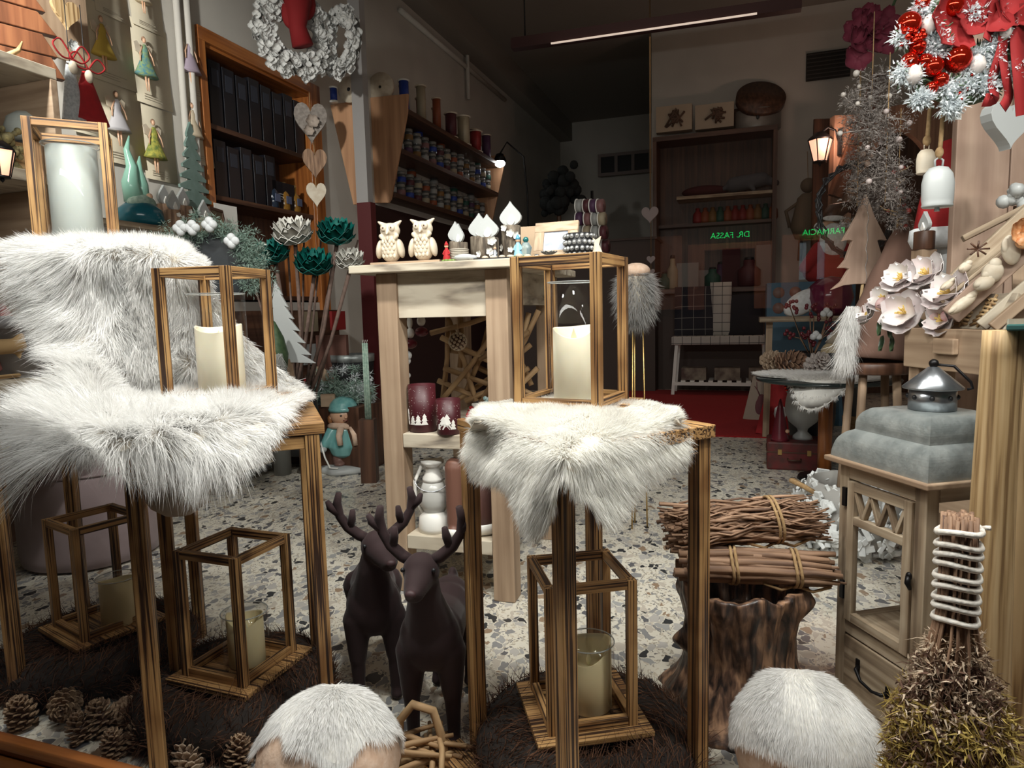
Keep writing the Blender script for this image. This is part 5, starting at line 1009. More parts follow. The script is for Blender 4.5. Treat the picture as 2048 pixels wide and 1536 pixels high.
t = thing('black_box', 'low wide black box with printed lines in front of the bottles in the wall cabinet', 'box', W(uc - .1, vL + .08 + dv * 5.6, zm2), WR); MB().b2(-.14, .14, -.06, .06, 0, h2 * .55).build('box', bxm, t); m = MB(); [m.b2(-.1, .05, -.0625, -.0605, h2 * (.2 + .05 * k), h2 * (.2 + .05 * k) + .006) for k in range(3)]; m.build('printed_lines', mat('print_white', (.4, .4, .4), .6), t)
amber = mat('amber_liquid', (.35, .17, .03), .15, trans=.3); dkglass = mat('dark_bottle', (.02, .03, .05), .1)
for k, lab in enumerate(('first of the little amber bottles from the left in the wall cabinet', 'middle one of the little amber bottles in the wall cabinet', 'last of the little amber bottles, nearest the cabinet side')):
    t = thing('bottle', lab, 'bottle', W(uc - .06, vR - .09 - .14 * (3 - k), zm2), WR); MB().lathe([(.04, 0), (.045, .01), (.045, .1), (.04, .13), (.015, .16), (.015, .2), (0, .2)], 16).build('glass_body', amber if k else dkglass, t); MB().b2(-.03, .03, -.05, -.044, .05, .11).build('label', mat('bottle_label', (.1, .12, .2), .6), t); MB().lathe([(.017, .2), (.017, .225), (0, .226)], 12).build('cap', M['gold'], t)
t = thing('white_carton', 'white carton at the right end of the second cabinet shelf', 'box', W(uc - .15, vR - .62, zm2), WR); MB().b2(-.05, .05, -.05, .05, 0, h2 * .6).build('carton', M['white'], t)
# hearts garland on the pilaster strip
for k, (x, y, w_, mt_, lab) in enumerate(((622, 250, 62, mat('grey_heart', (.2, .17, .15), .9, (.32, .28, .25), 40), 'large grey heart with roses at the top of the heart chain'), (630, 330, 46, M['twig'], 'dark brown heart in the middle of the heart chain'), (633, 392, 38, M['offwhite'], 'pale wooden heart low in the heart chain'))):
    p = UU(x, y, UL + .36); s_ = px(w_, p.y); t = thing('hanging_heart', lab, 'heart', p, PI / 2 - _a - .9); MB().prism([(a, b - s_ * .6) for a, b in heartpoly(s_, s_ * 1.3)], -.012, .012).build('heart', mt_, t, .004)
    MB().tube([(0, 0, s_ * .4), (0, 0, s_ * .4 + .14)], .003, 5).build('cord', M['jute'], t)
    if k == 0: m = MB(); flower(m, (.01, -.02, .02), .05, facing(0), 6, .5); flower(m, (-.02, -.02, -.05), .04, facing(0), 6, .5); m.build('roses', mat('grey_rose', (.4, .33, .28), .9), t)
# white hydrangea wreaths
def hyd_wreath(loc, R, r, label, n, rz, seed, bow=False):
    t = thing('flower_wreath', label, 'wreath', loc, rz); rs = random.Random(seed); m = MB(); mc = MB(); mc.tube([(R * math.cos(a), 0, R * math.sin(a)) for a in np.linspace(0, 2 * PI, 33)], r * .55, 10, False); mc.build('wreath_ring', mat('wreath_ring', (.14, .14, .13), .9), t)
    for k in range(n):
        a = rs.uniform(0, 2 * PI); b = rs.uniform(0, 2 * PI); rr = R + r * math.cos(b) * rs.uniform(.7, 1.1); c = (rr * math.cos(a), -abs(r * math.sin(b)) * rs.uniform(.6, 1.1), rr * math.sin(a)); flower(m, c, rs.uniform(.022, .034), facing(rs.uniform(-.8, .8), rs.uniform(-.6, .6)), 4, .25, rs, .62)
    m.build('blossoms', mat('pale_blossom', (.6, .6, .58), .8, (.74, .73, .71), 40), t)
    if bow:
        m = MB(); m.tube([(.02, -.06, R * 1.6), (.0, -.1, R * .9), (-.01, -.11, .1 * R), (.02, -.11, -.45 * R)], [.06, .10, .06, .075], 10); m.ell((.03, -.09, R * .95), (.11, .05, .13)).ell((-.05, -.08, R * .5), (.06, .04, .1)); m.build('red_bow', mat('bow_red', (.22, .006, .008), .85), t)
    return t
p = UU(588, 72, UL + .42); hyd_wreath(p, px(58, p.y) , px(21, p.y), 'white blossom wreath with red bow hanging high left', 420, toward(p) + .35, 1, True)
p = VV(684, 86, 4.55); hyd_wreath(p, px(48, p.y), px(15, p.y), 'mirror image of the white blossom wreath, built solid without the bow', 300, toward(p) - .95, 2)  # the first wreath's reflection in a mirror, modelled as a real wreath
# low display platform with goods along the left wall
zp = .16; t = thing('low_platform', 'low whitewashed plank platform running along the left wall', 'platform', W(0, 0, 0), YAW)
for k in range(2): MB().b2(-3.46 + k * .21, -3.46 + k * .21 + .205, 2.75, 5.6, zp - .04, zp).build('plank', M['white_wood'], t, .003)
MB().b2(-3.07, -3.045, 2.75, 5.6, zp - .05, zp + .012).build('front_board', M['white_wood'], t, .003)
for vq in (2.9, 4.2, 5.5): MB().b2(-3.4, -3.1, vq - .04, vq + .04, 0, zp - .041).build('foot', M['brown_wood'], t)
def plat(x, y, u=-3.25, z=zp): p = UU(x, y, u); q = p.x * EV[0] + p.y * EV[1]; return W(u, q, z)
for k, (x, y, s_, lab) in enumerate(((555, 895, .32, 'greyish wooden crate on the low platform, the nearer one'), (610, 870, .34, 'darker wooden crate on the low platform, the farther one'))):
    q = plat(x, y); t = thing('wooden_crate', lab, 'crate', q, YAW + .05); w_ = s_; m = MB()
    for z in (.0, .09): m.b2(-w_ / 2, w_ / 2, -.3, -.285, z, z + .075).b2(-w_ / 2, w_ / 2, .285, .3, z, z + .075).b2(-w_ / 2, -w_ / 2 + .015, -.285, .285, z, z + .075).b2(w_ / 2 - .015, w_ / 2, -.285, .285, z, z + .075)
    m.b2(-w_ / 2 + .015, w_ / 2 - .015, -.285, .285, 0, .012); m.build('slats', M['grey_wood'] if k == 0 else M['brown_wood'], t, .002)
# ================================================================ right side of the display
# crate stand
A = Y(1816, 643, 2.35); B = Y(1975, 660, 2.0); A.z = B.z = 0; d = (B - A).normalized(); rzc = math.atan2(d.y, d.x); LW = (B - A).length
t = thing('crate_stand', 'pale wooden crate on legs at the right, filled with white blossoms', 'crate', A, rzc); ZT, ZB = 1.01, .875
MB().b2(0, LW * .42, -.012, .012, ZB, ZT).b2(LW * .421, LW + .12, -.014, .010, ZB, ZT).build('front_board', M['pale'], t, .003)
MB().b2(-.012, .012, .012, .42, ZB, ZT).b2(LW + .10, LW + .12, .012, .42, ZB, ZT).build('side_board', M['pale'], t, .003); MB().b2(0, LW + .11, .40, .42, ZB, ZT + .12).build('back_board', M['pale'], t, .003)
MB().b2(.012, LW + .1, .012, .4, ZB, ZB + .015).build('floor_board', M['pale'], t)
MB().b2(LW * .48, LW * .74, -.035, -.014, ZB + .055, ZT - .03).build('stub_block', M['pale'], t, .004)
for x, y in ((.03, .03), (LW + .07, .03), (.03, .37), (LW + .07, .37), (LW * .33, .05)): MB().b2(x - .025, x + .025, y - .025, y + .025, 0, ZB).build('leg', M['pale'], t, .003)
MB().b2(-.01, LW + .1, .0, .02, .40, .50).build('low_rail', M['pale'], t, .003)
def oncr(x, y, dd, z):                # spot on the sight line, dd behind the crate front
    r = ray(x, y); n = Vector((-d.y, d.x, 0)); o = A + n * dd; k = (o.x * n.x + o.y * n.y) / (r[0] * n.x + r[1] * n.y); return Vector((r[0] * k, r[1] * k, z if z is not None else EYE[2] + r[2] * k))
petal = mat('blossom_petal', (.80, .77, .75), .6, (.74, .62, .62), 10); stam = mat('stamens', (.75, .52, .15), .6)
rs = random.Random(17); fl = [(1805, 560, .065, 'at the top left of the crate'), (1858, 552, .075, 'topmost in the middle of the crate'), (1903, 592, .078, 'at the right, turned to the wooden card'), (1812, 628, .08, 'large and open at the front of the crate'), (1770, 600, .055, 'at the left of the crate with folded petals'), (1742, 632, .05, 'hanging lowest at the left corner of the crate'),
      (1850, 605, .065, 'in the centre of the crate below the topmost one'), (1786, 612, .035, 'small, between the left and the front ones'), (1890, 640, .06, 'lying flat on the front board')]
for k, (x, y, r, lab) in enumerate(fl):
    p = oncr(x, y, .03 - .02 * (k in (3, 5, 8)) + .05 * (k in (1, 6)), None); t = thing('magnolia_bloom', 'white blossom ' + lab, 'flower', p, rot=(PI / 2 - rs.uniform(.2, .8), 0, rzc + rs.uniform(-.4, .5)))
    m = MB(); flower(m, (0, 0, 0), r, None, 5, .4, rs, .66); flower(m, (0, 0, .006), r * .72, rotm(0, 0, .6), 4, .9, rs, .66); m.build('petals', petal, t)
    m = MB(); [m.tube([(0, 0, 0), (math.cos(a) * q, math.sin(a) * q, r * .45)], [.0012, .0022], 5) for a, q in [(rs.uniform(0, 6.28), rs.uniform(.002, r * .3)) for _ in range(22)]]; m.build('stamens', stam, t)
for k, (x, y) in enumerate(((1872, 632), (1762, 606), (1895, 628))):
    p = oncr(x, y, .0, None); t = thing('magnolia_bud', ('pink closed bud in front of the crate blossoms', 'pink bud left among the crate blossoms', 'pinkish bud next to the wooden card')[k], 'flower bud', p); MB().ell((0, 0, 0), (.018, .016, .024), rotm(.4, .5, 0)).build('bud', mat('pink_bud', (.62, .3, .3), .5, (.8, .62, .6), 30), t)
t = thing('leaf_spray', 'dark green leaves drooping over the crate corner under the blossoms', 'leaves', oncr(1775, 655, -.02, None)); m = MB()
for (lx, lz, a) in ((0, 0, -.6), (.03, .01, .4), (-.02, -.03, -1.2), (.015, -.035, -1.0), (.11, .02, -.3), (.14, .0, .3), (.05, .03, 0), (-.035, .02, -.9)):
    flower(m, (lx, 0, lz), .055, facing(rzc) @ rotm(0, 0, a), 1, .2, rs, .28)
m.build('leaves', mat('dark_leaf', (.015, .035, .018), .35, (.05, .09, .04), 30), t); MB().tube([(-.04, .01, .07), (.0, .0, .05), (.08, .0, .09), (.16, 0, .04)], .004, 6).build('stem', M['twig'], t)
p = oncr(1945, 652, .03, None); t = thing('carved_card', 'cream wooden card with two brown fretwork fir trees standing on the crate', 'wooden card', (p.x, p.y, ZT), rot=(-.35, 0, rzc)); MB().b2(-.10, .12, 0, .012, 0, .115).build('card', M['white_wood'], t, .002)
m = MB()
for ox in (-.055, .02):
    for k in range(7): z = .012 + .013 * k; w_ = .030 - .003 * k; m.tube([(ox - w_ + .004 * k, -.004, z), (ox, -.005, z + .008), (ox + w_ + .004 * k, -.004, z + .002)], .0042, 6)
    m.tube([(ox, -.004, .005), (ox + .03, -.004, .11)], .004, 6)
m.build('fretwork_trees', M['log'], t)
p = oncr(1848, 500, .22, None); t = flame_log((p.x, p.y, p.z - .0), rzc, 'white flame plate on a dark log block behind the blossoms', .036, .07, .056, .075, 0, 9, M['brown_wood'])
MB().b2(-.03, .03, -.03, .03, ZB + .015 - p.z, 0).build('support_block', M['pale'], t)
# slanting rack of boards with carved pieces
t = thing('slanted_rack', 'slanting rack of pale boards carrying white carved pieces at the right edge', 'rack', (0, 0, 0))
def pp(x, y, yy): return tuple(Y(x, y, yy))
for a, b, w_, h_, mt_ in (((1868, 600, 2.25), (2080, 405, 2.15), .035, .05, 'grey_wood'), ((1900, 632, 2.12), (2080, 470, 2.02), .04, .06, 'pink_wood'), ((1962, 652, 2.05), (2085, 545, 1.98), .03, .035, 'white_wood'), ((1985, 655, 2.0), (2085, 570, 1.95), .03, .03, 'pale'), ((1925, 478, 2.3), (2080, 400, 2.2), .07, .02, 'grey_wood'), ((1880, 605, 2.2), (2085, 436, 2.1), .05, .012, 'grey_wood')):
    MB().bar(pp(*a), pp(*b), w_, h_).build('board', M[mt_], t, .003)
MB().bar(pp(2040, 690, 2.0), pp(2040, 420, 2.35), .04, .04).build('rack_upright', M['pale'], t)
for k, (x, y, yy, r, el, lab) in enumerate(((1925, 608, 2.06, (.05, .016, .017), .62, 'lowest white carved wing piece on the slanting rack'), (1968, 566, 2.04, (.032, .022, .022), .5, 'middle white carved piece on the slanting rack'), (1985, 545, 2.04, (.035, .02, .03), .9, 'white carved scroll above the middle piece on the rack'), (2022, 500, 2.02, (.028, .014, .045), .2, 'upright white carved leaf at the top of the slanting rack'),
                                           (1895, 570, 2.16, (.026, .012, .012), .6, 'small white carved piece at the foot of the rear board'), (1930, 535, 2.16, (.022, .014, .016), .6, 'small white carved bow on the rear board'))):
    t = thing('carved_piece', lab, 'carving', Y(x, y, yy), rot=(0, -el, 0)); m = MB(); m.ell((0, 0, 0), r).ell((r[0] * .6, -.004, r[2] * .4), tuple(q * .6 for q in r)).ell((-r[0] * .5, -.004, r[2] * .3), tuple(q * .55 for q in r)); m.build('carving', M['offwhite'], t)
t = thing('orange_ornament', 'orange and copper checked ornament near the right edge of the rack', 'ornament', Y(2040, 465, 2.0)); m = MB(); flower(m, (0, 0, 0), .04, facing(0), 7, .4, rs); m.ell((.01, -.01, -.03), (.03, .012, .02)); m.build('ornament', mat('copper_orange', (.5, .17, .05), .4, (.7, .4, .2), 60), t)
t = thing('dark_wire_star', 'small dark twisted twig star on the rear rack board', 'ornament', Y(1955, 498, 2.15)); m = MB(); [m.tube([(0, 0, 0), (.035 * math.cos(a), -.005, .025 * math.sin(a))], .003, 6) for a in np.linspace(0, 6.28, 9)]; m.build('twigs', M['brown_wood'], t)
t = thing('white_star_bowl', 'white rough star-shaped piece standing above the rack at the right edge', 'ornament', Y(2030, 395, 2.3)); m = MB(); rs2 = random.Random(3); [m.ell((rs2.uniform(-.03, .05), rs2.uniform(-.02, .02), rs2.uniform(-.03, .03)), rs2.uniform(.012, .024), None, 7, 5) for k in range(24)]; m.build('white_petals', M['porcelain'], t)
# plank wall
for k, (xa, xb) in enumerate(((1913, 2021), (2024, 2120))):
    a, b = Y(xa, 300, 2.5), Y(xb, 300, 2.5); t = thing('wall_plank', ('wide pinkish vertical plank' if k == 0 else 'second pinkish vertical plank at the right edge') + ' behind the slanting rack', 'plank', (a.x, a.y, 0)); MB().b2(0, b.x - a.x, 0, .03, 0, 2.6).build('plank', M['pink_wood'], t, .003)
q = Y(2012, 262, 2.2); t = thing('white_heart', 'big white wooden heart hanging on the planks at the right edge', 'heart', q, .25); MB().prism([(a, b - .06) for a, b in heartpoly(.17, .15)], -.02, .02).build('heart', M['porcelain'], t, .008); MB().tube([(0, 0, .07), (0, 0, .3)], .002, 5).build('cord', M['jute'], t)
# red bauble wreath
wc = Y(1935, 85, 1.75); t = thing('bauble_wreath', 'snowy wreath with shiny red baubles and red ribbons at the top right', 'wreath', wc); rs = random.Random(23); R = px(98, 1.75)
MB().tube([(R * math.cos(a), .01, R * math.sin(a)) for a in np.linspace(0, 2 * PI, 33)], .022, 8, False).build('wreath_ring', M['green'], t)
def wp(x, y, off=0): p = Y(x, y, 1.75 + off) - wc; return (p.x, p.y, p.z)
for x, y, r in ((1818, 48, 22), (1835, 95, 15), (1819, 122, 16), (1850, 122, 14), (1866, 133, 19), (1915, 118, 25), (1882, 160, 14), (1863, 176, 12), (1905, 12, 20), (1845, 5, 14), (1822, 78, 12)):
    MB().ell(wp(x, y, -.03), px(r, 1.72), None, 20, 14).build('red_bauble', M['redgloss'], t)
m = MB(); [m.ell(wp(rs.uniform(1808, 1850), rs.uniform(60, 90), -.05), .007, None, 8, 6) for k in range(16)]; [m.ell(wp(x, y, -.03), .007, None, 8, 6) for x, y in ((1918, 187), (1932, 178), (1922, 198), (1945, 150), (1803, 88), (2026, 62), (1942, 120))]; m.build('berries', M['redgloss'], t)
m = MB(); mg = MB(); sn = [(1845, 20), (1860, 50), (1870, 75), (1885, 95), (1865, 100), (1808, 75), (1805, 145), (1830, 155), (1845, 190), (1895, 175), (1910, 200), (1940, 140), (1955, 110), (1985, 95), (2005, 60), (1970, 160), (1975, 175), (2020, 140), (2010, 20), (1950, 30), (1930, 165), (1990, 115), (1900, 215), (1840, 200)]
for x, y in sn:
    c = np.array(wp(x, y, -.015))
    for k in range(15):
        dd = np.array([rs.gauss(0, 1), -abs(rs.gauss(0, .7)), rs.gauss(0, 1)]); dd /= np.linalg.norm(dd); e = c + dd * rs.uniform(.02, .045); mg.tube([c, (c + e) / 2 + .003, e], [.002, .003, .001], 5)
tufts_at('snowy_needles', [wp(x + rs.uniform(-10, 10), y + rs.uniform(-10, 10), -.03) for x, y in sn for _ in range(9)], 44, .016, .0095, .0026, M['snow_tuft'], t, 2); mg.build('needles', M['green'], t)
m = MB()
for x, y in ((1858, 50), (1828, 150), (1955, 130), (2008, 62)): pinep = wp(x, y, -.04); m.lathe([(.004, -.022), (.016, -.012), (.019, 0), (.012, .018), (.002, .026)], 12, pinep, wob=lambda a, z: 1 + .18 * math.sin(6 * a + z * 300))
m.build('snowy_cone', cone_g, t)
m = MB(); [flower(m, wp(x, y, -.03), r, facing(.2 * s), 6, .35, rs, .45) for x, y, r, s in ((1900, 45, .075, 1), (1965, 15, .08, -1), (2025, 5, .07, 1))]; m.build('poinsettia', M['ribbon'], t)
def strip(P, wd, thick=.002):
    P = np.array(P, float); V = []; T = np.gradient(P, axis=0)
    for p, tt_ in zip(P, T): s_ = np.cross(tt_, [0, 1.0, 0]); s_ /= np.linalg.norm(s_) + 1e-9; s_ = s_ * .9 + np.array([0, .3, 0]); V += [p - s_ * wd / 2, p + s_ * wd / 2, p + s_ * wd / 2 + (0, thick, 0), p - s_ * wd / 2 + (0, thick, 0)]
    return V, [(4 * i + k, 4 * i + (k + 1) % 4, 4 * i + 4 + (k + 1) % 4, 4 * i + 4 + k) for i in range(len(P) - 1) for k in range(4)]
for k, pts in enumerate(([(2000, 0), (2012, 60), (2000, 110), (1985, 160), (1990, 195), (1968, 200)], [(2015, 20), (2005, 90), (2012, 150), (2018, 190), (2006, 215)], [(2045, 10), (2035, 80), (2040, 150), (2046, 230)], [(1990, 5), (1985, 40), (1975, 80)])):
    V, F = strip(catmull(np.array([wp(x, y, -.05 + .01 * (i % 2)) for i, (x, y) in enumerate(pts)]), np.linspace(0, len(pts) - 1, 24)), .032 if k != 2 else .05); m = MB(); m.raw(V, F); m.build('ribbon', M['ribbon'], t)
t = thing('price_tag', 'small white price tag hanging under the red wreath', 'tag', Y(1907, 225, 1.74)); MB().b2(-.02, .02, -.001, .001, -.018, .018).build('tag', M['white'], t); m = MB(); [m.b2(-.012, .01, -.0018, -.001, -.008 + .006 * k, -.0065 + .006 * k) for k in range(3)]; m.build('print', M['galv2'], t)
for x, y, s, lab, mt_ in ((1874, 415, 1.0, 'large white metal cowbell hanging from the red wreath', M['porcelain']), (1851, 348, .62, 'smaller cream leaf-shaped bell behind the large cowbell', M['offwhite'])):
    p = Y(x, y, 1.78 if s == 1 else 1.84); t = thing('cow_bell', lab, 'bell', p); k = px(29, 1.78) * s
    MB().lathe([(k * .93, 0), (k * 1.0, k * .1), (k * .95, k * .25), (k * 1.0, k * .5), (k * 1.02, k * 1.6), (k * .9, k * 2.2), (k * .6, k * 2.6), (0, k * 2.75)][: 8], 28, sx=1, sy=.8).build('bell', mt_, t); MB().tube([(-k * .25, 0, k * 2.7), (-k * .28, 0, k * 3.1), (0, 0, k * 3.3), (k * .28, 0, k * 3.1), (k * .25, 0, k * 2.7)], k * .07, 8).build('loop', mt_, t)
    MB().tube([(0, 0, k * 3.2), (k * .1, 0, k * 5.0), (0, -.01, k * (7.4 if s == 1 else 8.0))], .0055, 8).ell((0, 0, k * 3.6), (.010, .010, .014)).build('jute_cord', M['jute'], t); MB().tube([(0, 0, k * .4), (0, 0, -k * .25)], [.004, .007], 8).build('clapper', M['galv2'], t)
# brown cupboard with an arched front behind, warm lamp
YC = 7.6; q0, q1 = Y(1668, 300, YC), Y(1925, 300, YC); wd = q1.x - q0.x; t = thing('arched_cupboard', 'tall brown wooden cupboard with an arched opening at the right back', 'cupboard', (q0.x, q0.y, 0)); zk = lambda z: 1.1 + (z - 1.1) * YC / 3.9
cupm = woodmat('cupboard_wood', (.40, .24, .16), (.30, .18, .12), (.18, .10, .07), 16, 1, (.3, .5, .65), .5)
MB().b2(0, .21, 0, .12, 0, zk(2.15)).build('side_post', cupm, t, .004); MB().b2(wd - .16, wd, 0, .12, 0, zk(2.3)).build('side_post', cupm, t, .004)
MB().b2(0, wd, .5, .53, 0, zk(2.2)).build('back_boards', M['brown_wood'], t); N_ = 20; arch = [(.211 + (wd - .372) * k / N_, zk(1.75 + .30 * math.sin(PI * k / N_))) for k in range(N_ + 1)]
MB().prism(arch + [(wd - .161, zk(2.25)), (.211, zk(2.15))], .0, .08).build('arch_board', cupm, t, .003); MB().bar((.0, -.04, zk(1.7)), (.45, -.04, zk(2.35)), .07, .14).build('sloping_beam', M['brown_wood'], t)
for z in (.95, 1.75): MB().b2(.211, wd - .161, .13, .5, z, z + .05).build('shelf', M['brown_wood'], t)
lp = Y(1640, 322, YC + .04); coach_lamp(lp, -.2, 'warm pink-glowing coach lamp on the brown cupboard post', 2.45)
l = bpy.data.lights.new('lamp_light', 'POINT'); l.energy = 11; l.color = (1, .6, .45); l.shadow_soft_size = .06; o = bpy.data.objects.new('lamp_light', l); C.objects.link(o); o.location = lp + Vector((.04, -.25, .2))
# hanging dried decorations
def dried(x, y, dist, hgt, wid, lab, mts, seed, nm='dried_garland'):
    p = Y(x, y, dist); t = thing(nm, lab, 'dried decoration', p); rs = random.Random(seed); H_, W_ = px(hgt, dist), px(wid, dist); ms = [MB() for _ in mts]
    mt = MB(); pc = []; mb_ = MB(); z = 0
    for k in range(26):
        z = -H_ * k / 26; xx = rs.gauss(0, W_ * .16); a = rs.uniform(0, 6.28); b = np.array([math.cos(a), math.sin(a) * .5, rs.uniform(-.5, .9)]) * W_ * rs.uniform(.25, .6)
        mt.tube([(0, 0, z), (xx + b[0] * .5, b[1] * .5, z + b[2] * .4), (xx + b[0], b[1], z + b[2] * .9)], [.004, .003, .0015], 5); pc.append((xx + b[0] * .8, b[1], z + b[2] * .8)); pc.append((xx, 0, z))
        if k % 3 == 0: mb_.ell((xx + b[0], b[1], z + b[2]), rs.uniform(.008, .014), None, 8, 6)
    mt.build('twigs', mts[0], t); mb_.build('berries', mts[-1], t); tufts_at('dry_moss', pc + [(q[0] + rs.gauss(0, .02), q[1], q[2] + rs.gauss(0, .02)) for q in pc], 26, .022, .015, .0018, M['grey_tuft'], t, seed); MB().tube([(0, 0, -H_), (0, 0, .25)], .002, 5).build('cord', M['jute'], t); return t
dgrey = mat('dry_grey', (.22, .19, .17), .9, (.36, .32, .3), 60)
dried(1745, 150, 2.9, 110, 110, 'bare grey twig branch reaching out left of the red wreath', [dgrey, mat('berry_white', (.6, .55, .5), .5)], 1, 'twig_branch')
dried(1776, 235, 2.8, 160, 50, 'grey mossy garland with pale berries hanging above the wooden fir', [dgrey, M['sage'], mat('berry_pink', (.5, .42, .4), .5)], 2)
dried(1720, 210, 3.1, 190, 50, 'brownish dried garland hanging left of the mossy one', [M['twig'], mat('dry_brown', (.2, .13, .1), .9, (.3, .22, .17), 60)], 3)
dried(1798, 340, 2.9, 110, 40, 'string of red toadstools and cream twigs hanging right of the mossy garland', [M['log'], mat('toadstool', (.4, .06, .05), .5)], 4)
dried(1735, 345, 3.3, 110, 60, 'grey pod garland hanging over the dark ring behind the wooden fir', [dgrey, mat('pod', (.3, .26, .24), .9)], 5)
p = Y(1712, 420, 3.4); t = thing('twig_ring', 'dark twig ring standing behind the wooden fir tree', 'wreath', p); m = MB(); rs = random.Random(3); [m.tube([((.19 + rs.gauss(0, .01)) * math.cos(a + b), rs.gauss(0, .012), (.22 + rs.gauss(0, .012)) * math.sin(a + b)) for b in np.linspace(0, 1.5, 9)], .005, 5) for a in np.linspace(0, 6.28, 40)]; m.build('twigs', M['dark'], t); MB().tube([(0, 0, .22), (0, 0, .9)], .002, 5).build('cord', M['jute'], t)
p = Y(1775, 60, 3.0); t = thing('red_flower_bunch', 'dark red fabric flowers high between lamp and wreath', 'flowers', p); m = MB(); [flower(m, (rs.uniform(-.14, .0), 0, rs.uniform(-.12, .06)), .06, facing(rs.uniform(-.5, .5)), 5, .4, rs) for k in range(9)]; m.build('flowers', mat('dim_red', (.12, .01, .025), .8), t); MB().tube([(-.02, 0, 0), (.12, .1, .25)], .006, 6).build('stem', M['green'], t)
p = Y(1893, 470, 2.7); t = thing('santa_coat', 'red felt coat figure with white fur hem behind the planks', 'figure', p, 0); MB().lathe([(.13, 0), (.11, .12), (.07, .3), (.03, .36), (0, .37)], 24, sy=.6).build('coat', M['red'], t); MB().lathe([(.13, -.05), (.145, -.02), (.14, .02), (.12, .03)], 24, sy=.6).build('fur_hem', M['snowy'], t); MB().lathe([(.075, -.32), (.09, -.2), (.07, -.05)], 20, sy=.7).build('white_legs', M['snowy'], t)
p = oncr(1868, 560, .35, .89); t = thing('fluffy_figure', 'white fluffy figure standing behind the blossoms and log block', 'figure', (p.x, p.y, .89)); MB().ell((0, 0, .16), (.06, .05, .16)).ell((0, 0, .33), (.045, .045, .05)).build('white_body', M['snowy'], t)
# ---------------------------------------------------------------- gnome, wooden fir, stool
gp = Y(1748, 718, 3.0); t = thing('log_stool', 'dark brown wooden stool under the large felt gnome', 'stool', (gp.x, gp.y, 0)); zs_ = gp.z - .01; MB().lathe([(.15, zs_ - .05), (.155, zs_ - .045), (.155, zs_ - .005), (.15, zs_)], 28).build('seat', M['brown_wood'], t)
for a in (.6, 2.2, 3.8, 5.3): MB().tube([(math.cos(a) * .10, math.sin(a) * .10, zs_ - .05), (math.cos(a) * .15, math.sin(a) * .15, 0)], .018, 8).build('leg', M['pale'], t)
t = thing('felt_gnome', 'large brown felt gnome with tall bent hat and long white beard', 'gnome', (gp.x, gp.y, gp.z)); n, mm = 32, 26; V = []
for i in range(mm + 1):
    f = i / mm; z = .63 * f; cx = .135 * f ** 2.2; r = .155 * (1 - f) ** .72 + .012; r *= 1 + .06 * math.sin(f * 24) * f
    for k in range(n): a = 2 * PI * k / n; V.append((cx + r * math.cos(a) + .03 * math.sin(PI * f), r * math.sin(a) * .85, z + (.02 * math.cos(a + 2.6) if i < 3 else 0)))
F = [(i * n + k, i * n + (k + 1) % n, (i + 1) * n + (k + 1) % n, (i + 1) * n + k) for i in range(mm) for k in range(n)] + [tuple(range(n))[::-1], tuple(mm * n + k for k in range(n))]
MB().raw(V, F).build('felt_hat', M['felt'], t); MB().tube([(.148 * math.cos(a), .125 * math.sin(a), .005 + .02 * math.cos(a + 2.6)) for a in np.linspace(0, 2 * PI, 41)], .009, 8, False).build('hat_hem', M['felt'], t)
MB().ell((-.115, -.06, .20), .026).build('nose', M['skin'], t); r2 = np.random.RandomState(2); nb = 2600; P = np.stack([r2.uniform(-.165, -.11, nb), r2.uniform(-.09, -.05, nb), r2.uniform(.02, .24, nb)], 1); P[:, 0] -= (.24 - P[:, 2]) * .12
hairs('beard', P, np.tile([-.25, -.25, -1.0], (nb, 1)) + r2.normal(0, .2, (nb, 3)), .10, .0012, M['fur'], t, .1, .15, 4, 3)
tp = Y(1725, 572, 3.15); t = thing('wooden_fir', 'pale wooden fir tree with a glitter stripe on a stick behind the gnome', 'wooden tree', (tp.x, tp.y, tp.z), .1); s_ = px(1, 3.15)
half = [(0, 178), (28, 118), (52, 86), (36, 84), (36, 78), (50, 30), (62, 12), (45, 10), (48, 4), (70, -2)]; half = [(0, 178), (20, 135), (50, 88), (34, 90), (28, 88), (42, 52), (58, 36), (42, 36), (34, 34), (50, 10), (72, -6), (45, 2), (20, 4)]
MB().prism([(x * s_ * .92, z * s_) for x, z in half] + [(-x * s_ * .92, z * s_) for x, z in half[:0:-1]], -.01, .01).build('tree_board', M['pink_wood'], t, .002)
m = MB(); rs = random.Random(8); [m.ell((.008 + .004 * math.sin(k * .35), -.0115, s_ * (8 + k * 2.1)), .0022, None, 5, 4) for k in range(76)]; m.build('glitter_stripe', mat('glitter', (.8, .82, .85), .2, metal=.8), t); MB().tube([(0, 0, .01), (-.03, 0, gp.z - tp.z - .0)], .007, 8).build('stick', M['log'], t)
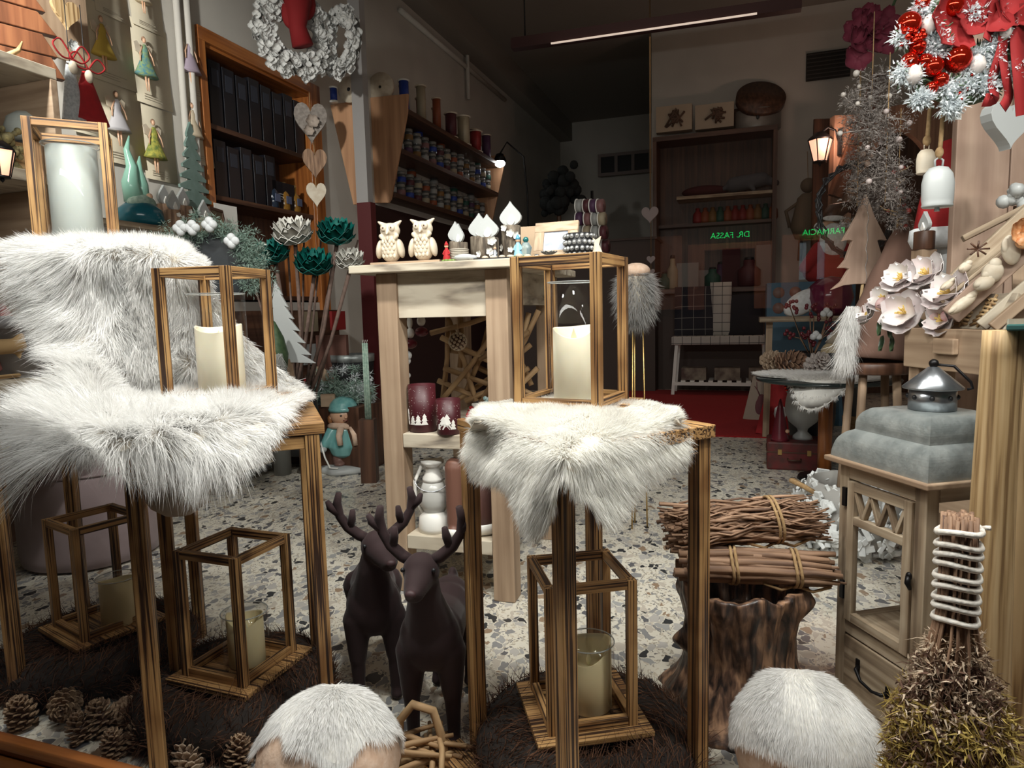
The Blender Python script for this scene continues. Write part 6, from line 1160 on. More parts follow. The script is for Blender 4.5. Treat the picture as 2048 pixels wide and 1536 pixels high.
# ---------------------------------------------------------------- round table with pelt
tb = G(1648, 958); zr = .645; t = thing('round_table', 'round dark-topped table on a brown round post behind the cabinet lantern', 'table', (tb.x, tb.y, 0)); MB().tube([(0, 0, 0), (0, 0, zr - .02)], .042, 20).build('post', M['orange_wood'], t); MB().lathe([(.41, zr - .018), (.415, zr - .009), (.41, zr)], 48).build('tabletop', mat('dark_top', (.02, .03, .03), .15), t); MB().lathe([(.16, 0), (.15, .02), (.05, .03)], 28).build('foot_plate', M['black'], t)
rt = lambda x, y: G(x, y, zr + .022)
n = 72; t = thing('pelt', 'small white pelt lying on the round table with one lobe hanging down', 'fur', (tb.x, tb.y, zr)); V = []; ky = 9
def rad(a): return .36 + .05 * math.sin(3 * a + .8) + .03 * math.sin(5 * a)
P_ = []
for i in range(ky + 1):
    for k in range(n):
        a = 2 * PI * k / n; r = rad(a) * i / ky; lobe = math.exp(-((a - 4.1 + PI) % (2 * PI) - PI) ** 2 / .12); r += .07 * lobe * (i / ky) ** 2; z = .018 - (.15 * lobe * max(0, (i / ky - .72) / .28)); V.append((r * math.cos(a), r * math.sin(a), z))
F = [(i * n + k, i * n + (k + 1) % n, (i + 1) * n + (k + 1) % n, (i + 1) * n + k) for i in range(ky) for k in range(n)]; o_ = len(V); V2 = V + [(x, y, z - .012) for x, y, z in V]
MB().raw(V2, F + [tuple(j + o_ for j in f[::-1]) for f in F] + [(ky * n + k, ky * n + (k + 1) % n, o_ + ky * n + (k + 1) % n, o_ + ky * n + k)[::-1] for k in range(n)]).build('hide', M['white'], t)
VA = np.array(V); r2 = np.random.RandomState(1); ii = r2.randint(n, len(V), 30000); P = VA[ii] + r2.normal(0, .008, (30000, 3)) * np.array([1, 1, .2]); D = P / (np.linalg.norm(P, axis=1)[:, None] + 1e-6); D[:, 2] = .45 - 1.3 * (P[:, 2] < .0); hairs('hair', P, D + r2.normal(0, .2, P.shape), .028, .0013, M['fur'], t, .3, .15, 1, 2)
for i, (x, y, s, r_, mt_, lab) in enumerate(((1545, 733, 2.1, (1.3, .2, .4), cone_p, 'pale big cone at the back left on the round table pelt'), (1580, 738, 2.5, (1.35, .1, 1.2), mat('rope_cone', (.2, .11, .07), .9, (.32, .19, .12), 50), 'big brown rope-textured cone in the middle of the round table'), (1635, 741, 2.2, (1.0, .0, .2), cone_g, 'greyish cone with pale scales at the right on the round table'))):
    p = rt(x, y); pinecone('large_cone', (p.x, p.y, p.z + .045), r_, s, lab, mt_, None, None)
p = rt(1668, 732); t = thing('cream_pouch', 'cream felt pouch with pointed lid on the round table beside the grey cone', 'pouch', (p.x + .05, p.y + .05, zr + .02)); MB().ell((0, 0, .09), (.12, .09, .09)).build('pouch', mat('cream_felt', (.62, .5, .32), .9), t); MB().lathe([(.085, .16), (.05, .22), (.0, .30)], 20).build('lid', M['offwhite'], t)
# under the round table
q = G(1505, 868) + Vector((.0, .35, 0)); 
def bag(x, y, w_, h_, lab, mt_, tilt, mark):
    p = G(x, y); t = thing('gift_bag', lab, 'bag', (p.x, p.y, 0), rot=(-.12, tilt, toward(p))); MB().prism([(-w_ / 2, 0), (w_ / 2, 0), (w_ / 2 * .72, h_), (-w_ / 2 * .72, h_)], 0, .10).build('bag', mt_, t, .004); mark(t, w_, h_); return t
def deer_mark(t, w_, h_):
    m = MB(); m.ell((0, -.002, h_ * .35), (.045, .004, .085)).ell((0, -.003, h_ * .5), (.032, .004, .05))
    for s in (-1, 1): m.tube([(s * .015, -.003, h_ * .58), (s * .05, -.003, h_ * .72), (s * .06, -.003, h_ * .88)], [.007, .005, .003], 6).tube([(s * .045, -.003, h_ * .7), (s * .075, -.003, h_ * .78)], .004, 6)
    m.build('deer_print', mat('deer_print', (.16, .05, .06), .8), t)
def beard_mark(t, w_, h_):
    MB().lathe([(0, -.085), (.02, -.065), (.05, .0), (.048, .05), (.03, .07), (0, .075)], 20, (.02, -.003, h_ * .4), sy=.12).build('white_beard', M['snowy'], t); MB().ell((.02, -.009, h_ * .4 + .02), (.018, .004, .018)).build('face', M['skin'], t)
bag(1516, 842, .28, .42, 'beige gift bag printed with a deer under the left of the round table', mat('beige_bag', (.42, .34, .27), .9), .12, deer_mark)
bag(1548, 872, .30, .46, 'red felt gift bag with a white beard face under the round table', M['red'], .13, beard_mark)
q = G(1605, 948); t = thing('suitcase', 'small red and brown checked suitcase on the floor under the round table', 'suitcase', (q.x + .03, q.y + .22, 0), -.35); MB().b2(-.17, .17, -.14, .14, 0, .19).build('case', mat('red_check', (.15, .015, .015), .6, (.06, .02, .015), 16), t, .012); MB().b2(-.174, .174, -.144, .144, .118, .126).build('seam', M['brown_wood'], t)
for x in (-.09, .09): MB().b2(x - .012, x + .012, -.148, -.14, .105, .14).build('brass_lock', M['gold'], t)
MB().tube([(-.04, -.142, .08), (-.035, -.165, .075), (.035, -.165, .075), (.04, -.142, .08)], .006, 8).build('handle', M['brown_wood'], t)
cs = (q.x + .03, q.y + .22)
t = thing('white_urn', 'white footed urn standing on the red suitcase', 'urn', (cs[0] + .06, cs[1] - .0, .19)); MB().lathe([(.065, 0), (.06, .02), (.03, .05), (.035, .07), (.09, .12), (.115, .19), (.11, .26), (.10, .31), (.115, .33), (.09, .33), (.09, .2), (0, .12)], 36).build('urn', M['porcelain'], t)
t = thing('red_cone_gnome', 'small shiny red cone gnome on the left of the suitcase', 'gnome', (cs[0] - .11, cs[1] - .04, .19)); MB().lathe([(.06, 0), (.055, .02), (.02, .22), (.006, .28), (0, .285)], 20).build('cone', M['maroon'], t); MB().ell((.03, -.05, .07), .014).build('nose', M['skin'], t)
t = thing('berry_bunch', 'bunch of red berries rising from the white urn under the table', 'berries', (cs[0] + .07, cs[1], .52)); m = MB(); rs = random.Random(2); [m.ell((rs.uniform(-.14, .16), rs.uniform(-.07, .07), rs.uniform(.0, .085)), .011, None, 8, 6) for k in range(60)]; m.build('berries', M['redgloss'], t); m = MB(); [m.tube([(0, 0, -.1), (rs.uniform(-.12, .12), 0, .05)], .003, 5) for k in range(8)]; m.build('stalks', M['twig'], t)
q = G(1705, 900); t = thing('glass_vase', 'dark tall glass vase with wound cord beside the urn', 'vase', (q.x + .05, q.y + .1, 0)); MB().lathe([(.07, 0), (.06, .15), (.09, .45), (.1, .58)], 28).build('vase', mat('smoky_glass', (.04, .04, .04), .1), t); MB().lathe([(.064, .12), (.075, .16), (.078, .24), (.07, .25)], 24, wob=lambda a, z: 1 + .04 * math.sin(z * 300)).build('cord_winding', M['jute'], t)
# ================================================================ spool shelves on the left wall
def vz(x, y, v): p = VV(x, y, v); return p.x * EU[0] + p.y * EU[1], p.z
V1 = 6.1; V2 = 8.9
poly = [vz(*q, V1) for q in ((732, 197), (817, 188), (815, 228), (783, 398), (778, 406), (746, 406))]
def end_board(v, poly, lab, mt_=None):
    t = thing('mirrored_end_board', lab, 'shelf', W(0, v, 0), YAW); MB().prism(poly, -.015, .015).build('board', mt_ or M['beech'], t, .003); return t
u0 = poly[0][0]; u1 = poly[1][0]; ztop = poly[0][1]
t = thing('spool_shelf', 'dark wall shelving with pointed beech end board, full of spools and jars', 'shelving', W(0, 0, 0), YAW)
MB().prism(poly, V1 - .015, V1 + .015).build('end_board', M['beech'], t, .003); MB().prism(poly, V2 - .015, V2 + .015).build('end_board', M['beech'], t, .003)
zsh = [ztop - .13, vz(793, 297, V1)[1], vz(775, 385, V1)[1]]; dep = [u1 - .04, u1 - .10, u1 - .2]
for z, u_ in zip(zsh, dep): MB().b2(u0, u_, V1 + .016, V2 - .016, z - .05, z).build('shelf', M['brown_wood'], t, .003)
MB().b2(UL + .002, UL + .03, V1 - .3, V2 + .3, 0, zsh[2] - .12).build('lower_back_panel', mat('red_panel', (.035, .012, .01), .6), t)
pl2 = [vz(*q, 4.95) for q in ((655, 207), (712, 198), (712, 408), (702, 408))]
end_board(5.0, pl2, 'mirror image of the pointed beech end board, built solid left of the pale wall pilaster')  # stands in for the mirrored view of the right end board
cols = dict(blue=(.012, .04, .26), red=(.22, .012, .012), orange=(.25, .06, .02), cream=(.34, .28, .19), green=(.012, .07, .05), maroon=(.07, .012, .018), purple=(.07, .025, .07), amber=(.2, .1, .025), white=(.30, .30, .29), pink=(.2, .09, .09))
cm = {k: mat('thread_' + k, v, .55) for k, v in cols.items()}
def spool(loc, r, h, c, lab, rot=None):
    t = thing('thread_spool', lab, 'spool', loc, rot=rot or (0, 0, 0), group='spools on the top shelf'); MB().lathe([(r * .8, .012), (r * .8, h - .012)], 16).build('thread', cm[c], t); MB().lathe([(r, 0), (r, .012), (r * .5, .012)], 16).lathe([(r * .5, h - .012), (r, h - .012), (r, h), (0, h)], 16).build('rim', M['offwhite'] if c != 'blue' else M['white'], t)
sp_list = [('blue', .3, .06), ('green', .32, .055), ('cream', .36, .06), ('red', .30, .06), ('orange', .34, .055), ('cream', .30, .05), ('maroon', .28, .08), ('amber', .24, .05), ('cream', .34, .09), ('white', .18, .08), ('red', .26, .09), ('maroon', .34, .07), ('purple', .30, .07), ('white', .22, .06)]
ordn2 = ['nearest', 'second', 'third', 'fourth', 'fifth', 'sixth', 'seventh', 'eighth', 'ninth', 'tenth', 'eleventh', 'twelfth', 'thirteenth', 'farthest']
for k, (c, h, r) in enumerate(sp_list): spool(W(u1 - .12 - .10 * (k % 2), V1 + .14 + k * .19, zsh[0]), r, h, c, c + ' spool on the top wall shelf, ' + ordn2[k] + ' from the window')
for lab, x, y, v, r in (('large white cardboard disc reel on top of the right end board', 762, 175, V1 + .02, .14), ('second white cardboard disc reel beside the pale pilaster', 700, 180, 4.93, .10)):
    u_, z_ = vz(x, y, v); t = thing('disc_reel', lab, 'reel', W(u_, v, z_), YAW); MB().lathe([(r, -.02), (r, .02)], 36, R=rotm(PI / 2, 0, 0)).build('disc', M['offwhite'], t); MB().lathe([(.015, -.022), (.015, .022)], 12, R=rotm(PI / 2, 0, 0)).build('hub', M['dark'], t)
u_, z_ = vz(668, 205, 4.9); spool(W(u_, 4.9, z_), .035, .12, 'blue', 'mirror image of the blue spool, built solid left of the pale pilaster')  # reflected blue spool, modelled as a solid copy
jc = ['white', 'blue', 'cream', 'green', 'purple', 'amber', 'white', 'pink', 'blue', 'maroon', 'cream', 'orange', 'white', 'amber']; rs = random.Random(31)
gj = mat('jar_glass', (.2, .2, .2), .12, trans=.6); lid = mat('jar_lid', (.22, .21, .19), .3)
jar0 = None
for s_ in (1, 2):
    for k in range(14):
        for lv in (0, 1, 2):
            if lv == 2 and k % 3: continue
            h = .13; loc = W(dep[s_] - .09 - .08 * (lv == 2), V1 + .12 + k * .19 + .02 * lv, zsh[s_] + (h + .004) * lv)
            lab = '%s jar on the %s wall shelf, %s level, %s from the window' % (jc[(k + s_ * 3 + lv) % 14], 'middle' if s_ == 1 else 'lower', ('bottom', 'second', 'top')[lv], ordn2[k])
            if jar0 is None:
                t = thing('craft_jar', lab, 'jar', loc, 0, 'jars on the wall shelves'); MB().lathe([(.045, 0), (.05, .01), (.05, .085), (.042, .1)], 14).build('glass_body', gj, t); MB().lathe([(.047, .1), (.047, h), (0, h)], 14).build('lid', lid, t); MB().lathe([(.044, .012), (.0505, .02), (.0508, .07), (.044, .075)], 14).build('filling', cm['white'], t); jar0 = t; bys = {'white': [c for c in bpy.data.objects if c.parent == t]}
            else:
                t = copy_thing(jar0, loc, 0, lab); c = jc[(k + s_ * 3 + lv) % 14]
                for ch in [q for q in t.children] if t.children else []: pass
                for ch in bpy.data.objects:
                    if ch.parent == t and ch.name.startswith('filling'):
                        if c not in bys: bys[c] = ch.data.copy(); bys[c].materials[0] = cm[c]
                        ch.data = bys[c] if not isinstance(bys[c], list) else ch.data
# ================================================================ dark middle of the shop
DV = 9.0
p = VV(1000, 327, 8.7); t = thing('desk_lamp', 'small bright desk lamp glowing far back in the dark shop', 'lamp', p); MB().ell((0, 0, 0), (.07, .07, .05)).build('bulb', mat('bulb', (1, 1, 1), .5, emit=12), t); MB().lathe([(.09, .03), (.05, .12), (0, .14)], 20).build('lamp_shade', M['black'], t)
MB().tube([(0, 0, .12), (.1, .1, .3), (.32, .1, .1), (.36, .1, -.4), (.36, .1, .9 - p.z)], .012, 8).build('arm', M['black'], t)
def vbox(name, x0, y0, x1, y1, v, dep_, mt_, lab, cat, group=None, floor=False, bev=.002):
    a, b = VV(x0, y1, v), VV(x1, y0, v); wdt = (Vector((b.x - a.x, b.y - a.y))).length; z0 = 0 if floor else a.z; t = thing(name, lab, cat, Vector(((a.x + b.x) / 2, (a.y + b.y) / 2, z0)), YAW, group)
    MB().b2(-wdt / 2, wdt / 2, 0, dep_, 0, b.z - z0).build('body', mt_, t, bev); return t, wdt, b.z - z0
dkw = mat('dark_counter', (.05, .028, .02), .6); 
t, w_, h_ = vbox('sales_counter', 1000, 478, 1310, 700, 8.9, .6, dkw, 'dark sales counter far back behind the whitewashed table', 'counter', floor=True)
MB().b2(-w_ / 2 - .03, w_ / 2 + .03, -.03, .63, h_, h_ + .03).build('counter_top', dkw, t)
# barred inner window
a, b = VV(1198, 345, 13.3), VV(1302, 308, 13.3); t = thing('inner_window', 'small three-pane window high on the dark back wall', 'window', (a + b) / 2, YAW); wd = (b - a).length; hh = .42
m = MB(); m.b2(-wd / 2, wd / 2, -.03, .03, -hh / 2, -hh / 2 + .06).b2(-wd / 2, wd / 2, -.03, .03, hh / 2 - .06, hh / 2)
for k in range(4): x = -wd / 2 + .03 + (wd - .06) * k / 3; m.b2(x - .03, x + .03, -.028, .028, -hh / 2 + .06, hh / 2 - .06)
m.build('frame', mat('dim_frame', (.3, .24, .22), .7), t); MB().b2(-wd / 2 + .03, wd / 2 - .03, .0, .01, -hh / 2 + .03, hh / 2 - .03).build('pane', M['dark'], t)
p = VV(1118, 430, 9.1); t = thing('dark_tree', 'dark bushy little tree on the sales counter', 'plant', p); m = MB(); rs = random.Random(4); [m.ell((rs.gauss(0, .16), rs.gauss(0, .1), .25 + rs.gauss(0, .13)), rs.uniform(.05, .1), None, 7, 5) for k in range(60)]; m.build('foliage', mat('black_foliage', (.008, .01, .01), .9), t); MB().tube([(0, 0, -.3), (0, 0, .3)], .03, 8).build('trunk', M['brown_wood'], t)
# ribbon reels on horizontal rods
rc = ['white', 'maroon', 'purple', 'pink', 'white', 'cream']
k = 0
for row, (y, xs) in enumerate(((412, (1160, 1175, 1188, 1202)), (438, (1160, 1177, 1192, 1205)), (465, (1158, 1175, 1192, 1208)), (492, (1195, 1212)))):
    for j, x in enumerate(xs):
        p = Y(x, y, 5.2 - .05 * j); c = rc[(row * 2 + j) % 6]; t = thing('ribbon_reel', '%s ribbon reel, row %s from the top of the reel stand, %s from the left' % (c, ('one', 'two', 'three', 'four')[row], ordn[j]), 'ribbon reel', p, 1.1, 'ribbon reels on the stand')
        MB().lathe([(.05, -.02), (.05, .02)], 20, R=rotm(PI / 2, 0, 0)).build('ribbon', cm[c], t); MB().lathe([(.056, -.026), (.056, -.02), (.02, -.02)], 20, R=rotm(PI / 2, 0, 0)).build('side_disc', M['white'], t); MB().lathe([(.014, .02), (.014, -.028)], 10, R=rotm(PI / 2, 0, 0)).build('hub', M['dark'], t)
p = Y(1185, 450, 5.25); t = thing('reel_stand', 'dark rod stand holding the ribbon reels behind the whitewashed table', 'stand', (p.x, p.y, 0)); MB().tube([(0, 0, 0), (0, 0, 2.0)], .012, 8).build('post', M['black'], t); MB().lathe([(.2, 0), (.2, .02), (0, .03)], 24).build('foot', M['black'], t)
# fur-topped thing on thin gold legs
p = Y(1272, 590, 3.3); t = thing('fur_stool', 'grey-white fur covered seat with pinkish top on thin gold legs', 'stool', (p.x, p.y, 0)); zc = p.z
MB().ell((0, 0, zc), (.075, .075, .13)).build('seat_pad', M['hide'], t); MB().ell((-.0, 0, zc + .115), (.07, .07, .04)).build('pink_top', M['fabric_pink'], t); r2 = np.random.RandomState(3); D = r2.normal(0, 1, (5000, 3)); D /= np.linalg.norm(D, axis=1)[:, None]; D = D[D[:, 2] < .75]; hairs('fur', D * np.array([.078, .078, .135]) + np.array([0, 0, zc]), D + np.array([0, 0, -.6]), .05, .0014, furmat('grey_fur', (.32, .31, .3), (.5, .49, .48)), t, .3, .2, 3, 2)
for sx, sy in ((-.02, -.02), (.03, -.01), (.0, .04)): MB().tube([(sx, sy, zc - .1), (sx * 1.6, sy * 1.6, 0)], .004, 6).build('gold_leg', M['gold'], t)
# ================================================================ niche shelving on the partition wall
NV = 9.15
def nz(x, y, v=NV): q = VV(x, y, v); return q.x * EU[0] + q.y * EU[1], q.z
ul, z1 = nz(1305, 275); ur, z1b = nz(1556, 248); zq = (z1 + z1b) / 2; z2 = nz(1450, 385)[1]; z3 = nz(1450, 575)[1]
t = thing('wall_shelving', 'dark wooden shelving against the lit partition wall', 'shelving', W(0, 0, 0), YAW)
MB().b2(ul, ur, NV, VB - .005, zq - .06, zq).build('top_shelf', M['brown_wood'], t, .003); MB().b2(ul + .3, ur, NV + .05, VB - .005, z2 - .04, z2).build('shelf', M['grey_wood'], t, .003); MB().b2(ul, ur + .25, NV - .1, VB - .005, z3 - .06, z3).build('counter_board', M['brown_wood'], t, .003)
MB().b2(ul, ul + .05, NV, VB - .005, z3, zq - .06).b2(ur - .05, ur, NV, VB - .005, z3, zq - .06).build('side_board', M['brown_wood'], t); MB().b2(ul + .05, ur - .05, VB - .03, VB - .006, z3, zq - .06).build('back_board', M['brown_wood'], t)
MB().b2(ul + .02, ur + .2, NV + .1, VB - .005, 0, z3 - .061).build('base_cupboard', dkw, t, .004)
t, w_, h_ = vbox('carved_box', 1312, 206, 1384, 266, NV + .1, .12, mat('box_beige', (.42, .33, .24), .7), 'beige box with dark carved rose on the top shelf, left one', 'box'); carve = mat('carving_dark', (.1, .055, .035), .8)
def carving(t, w_, h_, seed):
    rs = random.Random(seed); m = MB()
    for k in range(12): a = rs.uniform(-.5, .5); m.tube([(w_ * rs.uniform(-.25, .2), -.012, h_ * rs.uniform(.15, .8)), (w_ * rs.uniform(-.1, .15), -.03, h_ * rs.uniform(.2, .85)), (w_ * rs.uniform(-.05, .3), -.012, h_ * rs.uniform(.15, .8))], .014, 6)
    m.build('carving', carve, t)
carving(t, w_, h_, 1)
t, w_, h_ = vbox('carved_box', 1390, 202, 1468, 260, NV + .1, .12, mat('box_beige2', (.40, .32, .24), .7), 'beige box with pale carved flower on the top shelf, right one', 'box'); carving(t, w_, h_, 2)
p = VV(1515, 245, NV + .25); t = thing('round_tin', 'round metal tin with tilted wooden lid on the top shelf', 'tin', (p.x, p.y, zq), YAW); MB().lathe([(.27, 0), (.28, .02), (.28, .24), (.26, .25), (0, .25)], 36, sy=.7).build('tin', mat('old_tin', (.24, .22, .2), .4, metal=.5), t); MB().lathe([(.30, -.04), (.30, .04), (0, .045)], 36, (.03, -.03, .38), rotm(.9, .25, 0)).build('lid', M['brown_wood'], t); MB().ell((0, -.21, .12), (.02, .01, .025)).build('emblem', M['dark'], t)
MB().lathe([(.26, 0), (.28, .2), (.26, .3)], 30, (-.14, .12, .0), sy=.6).build('basket', carve, t)
p = VV(1500, 372, NV + .2); t = thing('toy_horse', 'grey toy donkey lying on the middle shelf', 'toy', (p.x, p.y, z2), YAW); blob('body', [((-.2, 0, .12), (.15, 0, .16), .1, .09), ((.15, 0, .16), (.32, 0, .1), .07, .04), ((-.2, 0, .12), (-.4, 0, .05), .05, .02), ((.0, -.05, .1), (.05, -.1, .02), .04, .03)], mat('grey_toy', (.09, .09, .1), .9), t, .02, 3)
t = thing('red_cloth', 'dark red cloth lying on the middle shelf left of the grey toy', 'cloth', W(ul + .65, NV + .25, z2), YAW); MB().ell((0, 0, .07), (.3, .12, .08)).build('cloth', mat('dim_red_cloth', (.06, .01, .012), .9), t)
# things on the counter
cz = lambda x, o=.0: W(nz(x, 560, NV + o)[0], NV + o, z3)
items = [('jar', 1330, .09, .26, 'green', 'green-lidded glass jar at the left end of the counter'), ('card', 1352, .16, .30, 'white', 'white framed card at the left of the counter'), ('card', 1375, .28, .42, 'white', 'white card with rabbit ears picture on the counter'), ('card', 1402, .22, .30, 'white', 'white card right of the rabbit picture'), ('jar', 1425, .10, .3, 'green', 'dark jar with green label in the middle of the counter'), ('jar', 1442, .10, .38, 'purple', 'dark round-stoppered bottle on the counter'),
         ('card', 1462, .22, .62, 'maroon', 'brownish picture card with small figure on the counter'), ('jar', 1482, .09, .22, 'white', 'white cup on the counter'), ('jar', 1498, .14, .42, 'maroon', 'dark pointed bell on the counter'), ('card', 1530, .22, .66, 'white', 'tall white box at the right end of the counter'), ('jar', 1345, .07, .5, 'cream', 'slim cream bottle at the back left of the counter')]
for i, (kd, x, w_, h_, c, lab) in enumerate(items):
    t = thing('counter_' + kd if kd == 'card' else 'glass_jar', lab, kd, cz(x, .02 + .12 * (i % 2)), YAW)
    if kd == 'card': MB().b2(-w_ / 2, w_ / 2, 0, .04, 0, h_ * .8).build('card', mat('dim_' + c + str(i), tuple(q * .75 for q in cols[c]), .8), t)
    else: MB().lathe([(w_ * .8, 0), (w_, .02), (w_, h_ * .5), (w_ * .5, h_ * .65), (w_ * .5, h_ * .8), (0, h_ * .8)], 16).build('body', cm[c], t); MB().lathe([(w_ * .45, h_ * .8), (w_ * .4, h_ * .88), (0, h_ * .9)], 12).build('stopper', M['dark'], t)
for i in range(11):
    x = 1395 + i * 15; c = ['red', 'orange', 'amber', 'green', 'orange', 'red'][i % 6]; t = thing('oil_bottle', 'small %s bottle in the upper row on the shelving, %s from the left' % (c, ordn2[i]), 'bottle', W(nz(x, 470, NV + .3)[0], NV + .3, z3 + .86), YAW, 'bottles in the upper row'); MB().lathe([(.05, 0), (.065, .03), (.06, .12), (.025, .17), (.03, .2), (0, .21)], 12).build('body', cm[c], t)
t = thing('bottle_shelf', 'thin dark shelf carrying the upper row of small bottles', 'shelf', W(0, 0, 0), YAW); MB().b2(ul + .051, ur - .051, NV + .2, VB - .031, z3 + .82, z3 + .86).build('board', M['brown_wood'], t)
for k, (x, y, v, s_, lab) in enumerate(((1300, 430, 8.2, .20, 'pale heart with lettering band hanging by the dark doorway'), (1302, 520, 8.2, .10, 'small white heart in the hanging chain by the doorway'), (1302, 545, 8.2, .09, 'lowest small heart in the hanging chain by the doorway'))):
    p = VV(x, y, v); t = thing('hanging_heart', lab, 'heart', p, YAW); MB().prism([(a, b - s_ / 2) for a, b in heartpoly(s_, s_)], -.015, .015).build('heart', mat('pink_heart' + str(k), (.45, .38, .38), .8), t, .005); MB().tube([(0, 0, s_ * .4), (0, 0, CH - p.z)], .004, 5).build('cord', M['jute'], t)
# bench with cushions in front of the base cupboard
BV = 8.55; bl_, zb_ = nz(1345, 680, BV); br_, _ = nz(1537, 680, BV); t = thing('bench', 'white slatted bench with plaid seat cover in front of the dark cupboard', 'bench', W(0, 0, 0), YAW); ww = M['white']
MB().b2(bl_, br_, BV, BV + .42, zb_ - .03, zb_).build('seat', ww, t, .003)
for u_, du in ((bl_ + .05, -.05), (br_ - .05, .05)):
    for y in (.03, .39): MB().bar((u_ + du, BV + y, 0), (u_, BV + y, zb_ - .03), .04, .04, (1, 0, 0)).build('leg', ww, t, .002)
MB().b2(bl_, br_, BV + .0, BV + .04, .13, .17).build('foot_rail', ww, t); m = MB(); [m.b2(bl_ + .1 + k * .11, bl_ + .155 + k * .11, BV + .01, BV + .4, .171, .19) for k in range(int((br_ - bl_ - .15) / .11))]; m.build('low_slats', ww, t)
plaid = MB()
def plaidmat(name, a, b, s_=9, th=.06, axes=(0, 1, 2)):
    m, nt, bs = newmat(name); tc = N(nt, 'ShaderNodeAttribute', attribute_name='gc'); sx = N(nt, 'ShaderNodeSeparateXYZ'); nt.links.new(tc.outputs['Vector'], sx.inputs[0]); outs = []
    for ax in axes:
        q = N(nt, 'ShaderNodeMath', operation='MULTIPLY'); q.inputs[1].default_value = s_; nt.links.new(sx.outputs[ax], q.inputs[0]); f = N(nt, 'ShaderNodeMath', operation='FRACT'); nt.links.new(q.outputs[0], f.inputs[0]); l = N(nt, 'ShaderNodeMath', operation='LESS_THAN'); l.inputs[1].default_value = th; nt.links.new(f.outputs[0], l.inputs[0]); outs.append(l)
    o = outs[0].outputs[0]
    for l in outs[1:]: mx = N(nt, 'ShaderNodeMath', operation='MAXIMUM'); nt.links.new(o, mx.inputs[0]); nt.links.new(l.outputs[0], mx.inputs[1]); o = mx.outputs[0]
    c = N(nt, 'ShaderNodeMix', data_type='RGBA'); nt.links.new(o, c.inputs[0]); c.inputs[6].default_value = (*a, 1); c.inputs[7].default_value = (*b, 1); nt.links.new(c.outputs[2], bs.inputs['Base Color']); bs.inputs['Roughness'].default_value = .9; return m
pw_, pb_ = plaidmat('white_plaid', (.5, .47, .43), (.03, .03, .035)), plaidmat('navy_plaid', (.015, .016, .025), (.25, .24, .22), 7, .04, (0, 2)); pc_ = plaidmat('white_plaid_cushion', (.5, .47, .43), (.03, .03, .035), 9, .06, (0, 2))
MB().b2(bl_ - .01, br_ + .01, BV - .01, BV + .42, zb_ + .001, zb_ + .04).b2(bl_ - .01, br_ + .01, BV - .03, BV - .012, zb_ - .06, zb_ + .04).build('plaid_cover', pw_, t, .01)
for x, y0, w_, h_, mt_, lab, tl in ((1395, 0, .60, .62, pb_, 'large navy plaid cushion at the left on the bench', .1), (1440, 0, .26, .66, pc_, 'white plaid cushion standing in the middle of the bench', .05), (1490, 0, .42, .5, mat('black_cushion', (.012, .012, .018), .9), 'black cushion at the right on the bench', .1)):
    u_ = nz(x, 660, BV)[0]; t = thing('cushion', lab, 'cushion', W(u_, BV + .24, zb_ + .041), rot=(-tl, 0, YAW)); n = 14; V = []
    for s_ in (-1, 1):
        for i in range(n + 1):
            for j in range(n + 1): a, b = 2 * i / n - 1, 2 * j / n - 1; V.append((a * w_ / 2, s_ * .08 * ((1 - a * a) * (1 - b * b)) ** .45, h_ / 2 + b * h_ / 2))
    q = (n + 1) ** 2; F = [(i * (n + 1) + j, i * (n + 1) + j + 1, (i + 1) * (n + 1) + j + 1, (i + 1) * (n + 1) + j) for i in range(n) for j in range(n)]; MB().raw(V, F + [tuple(k + q for k in f[::-1]) for f in F]).build('cover', mt_, t)
for k in range(3): t = thing('shoe_box', ('left', 'middle', 'right')[k] + ' cream patterned box under the bench', 'box', W(bl_ + .25 + .4 * k, BV + .2, .191), YAW); MB().b2(-.15, .15, -.12, .12, 0, .15).build('box', mat('cream_box' + str(k), (.34, .29, .22), .8, (.1, .06, .05), 8), t)
# ================================================================ behind the round table
t, w_, h_ = vbox('blue_cupboard', 1532, 560, 1712, 700, 6.6, .4, mat('blue_paint', (.05, .13, .2), .6), 'blue painted low cupboard behind the round table', 'cupboard', floor=True)
m = MB(); rs = random.Random(5)
for k in range(5): m.lathe([(.05, -.01), (.05, .0), (0, 0)], 16, (-w_ / 2 + .1 + .14 * (k % 3), -.005, h_ - .09 - .14 * (k // 3)), rotm(PI / 2, 0, 0))
m.build('round_knobs', mat('knob_mix', (.2, .08, .06), .5, (.3, .25, .22), 3), t)
p = VV(1630, 632, 5.9); t = thing('side_shelf', 'pale wooden stool shelf in front of the blue cupboard', 'stool', (p.x, p.y, 0), YAW); zz = p.z; MB().b2(-.42, .36, -.15, .15, zz - .04, zz).build('seat', M['grey_wood'], t, .003)
for sx in (-.34, .3): MB().bar((sx, 0, zz - .04), (sx * 1.05, 0, 0), .05, .05).build('leg', M['pale'], t)
t = thing('maroon_ball', 'large glossy purple-red ball on the pale stool shelf', 'ball', W(*(lambda q: (q[0], 5.9))(nz(1660, 620, 5.9)), zz)); MB().lathe([(.08, 0), (.14, .05), (.17, .14), (.15, .24), (.08, .3), (0, .31)], 32).build('ball', mat('purple_gloss', (.14, .015, .05), .15), t)
t = thing('white_beret', 'white knitted beret leaning on the pale stool shelf', 'hat', W(nz(1605, 620, 5.9)[0], 5.88, zz)); MB().ell((0, 0, .11), (.17, .06, .09), rotm(0, -.5, 0)).build('beret', M['snowy'], t)
